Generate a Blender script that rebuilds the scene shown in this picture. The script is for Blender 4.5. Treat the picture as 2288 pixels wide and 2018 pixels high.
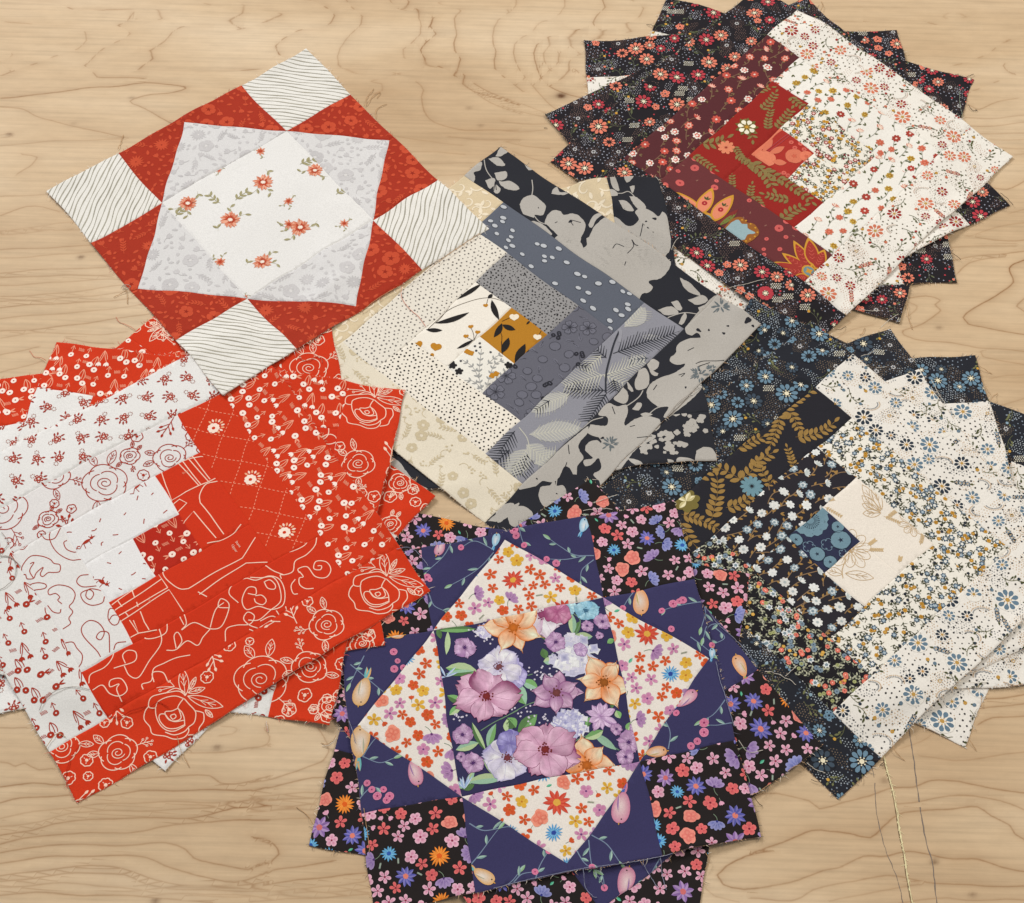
import bpy, math, random
import numpy as np
PI = math.pi
# ------------------------------------------------------------------ camera, world, lamps, exposure
scene = bpy.context.scene
for o in list(bpy.data.objects): bpy.data.objects.remove(o)
COL = scene.collection
PW, PH = 2288.0, 2018.0                       # size of the photograph the measurements were taken in
FOC, PITCH, ROLL, CAMH = 3769.76, math.radians(31.435), math.radians(-1.557), 1.33
cam_d = bpy.data.cameras.new('camera'); cam = bpy.data.objects.new('camera', cam_d); COL.objects.link(cam)
cam_d.sensor_fit = 'HORIZONTAL'; cam_d.sensor_width = 36.0; cam_d.lens = 36.0*FOC/PW
cam_d.clip_start = 0.05; cam_d.clip_end = 60.0
from mathutils import Matrix, Vector
from mathutils.geometry import tessellate_polygon
_c, _s = math.cos(PITCH), math.sin(PITCH)
_R = Matrix(((1, 0, 0), (0, _c, -_s), (0, _s, _c)))           # columns: right, up, back
cam.matrix_world = Matrix.Translation((0, 0, CAMH)) @ (_R @ Matrix.Rotation(-ROLL, 3, 'Z')).to_4x4()
scene.camera = cam
scene.view_settings.view_transform = 'Standard'; scene.view_settings.look = 'None'
scene.view_settings.exposure = 0.0; scene.view_settings.gamma = 1.0
w = bpy.data.worlds.new('World'); scene.world = w; w.use_nodes = True
bg = w.node_tree.nodes['Background']; bg.inputs[0].default_value = (0.98, 0.99, 1.0, 1); bg.inputs[1].default_value = 0.32
def area(name, loc, target, size, power, col):
    d = bpy.data.lights.new(name, 'AREA'); d.shape = 'RECTANGLE'; d.size, d.size_y = size; d.energy = power; d.color = col
    o = bpy.data.objects.new(name, d); COL.objects.link(o); o.location = loc
    v = Matrix.Identity(3)
    o.rotation_euler = (Vector(target)-Vector(loc)).to_track_quat('-Z', 'Y').to_euler()
    return o
area('window_light', (-2.3, 3.4, 3.0), (0, 0.75, 0), (1.9, 1.3), 142.0, (1.0, 1.0, 1.0))
area('ceiling_light', (1.3, 1.3, 2.4), (0.2, 0.75, 0), (0.9, 0.9), 26.0, (1.0, 0.90, 0.75))

# ------------------------------------------------------------------ measuring helpers
ORG = {1:(0,0),2:(560,0),3:(1120,0),4:(1688,0),5:(0,500),6:(560,500),7:(1120,500),8:(1688,500),9:(0,1000),10:(560,1000),
       11:(1120,1000),12:(1688,1000),13:(0,1488),14:(560,1488),15:(1120,1488),16:(1688,1488)}
def T_(t, x, y): return (ORG[t][0]+x/3.4018, ORG[t][1]+y/3.4018)
def ground(px, py, z=0.0):
    """photo pixel -> point on the horizontal plane at height z (metres)"""
    u, v = px-PW/2, PH/2-py
    cr, sr = math.cos(ROLL), math.sin(ROLL)
    u, v = u*cr+v*sr, -u*sr+v*cr
    X, Y = u/FOC, v/FOC
    d = (X, Y*_c+_s, Y*_s-_c)
    t = (z-CAMH)/d[2]
    return np.array([d[0]*t, d[1]*t])
def lin(c):
    c = np.asarray(c, float)/255.0
    return np.where(c <= 0.04045, c/12.92, ((c+0.055)/1.055)**2.4)

# ------------------------------------------------------------------ materials
def new_mat(name):
    m = bpy.data.materials.new(name); m.use_nodes = True; nt = m.node_tree; nt.nodes.clear()
    out = nt.nodes.new('ShaderNodeOutputMaterial'); b = nt.nodes.new('ShaderNodeBsdfPrincipled')
    nt.links.new(b.outputs[0], out.inputs[0]); return m, nt, b
def cotton():
    m, nt, b = new_mat('printed_cotton'); N = nt.nodes.new; L = nt.links.new
    at = N('ShaderNodeAttribute'); at.attribute_name = 'print'
    tc = N('ShaderNodeTexCoord')
    n1 = N('ShaderNodeTexNoise'); n1.inputs['Scale'].default_value = 22.0; n1.inputs['Detail'].default_value = 4.0
    L(tc.outputs['Object'], n1.inputs['Vector'])
    n2 = N('ShaderNodeTexNoise'); n2.inputs['Scale'].default_value = 900.0; n2.inputs['Detail'].default_value = 2.0
    L(tc.outputs['Object'], n2.inputs['Vector'])
    mr = N('ShaderNodeMapRange'); mr.inputs[1].default_value = 0.25; mr.inputs[2].default_value = 0.75
    mr.inputs[3].default_value = 0.90; mr.inputs[4].default_value = 1.08; L(n2.outputs[0], mr.inputs[0])
    mx = N('ShaderNodeVectorMath'); mx.operation = 'SCALE'; L(at.outputs['Color'], mx.inputs[0]); L(mr.outputs[0], mx.inputs['Scale'])
    L(mx.outputs[0], b.inputs['Base Color'])
    b.inputs['Roughness'].default_value = 0.85; b.inputs['Specular IOR Level'].default_value = 0.18
    b.inputs['Sheen Weight'].default_value = 0.06; b.inputs['Sheen Roughness'].default_value = 0.5
    bp1 = N('ShaderNodeBump'); bp1.inputs['Strength'].default_value = 0.35; bp1.inputs['Distance'].default_value = 0.0025
    L(n1.outputs[0], bp1.inputs['Height'])
    bp2 = N('ShaderNodeBump'); bp2.inputs['Strength'].default_value = 0.30; bp2.inputs['Distance'].default_value = 0.0003
    L(n2.outputs[0], bp2.inputs['Height']); L(bp1.outputs[0], bp2.inputs['Normal']); L(bp2.outputs[0], b.inputs['Normal'])
    return m
def wood():
    m, nt, b = new_mat('maple_plywood'); N = nt.nodes.new; L = nt.links.new
    def noise(vec, scale, detail=3.0, rough=0.5):
        n = N('ShaderNodeTexNoise'); n.inputs['Scale'].default_value = scale; n.inputs['Detail'].default_value = detail
        n.inputs['Roughness'].default_value = rough; L(vec, n.inputs['Vector']); return n.outputs[0]
    def mapping(sx, sy):
        mp = N('ShaderNodeMapping'); mp.inputs['Scale'].default_value = (sx, sy, 1); L(tc.outputs['Object'], mp.inputs[0]); return mp.outputs[0]
    def math_(op, a, b_=None):
        n = N('ShaderNodeMath'); n.operation = op
        for i, v in enumerate((a, b_)):
            if v is None: continue
            if isinstance(v, (int, float)): n.inputs[i].default_value = v
            else: L(v, n.inputs[i])
        return n.outputs[0]
    def ramp(v, stops):
        r = N('ShaderNodeValToRGB'); r.color_ramp.interpolation = 'LINEAR'
        e = r.color_ramp.elements
        while len(e) < len(stops): e.new(0.5)
        for el, (p, c) in zip(e, stops): el.position = p; el.color = (*c, 1)
        L(v, r.inputs[0]); return r.outputs[0]
    tc = N('ShaderNodeTexCoord')
    at = N('ShaderNodeAttribute'); at.attribute_name = 'ring'
    pw = N('ShaderNodeAttribute'); pw.attribute_name = 'ringpower'
    fib = noise(mapping(7, 260), 1.0, 4.0, 0.6)
    wob = noise(mapping(60, 130), 1.0, 4.0, 0.65)
    D = math_('ADD', at.outputs['Fac'], math_('MULTIPLY', math_('SUBTRACT', wob, 0.5), 1.7))
    D = math_('ADD', D, math_('MULTIPLY', math_('SUBTRACT', fib, 0.5), 0.8))
    ad = math_('ABSOLUTE', D)
    gp = N('ShaderNodeAttribute'); gp.attribute_name = 'ringgap'
    keep = N('ShaderNodeMapRange'); keep.inputs[1].default_value = 2.2; keep.inputs[2].default_value = 3.0; keep.inputs[3].default_value = 1.0; keep.inputs[4].default_value = 0.0; L(gp.outputs['Fac'], keep.inputs[0])
    core = math_('POWER', 2.718, math_('MULTIPLY', -1.0, math_('POWER', math_('DIVIDE', ad, 0.62), 1.5)))
    side = math_('POWER', 2.718, math_('MULTIPLY', -1.0, math_('DIVIDE', gp.outputs['Fac'], math_('ADD', 1.7, math_('MULTIPLY', math_('GREATER_THAN', D, 0.0), 2.2)))))
    lw = noise(mapping(6, 12), 1.0, 3.0)
    lstr = N('ShaderNodeMapRange'); lstr.inputs[1].default_value = 0.3; lstr.inputs[2].default_value = 0.7
    lstr.inputs[3].default_value = 0.45; lstr.inputs[4].default_value = 1.05; L(lw, lstr.inputs[0])
    lm = math_('MULTIPLY', math_('MULTIPLY', math_('ADD', math_('MULTIPLY', math_('MULTIPLY', core, keep.outputs[0]), 0.62), math_('MULTIPLY', side, 0.34)), pw.outputs['Fac']), lstr.outputs[0])
    tone = noise(mapping(2.2, 7), 1.0, 4.0, 0.55)
    base = ramp(tone, [(0.28, tuple(lin((190, 160, 124)))), (0.5, tuple(lin((207, 180, 145)))), (0.72, tuple(lin((221, 198, 167))))])
    blot = noise(mapping(40, 90), 1.0, 5.0, 0.65)
    fin = ramp(fib, [(0.3, (0.88,)*3), (0.5, (1.0,)*3), (0.7, (1.06,)*3)])
    bl = ramp(blot, [(0.3, (0.93,)*3), (0.55, (1.0,)*3), (0.75, (1.05,)*3)])
    def mul(a, b_):
        n = N('ShaderNodeVectorMath'); n.operation = 'MULTIPLY'; L(a, n.inputs[0]); L(b_, n.inputs[1]); return n.outputs[0]
    cbase = mul(mul(base, fin), bl)
    mx = N('ShaderNodeMix'); mx.data_type = 'RGBA'; L(lm, mx.inputs['Factor']); L(cbase, mx.inputs['A']); mx.inputs['B'].default_value = (*lin((142, 98, 56)), 1)
    kn = N('ShaderNodeAttribute'); kn.attribute_name = 'knot'
    m2 = N('ShaderNodeMix'); m2.data_type = 'RGBA'; L(kn.outputs['Fac'], m2.inputs['Factor']); L(mx.outputs['Result'], m2.inputs['A']); m2.inputs['B'].default_value = (*lin((96, 60, 32)), 1)
    L(m2.outputs['Result'], b.inputs['Base Color'])
    b.inputs['Roughness'].default_value = 0.62; b.inputs['Specular IOR Level'].default_value = 0.25
    bp = N('ShaderNodeBump'); bp.inputs['Strength'].default_value = 0.25; bp.inputs['Distance'].default_value = 0.0006
    L(math_('ADD', fib, math_('MULTIPLY', blot, 0.6)), bp.inputs['Height']); L(bp.outputs[0], b.inputs['Normal'])
    return m
def plain(name, c, rough=0.8):
    m, nt, b = new_mat(name)
    n = nt.nodes.new('ShaderNodeTexNoise'); n.inputs['Scale'].default_value = 300; tc = nt.nodes.new('ShaderNodeTexCoord'); nt.links.new(tc.outputs['Object'], n.inputs['Vector'])
    r = nt.nodes.new('ShaderNodeValToRGB'); l = lin(c)
    r.color_ramp.elements[0].position = 0.3; r.color_ramp.elements[0].color = (*(l*0.72), 1)
    r.color_ramp.elements[1].position = 0.7; r.color_ramp.elements[1].color = (*np.minimum(l*1.12, 0.9), 1)
    nt.links.new(n.outputs[0], r.inputs[0]); nt.links.new(r.outputs[0], b.inputs['Base Color'])
    b.inputs['Roughness'].default_value = rough; b.inputs['Specular IOR Level'].default_value = 0.2
    return m
COTTON = cotton(); WOOD = wood()

# ------------------------------------------------------------------ table
def smooth_poly(pts, step):
    """Catmull-Rom through pts"""
    P = [np.array(p, float) for p in pts]; P = [2*P[0]-P[1]]+P+[2*P[-1]-P[-2]]
    out = []
    for i in range(1, len(P)-2):
        n = max(1, int(np.linalg.norm(P[i+1]-P[i])/step))
        for k in range(n):
            t = k/n
            out.append(0.5*((2*P[i])+(-P[i-1]+P[i+1])*t+(2*P[i-1]-5*P[i]+4*P[i+1]-P[i+2])*t*t+(-P[i-1]+3*P[i]-3*P[i+1]+P[i+2])*t**3))
    out.append(P[-2]); return out
# growth rings of the plywood sheet: tile, strength, x y x y ... (measured on the photograph)
RINGS = """
2 .8 720 0 760 50 860 130 840 190 760 260 670 370 670 485 830 510 1100 560 1260 620 1310 690 1290 740 1320 850 1400 930 1550 970 1700 990 2040 990
2 .7 1060 -20 1100 60 1250 100 1300 230 1280 280 1150 390 1190 460 1300 490 1440 520 1560 580 1690 690 1850 800 2040 860
2 1 1180 -20 1250 70 1380 130 1360 200 1430 240 1390 290 1300 360 1300 430 1400 500 1500 540 1640 650 1760 710 2040 800
2 .9 1590 80 1540 150 1570 220 1570 290 1530 360 1590 440 1570 500 1650 590 1800 690 2000 780
2 .6 2040 20 1500 0 1430 40 1590 82
2 .9 2010 -20 2010 60 1880 160 1830 300 1870 410 1850 480 1900 560 2060 700
3 .8 480 -20 490 50 420 130 240 190 250 240 130 300 100 370 120 500 180 600 300 720 420 830 560 880 660 840
3 .9 760 -20 800 50 690 150 690 190 520 240 380 270 270 350 250 440 280 560 350 640 500 710 665 760
3 .8 980 0 1080 60 1060 130 900 200 700 250 480 290 330 380 350 500 450 590 640 660
3 .7 1180 215 1000 240 800 290 600 320 440 400 430 470 560 560 650 600
3 .6 640 400 540 440 520 500 600 550 640 560
3 .5 0 740 150 790 300 850 450 890 540 880
3 .5 0 800 180 850 380 900
2 1 370 -20 560 50 650 120 590 190 350 240 190 330 180 370 240 430 300 460
2 .8 0 60 240 110 240 140 100 170 -60 215 -240 245
1 .8 1380 -20 1650 50 1840 105 1720 160 1450 190 1300 240 1300 290 1180 350 1090 370 1190 420 1060 505 1110 540 1300 545 1700 550 2041 520
1 .6 1780 0 1900 50 2041 90
1 1 0 40 200 40 400 25 520 50 620 80 900 95 1000 120 980 150 890 190 980 240 980 270 820 350 720 430 700 470 640 490 710 560 730 585 900 590 1090 602
1 .7 620 80 900 75 1080 60 1180 70 1260 125 1160 155 1030 140
1 .8 0 165 250 190 450 210 640 240 660 290 600 370 450 415 250 490 0 580
1 .5 0 380 130 390 80 440 0 470
1 1 0 745 300 715 600 680 900 655 1100 630 1300 640 1420 670 1300 700 1120 720 980 770 1100 825 1230 890 1300 930
1 .9 0 820 180 830 300 890 500 940 700 990 850 1030 960 1050
1 .5 0 1030 60 1010 100 1020 60 1040 0 1050
1 .6 0 1110 300 1080 650 1070 950 1060
1 .5 170 1180 290 1200 250 1260 130 1330
1 .6 0 1500 200 1490 360 1480
1 .8 0 1640 200 1575 330 1570 450 1605
1 .6 0 1750 250 1735 500 1690 640 1700
1 .5 0 1790 640 1740
5 .6 0 70 250 50 560 40
5 .8 0 200 300 182 690 165
5 .5 0 260 350 240 740 215
5 .7 0 375 400 350 820 330
5 .8 0 412 400 400 860 385
5 .7 0 470 500 440 920 425
5 .6 0 560 450 525 930 470
5 .6 0 590 500 570 1000 510
5 .8 0 635 600 600 1060 560
5 .6 0 720 500 680 1120 610
5 .7 0 815 400 790 800 740 1130 680
5 .5 0 865 300 825 700 850 950 820
5 .7 0 1005 180 970 300 935
5 .7 0 1135 200 1080 340 1030
5 .6 500 870 700 905 850 915
2 .5 1050 1030 1400 1085 1600 1100
2 .5 1100 1150 1350 1158 1620 1170
2 .4 1250 1230 1450 1250 1700 1240
2 .4 1380 1330 1500 1330 1640 1320
2 .6 1500 1040 1750 1060 2040 1070
2 .5 560 505 800 560 920 630 990 640 1000 690 930 720
3 .6 0 990 160 1000 340 992
3 .5 0 1070 200 1110 350 1130
3 .6 0 925 170 950 350 940
3 .5 100 1150 200 1190 370 1250
4 .7 500 70 900 60 1300 70 1700 95 2060 100
4 .9 540 165 900 160 1250 160 1310 180 1450 210 1600 240 2060 225
4 .8 2060 280 1850 340 1800 400 1600 480 1480 500
4 .5 1340 150 1500 110 1700 150 2050 160
4 .8 2060 460 1920 455 1880 500 1900 550 1960 560
4 .7 1650 690 1900 600 2060 580
4 .8 1620 790 1690 835 1850 780 2060 735
4 .6 1560 900 1800 900 2060 870
4 .7 1600 960 1850 950 2060 930
4 .6 1690 1015 2060 1020
4 .6 1800 1060 2060 1060
4 .5 1880 1120 2060 1130
4 .6 1960 1180 2060 1165
4 .7 1780 1420 1900 1440 2060 1375
4 .6 1930 1620 2060 1590
4 .6 1640 1790 1850 1720 2060 1700
8 .8 1600 100 1800 120 1960 130 2060 118
8 .6 1490 190 1700 170 1970 170
8 .8 1500 290 1700 240 1900 228 2060 205
8 .6 1530 370 1620 300 1760 262 1900 250
8 1 2060 265 1930 330 1970 440 1850 530 1650 650 1575 720 1620 770 1800 800 2060 842
8 .8 2060 540 1985 625 2060 672
8 .7 1170 560 1300 545 1415 585 1370 620 1420 660 1250 760 1100 815 1200 870 1500 910 1700 945 2060 972
8 .5 1165 700 1230 650 1230 620 1180 600
8 .6 1700 970 1720 1010 1900 1050 2060 1070
8 .5 1790 1400 1900 1370 2060 1325
8 .5 1780 1180 1900 1150 2060 1140
8 .6 640 790 720 760 700 740
8 .5 600 880 760 800 900 770
13 .6 -20 482 100 478 210 470
13 .8 -20 735 60 740 110 765 190 735 240 770 290 792 400 780
13 .9 -20 912 250 893 400 905 510 905
13 1 -20 1045 150 1010 350 998 560 985
13 .7 -20 1162 250 1110 550 1065 800 1050 1200 1040 1700 1030 2040 1000
13 .8 -20 1217 300 1195 550 1120 900 1100 1300 1090 1550 1085 1750 1050 2040 1012
13 1 -20 1292 250 1245 400 1200 700 1175 1000 1158 1500 1142 1750 1090 2040 1065
13 1 -20 1362 300 1300 600 1270 1000 1258 1250 1225 1500 1195 2040 1160
13 .9 -20 1425 350 1370 650 1362 1000 1355 1250 1345 1400 1390 1460 1460 1600 1510 1880 1546 1960 1500 2040 1485
13 1 -20 1512 300 1460 600 1442 900 1440 1130 1462 1250 1520 1450 1590 1700 1632 1850 1625 2040 1568
13 1 -20 1592 300 1555 600 1530 870 1530 1020 1570 1120 1610 1250 1640 1600 1680 1850 1672 2040 1640
13 .7 -20 1635 350 1600 700 1578 950 1590 1060 1640 1250 1680 1600 1710 2040 1722
13 .7 -20 1685 350 1655 650 1665 1000 1700 1500 1745 2040 1762
13 .8 -20 1742 400 1730 650 1745 1000 1738 1250 1778 1600 1800
13 .9 600 880 1000 868 1300 838 1590 832 1680 880 1850 885 2040 845
13 .9 580 975 800 985 1100 945 1500 945 1800 952 2040 925
13 .7 1440 662 1700 655 1850 640 2040 612
13 .5 1680 470 1800 480 1770 520 1660 540
13 .7 2040 1350 1960 1330 1930 1310 2020 1302
14 1 10 1305 130 1325 215 1415 160 1475 0 1540
14 .8 0 630 140 590 155 540 120 480
14 .8 520 490 575 600 550 720 300 820 0 885
14 .9 0 942 300 890 460 855 570 850
14 .6 0 1000 300 975 530 955
14 .7 0 1042 300 1015 520 1010
14 .6 0 1080 250 1070 500 1055
14 .5 0 1172 300 1160 480 1150
14 .5 0 1105 250 1090 500 1085
14 .9 0 1625 150 1570 300 1540 640 1480
14 .9 0 1672 400 1622 890 1582
14 .6 0 1722 400 1690 890 1640
14 .6 0 1762 450 1720 900 1690
14 .6 0 1790 450 1760 910 1745
15 1 2050 1415 1850 1450 1720 1520 1650 1590 1700 1660 1850 1700 2050 1690
15 .6 1540 1690 1620 1760 1800 1800
16 .9 -40 985 150 975 400 1030 480 1090 560 1080 650 1045 850 980 1000 930 1200 920 1330 868 1500 880 1700 920 2060 965
16 .8 1080 1045 1400 1000 1600 990 1800 1012 1920 1050 2060 1110
16 .9 930 1260 1080 1140 1250 1110 1500 1090 1690 1075 1800 1140 1940 1200 1980 1270 2060 1320
16 1 -20 1422 200 1340 420 1258 550 1265 700 1270 860 1302 940 1255
16 1 -20 1700 250 1652 500 1560 640 1532 820 1440 1000 1440 1160 1412 1350 1442 1500 1472 1700 1480 1850 1525 2060 1560
16 .9 -20 1770 300 1772 450 1700 700 1645 1000 1605 1300 1640 1600 1660 2060 1682
16 .7 580 1795 850 1735 1050 1700 1250 1660
16 .6 1100 1790 1400 1770 1700 1785 2060 1778
16 .9 1720 250 1900 235 2060 215
16 .7 1700 330 1900 310 2060 285
16 .9 1690 450 1790 400 2060 370
16 .5 1250 690 1500 720 1800 680 2060 650
16 .5 1100 620 1250 580 1330 540
"""
def make_table():
    rs = np.random.RandomState(5)
    x0, x1, y0, y1 = -1.1, 1.1, -0.15, 1.75
    xs = np.unique(np.concatenate([np.arange(x0, -0.56, 0.012), np.arange(-0.56, 0.58, 0.0025), np.arange(0.58, x1+1e-6, 0.012), [x1]]).round(5))
    ys = np.unique(np.concatenate([np.arange(y0, 0.27, 0.012), np.arange(0.27, 1.27, 0.0025), np.arange(1.27, y1+1e-6, 0.012), [y1]]).round(5))
    X, Y = np.meshgrid(xs, ys); nx, ny = len(xs), len(ys)
    def smooth_noise(sx, sy, n=26, seed=0):
        r = np.random.RandomState(seed); out = np.zeros_like(X)
        for _ in range(n):
            a = r.rand()*2*PI; k = 0.4+r.rand()*1.2
            out += np.cos(X*k*math.cos(a)/sx*2*PI+Y*k*math.sin(a)/sy*2*PI+r.rand()*6.28)
        return out/math.sqrt(n/2)
    # away from the measured part: plain rings of a tilted field, as signed distance (mm) to the nearest ring
    F = -(Y+0.016*smooth_noise(0.9, 0.40, seed=1)+0.006*smooth_noise(0.34, 0.16, seed=2))*70.0
    D = (F-np.round(F))/70.0*1000.0; S = 0.55+0.25*np.sin(np.round(F)*2.7)
    seen = np.zeros_like(X, bool)
    P4 = np.array([ground(-40, -40), ground(PW+40, -40), ground(PW+40, PH+40), ground(-40, PH+40)])
    n, hd = None, None
    c = P4.mean(0); inside = np.ones_like(X, bool)
    for k in range(4):
        p, e = P4[k], P4[(k+1) % 4]-P4[k]; m = np.array((-e[1], e[0])); m = m if (c-p) @ m > 0 else -m
        inside &= ((X-p[0])*m[0]+(Y-p[1])*m[1]) > 0
    D[inside] = 60.0; S[inside] = 0.0
    # growth rings measured on the sheet
    for li, row in enumerate(RINGS.strip().split('\n')):
        f = row.split(); t = int(f[0]); st = float(f[1]); v = np.array(list(map(float, f[2:]))).reshape(-1, 2)
        g = np.array(smooth_poly([ground(*T_(t, a, b)) for a, b in v], 0.006))
        ph = rs.rand(4)*6.28
        g[:, 1] += 0.0007*np.sin(g[:, 0]/0.021+ph[0])+0.0005*np.sin(g[:, 0]/0.009+ph[1]); g[:, 0] += 0.0012*np.sin(g[:, 1]/0.011+ph[2])
        lo, hi = g.min(0)-0.03, g.max(0)+0.03
        i0, i1 = np.searchsorted(xs, (lo[0], hi[0])); j0, j1 = np.searchsorted(ys, (lo[1], hi[1]))
        if i1 <= i0 or j1 <= j0: continue
        sx, sy = X[j0:j1, i0:i1], Y[j0:j1, i0:i1]; best = np.full(sx.shape, 1e9); sg = np.zeros(sx.shape)
        for k in range(len(g)-1):
            a, b = g[k], g[k+1]; e = b-a; L2 = e @ e+1e-12; tt = np.clip(((sx-a[0])*e[0]+(sy-a[1])*e[1])/L2, 0, 1)
            dx, dy = sx-a[0]-tt*e[0], sy-a[1]-tt*e[1]; d = dx*dx+dy*dy; m = d < best
            best[m] = d[m]; sg[m] = np.sign(e[0]*dy-e[1]*dx)[m]
        d = np.sqrt(best)*1000*np.where(sg == 0, 1, sg); sub = D[j0:j1, i0:i1]; m = (np.abs(d) < np.abs(sub)) & inside[j0:j1, i0:i1]
        sub[m] = d[m]; S[j0:j1, i0:i1][m] = st*(0.85+0.3*rs.rand())
    kx, ky = ground(*T_(3, 455, 728))
    K = np.exp(-(((X-kx)/0.0042)**2+((Y-ky)/0.0032)**2)) + 0.35*np.exp(-(((X-kx)/0.012)**2+((Y-ky)/0.006)**2))
    for (t, x, y, a) in ((5, 615, 255, 0.8), (13, 1180, 1790, 0.8), (16, 1360, 1488, 0.8), (1, 70, 1022, 0.7), (1, 560, 940, 0.25), (1, 1000, 745, 0.4), (16, 1650, 1740, 0.5), (16, 980, 870, 0.5), (13, 1650, 620, 0.7), (8, 1395, 790, 0.5), (2, 1660, 820, 0.4), (2, 1750, 955, 0.4)):
        qx, qy = ground(*T_(t, x, y)); K += a*np.exp(-(((X-qx)/0.0035)**2+((Y-qy)/0.0022)**2))
    verts = np.stack([X.ravel(), Y.ravel(), np.zeros(X.size)], 1)
    i = np.arange(nx*ny).reshape(ny, nx)
    f = np.stack([i[:-1, :-1], i[:-1, 1:], i[1:, 1:], i[1:, :-1]], -1).reshape(-1, 4)
    th = 0.018; b0 = nx*ny
    low = np.array([[x0, y0, -th], [x1, y0, -th], [x1, y1, -th], [x0, y1, -th]])
    faces = f.tolist()
    for k, row in enumerate([list(i[0, :]), list(i[:, -1]), list(i[-1, ::-1]), list(i[::-1, 0])]): faces.append([int(v) for v in row][::-1]+[b0+k, b0+(k+1) % 4])
    faces.append([b0+3, b0+2, b0+1, b0])
    me = bpy.data.meshes.new('plywood_table'); me.from_pydata(np.vstack([verts, low]).tolist(), [], faces)
    for nm, A in (('ring', D), ('ringgap', np.abs(D)), ('ringpower', S), ('knot', np.clip(K, 0, 1))): me.attributes.new(nm, 'FLOAT', 'POINT').data.foreach_set('value', np.concatenate([A.ravel(), [0]*4]).astype(np.float32))
    me.materials.append(WOOD)
    o = bpy.data.objects.new('plywood_table', me); COL.objects.link(o)
    o['kind'] = 'structure'; o['label'] = 'pale plywood table top with wavy brown grain under the quilt blocks'
    return o
TABLE = make_table()
def mesh_obj(name, V, Fc, mat, parent, label=None):
    me = bpy.data.meshes.new(name); me.from_pydata(V, [], Fc); me.materials.append(mat)
    o = bpy.data.objects.new(name, me); COL.objects.link(o)
    if parent is not None:
        o.parent = parent; o.matrix_parent_inverse = Matrix.Identity(4)
    if label: o['label'] = label
    return o
def strip(pts, widths, z, off=(0, 0)):
    V, Fc = [], []
    n = len(pts)
    for k in range(n):
        a = np.array(pts[max(k-1, 0)]); b = np.array(pts[min(k+1, n-1)]); d = b-a; d = d/(np.linalg.norm(d)+1e-12)
        nn = np.array([-d[1], d[0]])*widths[k]/2
        for s in (1, -1): V.append((pts[k][0]+s*nn[0]-off[0], pts[k][1]+s*nn[1]-off[1], z))
        if k: j = 2*k; Fc.append((j-2, j-1, j+1, j))
    return V, Fc
def table_marks():
    rr = random.Random(3)
    lead = plain('pencil_lead', (128, 116, 108)); fib = plain('torn_fibre', (240, 222, 176)); groove = plain('scratch_groove', (128, 104, 78))
    for pts, wd, lab in (([(885, 775), (908, 890), (912, 1050), (945, 1230), (985, 1390), (1045, 1540), (1085, 1640), (1122, 1815)], 0.0006, 'thin pencil line, left of the scratch'),
                         ([(1166, 485), (1200, 700), (1240, 990), (1268, 1180), (1300, 1350), (1338, 1470), (1358, 1600), (1378, 1815)], 0.0010, 'darker pencil line, right of the scratch')):
        P = [np.array(ground(*T_(16, *p))) for p in pts]; P = smooth_poly(P, 0.004)
        V, Fc = [], []
        seg = []
        def flush():
            if len(seg) > 1:
                v, f = strip(seg, [wd*rr.uniform(0.45, 1.2) for _ in seg], 0.00015); k = len(V); V.extend(v); Fc.extend([tuple(q+k for q in ff) for ff in f])
            seg.clear()
        for p in P:
            seg.append(p+np.array([rr.gauss(0, 0.0002), 0]))
            if rr.random() < 0.025: flush()
        flush()
        mesh_obj('pencil_line', V, Fc, lead, TABLE, lab)
    P = [np.array(ground(*T_(16, *p))) for p in [(968, 668), (1000, 800), (1040, 940), (1072, 1110), (1100, 1290), (1130, 1440), (1152, 1600), (1192, 1815)]]
    P = smooth_poly(P, 0.003)
    V, Fc = strip([p+np.array([-0.0007, 0]) for p in P], [0.0008*rr.uniform(0.3, 1.4) for _ in P], 0.00015)
    mesh_obj('scratch', V, Fc, groove, TABLE, 'knife scratch with torn pale fibres')
    V, Fc = strip([p+np.array([0.0002+rr.gauss(0, 0.0001), 0]) for p in P], [0.0011*rr.uniform(0.4, 1.3) for _ in P], 0.00025)
    for p in P:
        for _ in range(2):
            a = rr.gauss(-PI/2, 0.6); L = rr.uniform(0.0015, 0.005); q = p+np.array([rr.gauss(0.0003, 0.0006), rr.uniform(-0.002, 0.002)])
            e = q+np.array([math.cos(a), math.sin(a)])*L; n = np.array([-math.sin(a), math.cos(a)])*0.0003; k = len(V)
            V += [(*(q+n), 0.0004), (*(q-n), 0.0004), (*e, 0.0006)]; Fc += [(k, k+1, k+2)]
    f = mesh_obj('torn_fibre', V, Fc, fib, TABLE); f['kind'] = 'stuff'
table_marks()

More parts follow.
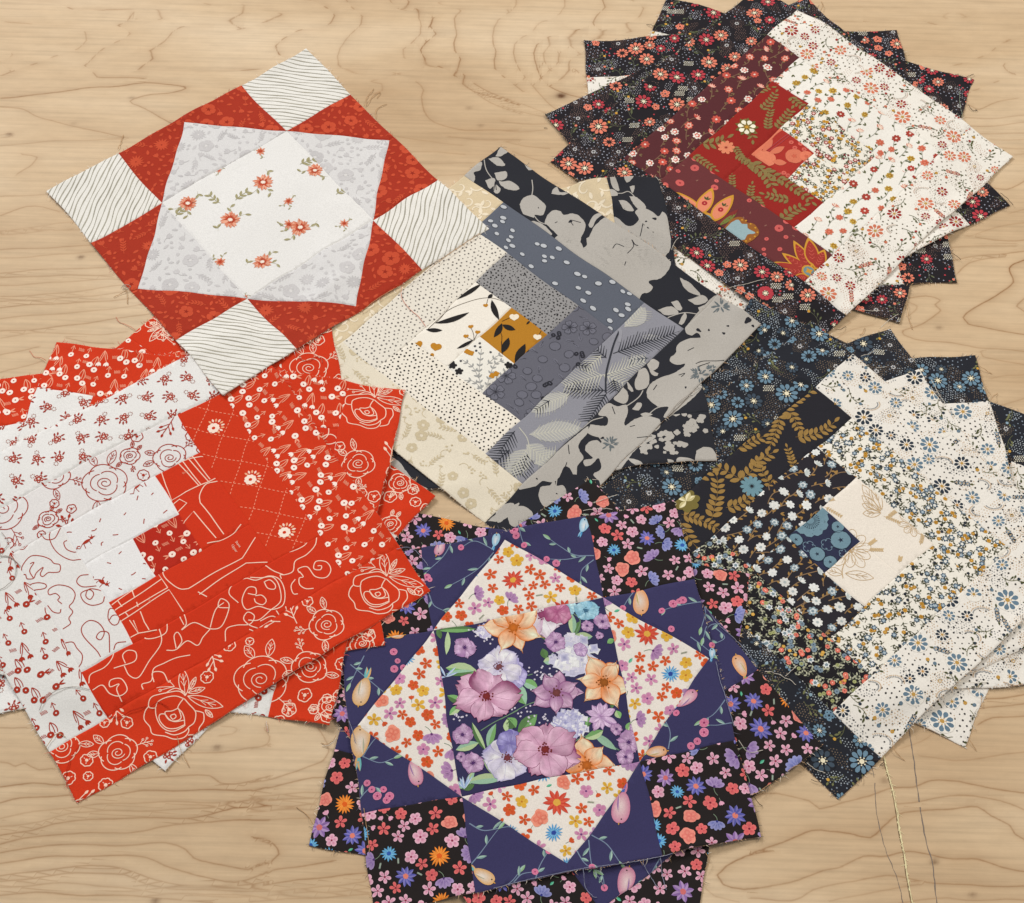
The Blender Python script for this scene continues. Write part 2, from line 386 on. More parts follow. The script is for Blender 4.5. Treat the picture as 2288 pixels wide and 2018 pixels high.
# ------------------------------------------------------------------ cloth printing: flat motifs laid on the cloth as fine coloured faces
class Canvas:
    """collects print shapes in block-local millimetres (x right, y away from the viewer)"""
    def __init__(s, blk, poly):
        s.blk = blk; s.pg = np.array(poly); s.T, s.C, s.Z = [], [], []; s.n = 0; s.level = 0
        c = s.pg.mean(0); s.c = c; s.r = np.abs(s.pg-c).max(0)
        s.lo, s.hi = s.pg.min(0), s.pg.max(0)
        p = s.pg; e = np.roll(p, -1, 0)-p; n = np.stack([-e[:, 1], e[:, 0]], 1); n /= np.linalg.norm(n, axis=1)[:, None]
        if (((c-p)*n).sum(1) < 0).any(): n = -n
        s.hn, s.hd = n, (n*p).sum(1)
    def inside(s, x, y, m=0.0): return bool(((s.hn @ np.array([x, y])-s.hd) > -m).all())
    def P(s, t, x, y):
        g = ground(*T_(t, x, y), s.blk.zref); return (g-s.blk.o)*1000.0
    def tris(s, t, c, lev=None):
        t = np.asarray(t, float)
        if t.size == 0: return
        ctr = t.reshape(-1, 2); d = ctr @ s.hn.T - s.hd
        if (d.max(0) < 0).any(): return
        c = np.asarray(c, float)
        if c.ndim == 1: c = np.broadcast_to(c, (len(t), 3, 3))
        s.T.append(t); s.C.append(c)
        s.n += 1
        z = (s.level if lev is None else lev)*0.035+(s.n % 31)*0.001
        s.Z.append(np.full(len(t), z))
    def fan(s, ctr, ring, c0, c1=None, lev=None):
        ring = np.asarray(ring); n = len(ring); nx = np.roll(ring, -1, 0)
        t = np.stack([np.broadcast_to(ctr, (n, 2)), ring, nx], 1)
        c0 = np.asarray(c0, float); c1 = c0 if c1 is None else np.asarray(c1, float)
        c = np.broadcast_to(np.stack([c0, c1, c1]), (n, 3, 3)); s.tris(t, c, lev)
    def quads(s, A, B, cA, cB=None, lev=None):
        """strip between two polylines"""
        A, B = np.asarray(A), np.asarray(B)
        t = np.concatenate([np.stack([A[:-1], B[:-1], B[1:]], 1), np.stack([A[:-1], B[1:], A[1:]], 1)])
        cA = np.asarray(cA, float); cB = cA if cB is None else np.asarray(cB, float); n = len(A)-1
        c = np.concatenate([np.broadcast_to(np.stack([cA, cB, cB]), (n, 3, 3)), np.broadcast_to(np.stack([cA, cB, cA]), (n, 3, 3))])
        s.tris(t, c, lev)
    def disc(s, x, y, r, c, n=7, c1=None, lev=None, sq=1.0, ang=0.0):
        a = np.arange(n)*2*PI/n; px, py = r*np.cos(a), r*sq*np.sin(a); ca, sa = math.cos(ang), math.sin(ang)
        s.fan((x, y), np.stack([x+px*ca-py*sa, y+px*sa+py*ca], 1), c, c1, lev)
    def dots(s, pts, r, c, n=5, lev=None):
        pts = np.asarray(pts, float)
        if len(pts) == 0: return
        d = pts @ s.hn.T - s.hd; pts = pts[(d > -1).all(1)]
        if len(pts) == 0: return
        r = np.broadcast_to(np.asarray(r, float), (len(pts),)) if np.ndim(r) == 0 else np.asarray(r)[:len(pts)]
        a = np.arange(n)*2*PI/n+0.3; ring = np.stack([np.cos(a), np.sin(a)], 1)
        R = pts[:, None]+ring[None]*r[:, None, None]
        for k in range(1, n-1): s.tris(np.stack([R[:, 0], R[:, k], R[:, k+1]], 1), c, lev)
    def stroke(s, pts, wd, c, lev=None, taper=False):
        P = np.asarray(pts, float)
        if len(P) < 2: return
        d = np.gradient(P, axis=0); d /= (np.linalg.norm(d, axis=1)[:, None]+1e-9); n = np.stack([-d[:, 1], d[:, 0]], 1)
        w_ = np.asarray(wd)/2.0*np.ones(len(P))
        if taper: w_ = w_*np.linspace(1, 0.25, len(P))
        s.quads(P+n*w_[:, None], P-n*w_[:, None], c, None, lev)
    def leaf(s, x, y, ang, L, wd, c, c2=None, lev=None, n=6, bend=0.0, rnd=0.9):
        t = np.linspace(0, 1, n); wv = wd/2*np.sin(PI*t)**rnd
        a = ang+bend*(t-0.5); cx = np.concatenate([[0], np.cumsum(np.cos(a[1:]))])*L/(n-1); cy = np.concatenate([[0], np.cumsum(np.sin(a[1:]))])*L/(n-1)
        M = np.stack([x+cx, y+cy], 1); N = np.stack([-np.sin(a), np.cos(a)], 1)*wv[:, None]
        s.quads(M+N, M, c, None, lev); s.quads(M, M-N, c if c2 is None else c2, None, lev)
    def petal(s, x, y, ang, L, wd, c0, c1=None, lev=None, n=6, notch=0.0, r0=0.0):
        """rounded petal from (x,y) outwards: c0 at its root, c1 at its rim"""
        t = np.linspace(0, PI, n+1); tipw = wd/2
        lx = np.concatenate([[0.0], L*(0.55+0.45*np.cos(np.linspace(PI*0.55, -PI*0.55, n)))]); ly = np.concatenate([[0.0], tipw*np.sin(np.linspace(PI*0.62, -PI*0.62, n))])
        if notch: lx[1+n//2-(0 if n % 2 else 0)] *= (1-notch)
        lx += r0; ca, sa = math.cos(ang), math.sin(ang)
        ring = np.stack([x+lx*ca-ly*sa, y+lx*sa+ly*ca], 1); c = (x+(r0+L*0.4)*ca, y+(r0+L*0.4)*sa)
        s.fan(c, ring, c0, c1, lev)
    def flower(s, x, y, r, k, c0, c1=None, cc=None, wd=None, rot=0.0, rc=0.25, lev=0, r0=0.12, jit=0.0, n=6, rnd=None):
        wd = wd or 2.1*r*math.sin(PI/k)*0.95
        for i in range(k):
            j = 1+(rnd.uniform(-jit, jit) if rnd else 0)
            s.petal(x, y, rot+i*2*PI/k, r*(1-r0)*j, wd, c0, c1, lev, n, 0.0, r*r0)
        if cc is not None: s.disc(x, y, r*rc, cc, 7, None, lev+1)
    def star(s, x, y, r, k, c0, c1=None, inner=0.45, rot=0.0, lev=None):
        a = rot+np.arange(2*k)*PI/k; rr = np.where(np.arange(2*k) % 2 == 0, r, r*inner)
        s.fan((x, y), np.stack([x+rr*np.cos(a), y+rr*np.sin(a)], 1), c0, c1, lev)
    def blob(s, x, y, r, k, amp, c, rot=0.0, sq=1.0, n=40, lev=None, c1=None, rnd=None, p=0.6):
        a = np.arange(n)*2*PI/n; q = np.abs(np.cos(a*k/2))**p
        rr = r*(1-amp+amp*q)
        if rnd: rr = rr*(1+0.10*np.cos(2*a+rnd.uniform(0, 6))+0.07*np.cos(3*a+rnd.uniform(0, 6)))
        ca, sa = math.cos(rot), math.sin(rot); px, py = rr*np.cos(a), rr*np.sin(a)*sq
        ring = np.stack([x+px*ca-py*sa, y+px*sa+py*ca], 1); s.fan((x, y), ring, c, c1, lev); return ring
    def outline(s, ring, wd, c, lev=None):
        r = np.vstack([ring, ring[:2]]); s.stroke(r, wd, c, lev)
    def poly(s, pts, c, lev=None):
        p = np.asarray(pts, float); s.fan(p.mean(0), p, c, None, lev)
    def box(s, pad=0.0): return s.lo[0]-pad, s.lo[1]-pad, s.hi[0]+pad, s.hi[1]+pad
    def toss(s, sp, rnd, jit=0.3, rot=0.0, pad=8.0, asp=1.0):
        """jittered hexagonal scatter over the patch"""
        c = s.c; R = float(np.linalg.norm(s.r))+pad; out = []; ca, sa = math.cos(rot), math.sin(rot); n = int(R/sp)+2
        ox, oy = rnd.uniform(0, sp), rnd.uniform(0, sp)
        for j in range(-n, n+1):
            for i in range(-n, n+1):
                x = (i+0.5*(j % 2))*sp+ox+rnd.uniform(-jit, jit)*sp; y = j*sp*0.866*asp+oy+rnd.uniform(-jit, jit)*sp
                q = (c[0]+x*ca-y*sa, c[1]+x*sa+y*ca)
                if s.inside(q[0], q[1], pad): out.append(q)
        return out
def shape(cv, t, pts, c, rnd, lev=1, jag=0.35, smooth=True):
    """a traced silhouette, any outline"""
    P = [cv.P(t, *p) for p in pts]; P = smooth_poly(P+[P[0]], 2.0)[:-1] if smooth else P
    P = [np.array((p[0]+rnd.uniform(-jag, jag), p[1]+rnd.uniform(-jag, jag))) for p in P]
    V = [(float(p[0]), float(p[1]), 0.0) for p in P]
    T = tessellate_polygon([[Vector(v) for v in V]])
    A = np.array(V)[:, :2]; cv.tris(A[np.array(T)], c, lev)
def pack(cv, rnd, kinds, tries, gap=1.06, taken=None, scale=1.0):
    """non-overlapping scatter of motifs of different sizes: kinds = [(weight, radius, draw)]"""
    P = [np.array(q[:2]) for q in (taken or [])]; R = [q[2] for q in (taken or [])]; tot = sum(k[0] for k in kinds); pad = 6
    for _ in range(tries):
        v = rnd.uniform(0, tot); k = kinds[-1]
        for kk in kinds:
            v -= kk[0]
            if v <= 0: k = kk; break
        r = k[1]*rnd.uniform(0.88, 1.12)*scale; x = rnd.uniform(cv.lo[0]-pad, cv.hi[0]+pad); y = rnd.uniform(cv.lo[1]-pad, cv.hi[1]+pad)
        if not cv.inside(x, y, pad): continue
        if P:
            A = np.array(P); d = np.hypot(A[:, 0]-x, A[:, 1]-y)
            if (d < (np.array(R)+r)*gap).any(): continue
        P.append(np.array((x, y))); R.append(r); k[2](x, y, r, rnd.uniform(0, 6.283))
def lettering(cv, t, x, y, x2, y2, txt, size, c, lev=2):
    p, q = cv.P(t, x, y), cv.P(t, x2, y2); a = math.atan2(q[1]-p[1], q[0]-p[0]); ca, sa = math.cos(a), math.sin(a)
    cu = bpy.data.curves.new('lettering', 'FONT'); cu.body = txt; cu.size = size; cu.resolution_u = 2
    ob = bpy.data.objects.new('lettering', cu); COL.objects.link(ob)
    me = bpy.data.meshes.new_from_object(ob.evaluated_get(bpy.context.evaluated_depsgraph_get())); me.calc_loop_triangles()
    A = np.array([v.co[:2] for v in me.vertices]); I = np.array([l.vertices[:] for l in me.loop_triangles])
    if len(I): W_ = np.stack([p[0]+A[:, 0]*ca-A[:, 1]*sa, p[1]+A[:, 0]*sa+A[:, 1]*ca], 1); cv.tris(W_[I], c, lev)
    bpy.data.objects.remove(ob); bpy.data.curves.remove(cu); bpy.data.meshes.remove(me)
def rose_lines(cv, x, y, r, c, rot=0.0, wd=0.85, flip=1):
    """outline rose: heavy outer petals, inner cup, folded heart, leaves at the shoulder"""
    ca, sa = math.cos(rot), math.sin(rot)
    def S(pts, w_=1.0):
        q = np.array([((px-625)/250.0*flip, (490-py)/250.0) for px, py in pts])*r
        cv.stroke(crv(np.stack([x+q[:, 0]*ca-q[:, 1]*sa, y+q[:, 0]*sa+q[:, 1]*ca], 1), 1.3), wd*w_, c, 1)
    for pts in ([(412, 425), (385, 470), (380, 540), (430, 600), (455, 660), (560, 675), (640, 702), (720, 690), (758, 640), (755, 600)], [(755, 600), (800, 560), (810, 500), (798, 455), (740, 400), (695, 355)], [(755, 670), (830, 650), (848, 600), (880, 540), (870, 470), (850, 462), (800, 455)],
                [(700, 322), (640, 290), (560, 302), (480, 322), (430, 342), (410, 380), (415, 432), (468, 436), (480, 390), (540, 350), (620, 335), (690, 355)], [(705, 318), (660, 278), (600, 266), (530, 312)], [(470, 436), (480, 500), (515, 575), (570, 622), (640, 632), (720, 592)],
                [(720, 540), (640, 552), (590, 530), (552, 488), (510, 492), (512, 540), (570, 602), (650, 610), (722, 580)], [(690, 355), (665, 400), (655, 440), (690, 470), (715, 520), (725, 590)], [(655, 440), (610, 462), (552, 472), (590, 535), (650, 546), (690, 520), (664, 445)], [(600, 500), (632, 488), (648, 512), (620, 532), (598, 502)], [(560, 640), (640, 665), (720, 640), (755, 602)]): S(pts)
    def W_(px, py): u, v = (px-625)/250.0*r*flip, (490-py)/250.0*r; return x+u*ca-v*sa, y+u*sa+v*ca
    for (px, py, qx, qy, w_) in ((700, 330, 650, 80, 0.34), (720, 330, 1025, 415, 0.36), (720, 300, 860, 245, 0.2), (730, 270, 775, 150, 0.15), (880, 440, 950, 505, 0.14)):
        a, b = np.array(W_(px, py)), np.array(W_(qx, qy)); d = b-a; line_leaf(cv, a[0], a[1], math.atan2(d[1], d[0]), float(np.hypot(*d)), r*w_, c, wd*0.85)
    for (qx, qy) in ((425, 260), (485, 285), (550, 200)):
        b = W_(qx, qy); S([(600, 250), ((600+qx)/2, (245+qy)/2), (qx, qy)], 0.7); cv.stroke(arc(b[0], b[1], r*0.045, 0, 2*PI, 8), wd*0.7, c, 2)
def arc(x, y, r, a0, a1, n=14, sq=1.0, rot=0.0):
    a = np.linspace(a0, a1, n); px, py = r*np.cos(a), r*sq*np.sin(a); c, s = math.cos(rot), math.sin(rot)
    return np.stack([x+px*c-py*s, y+px*s+py*c], 1)
def bez(p0, p1, p2, n=9):
    t = np.linspace(0, 1, n)[:, None]; p0, p1, p2 = map(np.asarray, (p0, p1, p2))
    return (1-t)**2*p0+2*t*(1-t)*p1+t*t*p2
def crv(pts, step=1.2): return np.array(smooth_poly(pts, step))
def lf(f):                                       # low-frequency patches for dotted areas
    k = [(random.Random(f*77+i).uniform(-1, 1), random.Random(f*91+i).uniform(-1, 1), random.Random(f*13+i).uniform(0, 6)) for i in range(6)]
    return lambda x, y, s: sum(math.sin((x*a+y*b)/s*2*PI+c) for a, b, c in k)/2.4
C = lambda *a: lin(a)
def vary(c, rnd, v=0.12): return np.clip(np.asarray(c)*(1+rnd.uniform(-v, v)), 0, 1)

# ------------------------------------------------------------------ the fabrics: name -> (ground colour, label, painter(canvas, random, angle))
FAB = {}
def fabric(name, ground_c, label):
    def dec(fn): FAB[name] = (lin(ground_c), label, fn); return fn
    return dec
def stem_leaves(cv, pts, c, cl, wd=0.5, L=4, w_=1.6, every=3, lev=0, rnd=None, both=True):
    P = np.asarray(pts); cv.stroke(P, wd, c, lev)
    for i in range(1, len(P)-1, every):
        d = P[i+1]-P[i-1]; a = math.atan2(d[1], d[0])
        for sgn in ((1, -1) if both else (1 if (i//every) % 2 else -1,)): cv.leaf(P[i][0], P[i][1], a+sgn*0.75, L, w_, cl, None, lev+1, 5)
# ---- rust block
def tonal(cv, rnd, c, cd, ct=None):
    def fl(x, y, r, a): cm = vary(c, rnd, 0.05); cv.flower(x, y, r, 5, cm, cm, cd, rot=a, rc=0.2, wd=r*0.98)
    def da(x, y, r, a):
        cm = vary(c, rnd, 0.05)
        for i in range(14): cv.leaf(x, y, a+i*0.449, rnd.uniform(0.8, 1.05)*r, r*0.24, cm, None, 0)
        cv.disc(x, y, 0.9, cd, 6, None, 1)
    def sp(x, y, r, a):
        cm = vary(c, rnd, 0.05); d = np.array((math.cos(a), math.sin(a))); n = np.array((-d[1], d[0])); b = np.array((x, y))-d*r; e = b+d*2*r
        P = bez(b, b+d*r+n*rnd.uniform(-3, 3), e, 11); cv.stroke(P, 0.7, cm, 0)
        for k in (2, 4, 6, 8):
            for s_ in (1, -1): cv.leaf(P[k][0], P[k][1], a+s_*0.7, r*0.62, r*0.22, cm, None, 0)
        cv.leaf(e[0], e[1], a, r*0.6, r*0.24, cm, None, 0)
    def tu(x, y, r, a):
        cm = vary(c, rnd, 0.05)
        for i in (-0.45, 0, 0.45): cv.leaf(x-r*0.5*math.cos(a), y-r*0.5*math.sin(a), a+i, r*1.3, r*0.6, cm, None, 0)
        cv.stroke(bez((x-r*0.5*math.cos(a), y-r*0.5*math.sin(a)), (x-r*math.cos(a), y-r*math.sin(a)), (x-r*1.5*math.cos(a+0.3), y-r*1.5*math.sin(a+0.3))), 0.7, cm, 0)
    def lf_(x, y, r, a): cv.leaf(x-r*math.cos(a), y-r*math.sin(a), a, 2*r, r*0.9, vary(c, rnd, 0.05), None, 0)
    def bud(x, y, r, a): cv.blob(x, y, r, 3, 0.2, vary(c, rnd, 0.05), a, 0.8, 15, 0)
    pack(cv, rnd, [(3, 8.4, fl), (1.2, 8.5, da), (2.6, 7.5, sp), (1.2, 5.0, tu), (2, 3.2, lf_), (1, 2.0, bud)], 1500, 0.94)
@fabric('rust_floral', (166, 48, 26), 'rust red triangle with tonal flowers')
def _(cv, rnd, ang): tonal(cv, rnd, C(198, 76, 46), C(150, 40, 22))
@fabric('pale_floral', (217, 215, 214), 'pale grey tone-on-tone floral triangle')
def _(cv, rnd, ang): tonal(cv, rnd, C(200, 197, 197), C(218, 215, 213))
@fabric('stripe', (231, 228, 221), 'white square with wavy grey hand drawn stripes')
def _(cv, rnd, ang):
    ca, sa = math.cos(ang), math.sin(ang); R = float(np.linalg.norm(cv.r)); k = -R; ph = rnd.uniform(0, 6)
    while k < R:
        t = np.arange(-R, R, 2.2); off = 0.9*np.sin(t/19+ph+k*0.02)+0.5*np.sin(t/7.5+k)+k
        w_ = 0.92+0.32*np.sin(t/11+k*3)+0.16*np.sin(t/3+k)
        cv.stroke(np.stack([cv.c[0]+t*ca-off*sa, cv.c[1]+t*sa+off*ca], 1), w_, vary(C(166, 161, 146), rnd, 0.10), 0)
        k += rnd.uniform(4.2, 5.2)
def daisy_spray(cv, x, y, r, rnd, bud=False, a=None):
    a = rnd.uniform(0, 6.28) if a is None else a
    g, g2 = C(150, 142, 102), C(176, 168, 134)
    for s_ in (0.5, -0.4, 2.4):
        P = bez((x, y), (x+r*1.1*math.cos(a+s_), y+r*1.1*math.sin(a+s_)), (x+r*1.7*math.cos(a+s_*1.3), y+r*1.7*math.sin(a+s_*1.3)), 7); cv.stroke(P, 0.6, g2, 0, True)
        for k in (3, 5): cv.leaf(P[k][0], P[k][1], a+s_+(0.8 if k == 3 else -0.7), r*0.62, r*0.26, vary(g, rnd), g2, 0)
    n = 8 if bud else 17
    for i in range(n):
        b = i*2*PI/n+rnd.uniform(-0.15, 0.15); cv.leaf(x, y, b, r*rnd.uniform(0.78, 1.08), r*0.38, vary(C(226, 164, 138), rnd, 0.1), vary(C(208, 122, 92), rnd, 0.1), 1+rnd.random()*0.5)
    for i in range(n): b = i*2*PI/n+0.2; cv.leaf(x, y, b, r*rnd.uniform(0.42, 0.62), r*0.16, vary(C(182, 66, 38), rnd), None, 2)
    if not bud: cv.disc(x, y, r*0.27, C(242, 228, 214), 9, None, 3, 0.85); cv.dots([(x+r*0.24*math.cos(q), y+r*0.2*math.sin(q)) for q in np.arange(0, 6.28, 0.7)], r*0.055, C(186, 96, 50), 5, 4)
@fabric('sprig_white', (230, 228, 225), 'large white centre square with scattered orange daisies')
def _(cv, rnd, ang):
    for (x, y, r, b, a) in ((518, 300, 6.0, 1, 2.2), (629, 340, 9.4, 0, 2.7), (526, 363, 11.0, 0, -1.6), (374, 404, 10.6, 0, 4.2), (458, 438, 11.0, 0, 1.0), (577, 401, 5.6, 1, 4.4), (597, 452, 11.2, 0, 3.6), (575, 446, 6.4, 1, 3.6),
                         (687, 446, 5.4, 1, 4.2), (523, 520, 9.8, 0, 0.3), (440, 522, 6.4, 1, 1.9), (490, 590, 2.6, 1, 1), (436, 338, 4, 1, 4)):
        g = (ground(x*PW/2044, y*PH/1803, cv.blk.zref)-cv.blk.o)*1000; daisy_spray(cv, g[0], g[1], r, rnd, bool(b), a)
    for (x, y, a) in ((672, 388, 0.6), (598, 328, 0.5), (440, 405, 2.4), (350, 430, 0.9), (472, 398, 0.8)):
        g = (ground(x*PW/2044, y*PH/1803, cv.blk.zref)-cv.blk.o)*1000
        stem_leaves(cv, bez(g, g+np.array((6*math.cos(a+.3), 6*math.sin(a+.3))), g+np.array((17*math.cos(a), 17*math.sin(a))), 7), C(152, 144, 108), C(162, 154, 116), 0.7, 7, 2.7, 2)
# ---- red log cabin
RL, WL = C(247, 208, 186), C(168, 48, 26)
def swirl_rose(cv, x, y, r, c, rnd, a=0.0, wd=0.85, deco=True):
    for k in range(5):
        q = a+k*1.257; cv.stroke(arc(x+0.36*r*math.cos(q), y+0.36*r*math.sin(q), r*0.66, q-1.25, q+1.25, 16, 0.92), wd, c, 1)
    for k in range(3):
        q = a+0.5+k*2.09; cv.stroke(arc(x+0.2*r*math.cos(q), y+0.2*r*math.sin(q), r*0.44, q-1.4, q+1.3, 13), wd*0.9, c, 2)
    t = np.linspace(0, 3.4*PI, 30); rr = r*(0.08+0.30*t/(3.4*PI)); cv.stroke(np.stack([x+rr*np.cos(t+a), y+rr*np.sin(t+a)*0.85], 1), wd*0.85, c, 3)
    if not deco: return
    for q in (a+0.9, a+1.5, a+3.9):
        bx, by = x+r*0.95*math.cos(q), y+r*0.95*math.sin(q); line_leaf(cv, bx, by, q+rnd.uniform(-0.3, 0.3), r*rnd.uniform(0.6, 0.85), r*0.36, c, wd*0.8)
    q = a+rnd.choice((0.0, 2.6, 5.0)); berry_sprig(cv, x+r*0.95*math.cos(q), y+r*0.95*math.sin(q), q, r*0.8, c, wd*0.75, False)
def line_leaf(cv, x, y, a, L, w_, c, wd):
    t = np.linspace(0, 1, 9); o = w_/2*np.sin(PI*t)**0.8; ca, sa = math.cos(a), math.sin(a)
    for s_ in (1, -1): cv.stroke(np.stack([x+t*L*ca-s_*o*sa, y+t*L*sa+s_*o*ca], 1), wd, c, 1)
    cv.stroke([(x, y), (x+0.8*L*ca, y+0.8*L*sa)], wd*0.8, c, 2)
    for k in (0.35, 0.55):
        for s_ in (1, -1): cv.stroke([(x+k*L*ca, y+k*L*sa), (x+(k+0.2)*L*ca-s_*0.28*w_*sa, y+(k+0.2)*L*sa+s_*0.28*w_*ca)], wd*0.7, c, 2)
def berry_sprig(cv, x, y, a, L, c, wd, filled=True):
    P = bez((x, y), (x+L*0.5*math.cos(a+0.15), y+L*0.5*math.sin(a+0.15)), (x+L*math.cos(a), y+L*math.sin(a)), 8); cv.stroke(P, wd, c, 1)
    for k, s_ in ((2, 1), (3, -1), (4, 1), (5, -1), (7, 0)):
        b = a+s_*0.75; e = P[k]+np.array((math.cos(b), math.sin(b)))*L*(0.36 if s_ else 0.1); cv.stroke([P[k], e], wd*0.9, c, 1)
        if filled: cv.leaf(e[0]-0.6*math.cos(b), e[1]-0.6*math.sin(b), b, L*0.26, L*0.13, c, None, 2)
        else: cv.stroke(arc(e[0], e[1], L*0.07, 0, 2*PI, 8), wd*0.8, c, 2)
def ring_flower(cv, x, y, r, c, rnd, wd=0.9, fill=None):
    a = np.linspace(0, 2*PI, 26); k = rnd.choice((5, 6, 8)); rr = r*(0.86+0.14*np.abs(np.cos(a*k/2+rnd.random())))
    cv.stroke(np.stack([x+rr*np.cos(a), y+rr*np.sin(a)], 1), wd, c, 1); cv.disc(x, y, r*0.27, c, 7, None, 2)
    for q in (0.5, 2.5, 4.6): cv.stroke([(x+r*0.35*math.cos(q), y+r*0.35*math.sin(q)), (x+r*0.6*math.cos(q), y+r*0.6*math.sin(q))], wd*0.7, c, 2)
def roses(cv, rnd, c, spots=(), sp=34.0):
    taken = []
    for (t, x, y, r, a, big) in spots:
        p = cv.P(t, x, y)
        if big: rose_lines(cv, p[0], p[1], r, c, a)
        else: swirl_rose(cv, p[0], p[1], r, c, rnd, a)
        taken.append((p[0], p[1], r*1.2))
    def big_(x, y, r, a): rose_lines(cv, x, y, r*0.8, c, a, 1.0, rnd.choice((1, -1)))
    def small(x, y, r, a): swirl_rose(cv, x, y, r*0.62, c, rnd, a)
    def ringf(x, y, r, a): ring_flower(cv, x, y, r, c, rnd)
    def bs(x, y, r, a): berry_sprig(cv, x-r*math.cos(a), y-r*math.sin(a), a, 2*r, c, 0.85)
    pack(cv, rnd, [(1.2, 24, big_), (1.5, 18, small)], 300, 1.0, taken) if not taken or not cv.blk.top else None
    pack(cv, rnd, [(2, 5.6, ringf), (1.2, 9.5, bs), (0.5, 4.2, ringf)], 500, 1.05, taken+([] if cv.blk.top else [(1e4, 1e4, 1)]))
@fabric('red_rose', (206, 53, 17), 'bright red strip with pink outline roses')
def _(cv, rnd, ang): roses(cv, rnd, RL, ((10, 970, 1120, 25, 0.0, 1), (10, 575, 1370, 15, 0.8, 0), (13, 1990, 120, 22, 0.5, 0), (13, 1330, 370, 25, 0.0, 1), (13, 890, 660, 16, 1.7, 0),
                           (6, 890, 1430, 24, 0.0, 1), (10, 815, 140, 15, 1.0, 0), (10, 450, 1690, 15, 2.0, 0), (6, 440, 1110, 18, 0.5, 0), (10, 1060, 590, 9, 0, 0), (13, 460, 620, 15, 2.6, 0)))
@fabric('white_rose', (227, 223, 221), 'white strip with red outline roses')
def _(cv, rnd, ang): roses(cv, rnd, WL, ((9, 800, 290, 20, 0.6, 0), (9, 420, 230, 15, 1.0, 0), (9, 20, 490, 22, 0.3, 0), (9, 1300, 90, 15, 2.0, 0), (9, 1000, 90, 9, 0, 0), (9, 370, 560, 9, 0, 0)))
def tulips(cv, rnd, c, c2, ang, sp=13.5):
    eye = WL if c is not WL else C(226, 222, 219)
    for k, (x, y) in enumerate(cv.toss(sp, rnd, 0.14, ang)):
        u = ang+PI/2+rnd.uniform(-0.2, 0.2); du = np.array((math.cos(u), math.sin(u))); dv = np.array((-du[1], du[0])); r = (k*7+int(abs(x)*3)) % 5
        p = np.array((x, y))
        if r == 0:
            for s_ in (0.35, -0.3):
                e = p+du*10+dv*s_*11; cv.stroke(bez(p-du*3, p+du*5+dv*s_*2, e), 0.75, c2, 0)
                for q in (0.5, 0, -0.5): cv.leaf(e[0], e[1], u+q, 5.0, 2.2, c, None, 1)
            for s_ in (0.9, -0.8): cv.stroke(bez(p-du*3, p+du*2+dv*s_*4, p+du*7+dv*s_*4.2), 0.75, c2, 0)
        elif r in (1, 3):
            e = p+du*7; cv.stroke([p-du*3, e], 0.75, c2, 0); cv.flower(e[0], e[1], 2.7, 5, c, None, eye, rot=rnd.random(), lev=1, rc=0.28)
            cv.stroke([p+dv*2.2+du*0.6, p-du*3, p-dv*2.2+du*0.6], 0.75, c2, 0)
        elif r == 2:
            for s_, h in ((0.45, 7), (-0.35, 3)):
                e = p+du*h+dv*s_*8; cv.flower(e[0], e[1], 3.0, 5, c, None, eye, rot=rnd.random(), lev=1, rc=0.25)
            for s_ in (1.0, 0.3, -0.6): cv.stroke(bez(p-du*8, p-du*3+dv*s_*5, p+du*3+dv*s_*3), 0.75, c2, 0)
        else:
            cv.flower(x, y, 3.2, 5, c, None, eye, rot=rnd.random(), lev=1, rc=0.24)
            for q in (0.3, -0.4): cv.leaf(x+dv[0]*2.6, y+dv[1]*2.6, u+PI/2+q, 6, 1.6, c2, None, 0)
        if k % 2:
            g = p-dv*sp*0.45
            for i in range(6): cv.stroke([g+dv*(i*1.0-3)+du*(0.4*(i % 2)), g+dv*(i*1.0-2.3)+du*3.4], 0.5, c2, 0)
@fabric('red_tulip', (206, 53, 17), 'bright red strip with small white tulips')
def _(cv, rnd, ang): tulips(cv, rnd, C(250, 232, 220), C(240, 160, 130), ang+PI, 16.5)
@fabric('dark_tulip', (178, 36, 16), 'deep red centre square with white tulips')
def _(cv, rnd, ang): tulips(cv, rnd, C(246, 224, 210), C(230, 146, 118), ang+PI/2, 16)
@fabric('white_tulip', (225, 223, 219), 'white strip with small red tulips')
def _(cv, rnd, ang): tulips(cv, rnd, WL, WL, ang-PI/2, 19.5)
@fabric('white_cluster', (230, 228, 225), 'white strip with rows of small red flower clusters')
def _(cv, rnd, ang):
    for x, y in cv.toss(27, rnd, 0.04, ang+0.35, 8, 0.72):
        a = rnd.uniform(0, 6)
        for i in range(5): q = a+i*1.257; cv.petal(x, y, q, 4.6, 3.4, C(166, 60, 44), None, 0); cv.disc(x+2.9*math.cos(q), y+2.9*math.sin(q), 0.7, C(226, 206, 198), 5, None, 1)
        cv.disc(x, y, 1.1, C(228, 214, 206), 6, None, 1)
        for i in range(4): q = a+0.6+i*0.7; cv.leaf(x+4.2*math.cos(q), y+4.2*math.sin(q), q+rnd.uniform(-0.6, 0.6), 4.2, 1.8, C(160, 54, 40), None, 0)
        bx, by = x+6.4*math.cos(a+4.2), y+6.4*math.sin(a+4.2)
        for i in range(7): q = i*0.9; cv.disc(bx+1.9*math.cos(q), by+1.9*math.sin(q), 0.62, C(168, 118, 106), 5, None, 0)
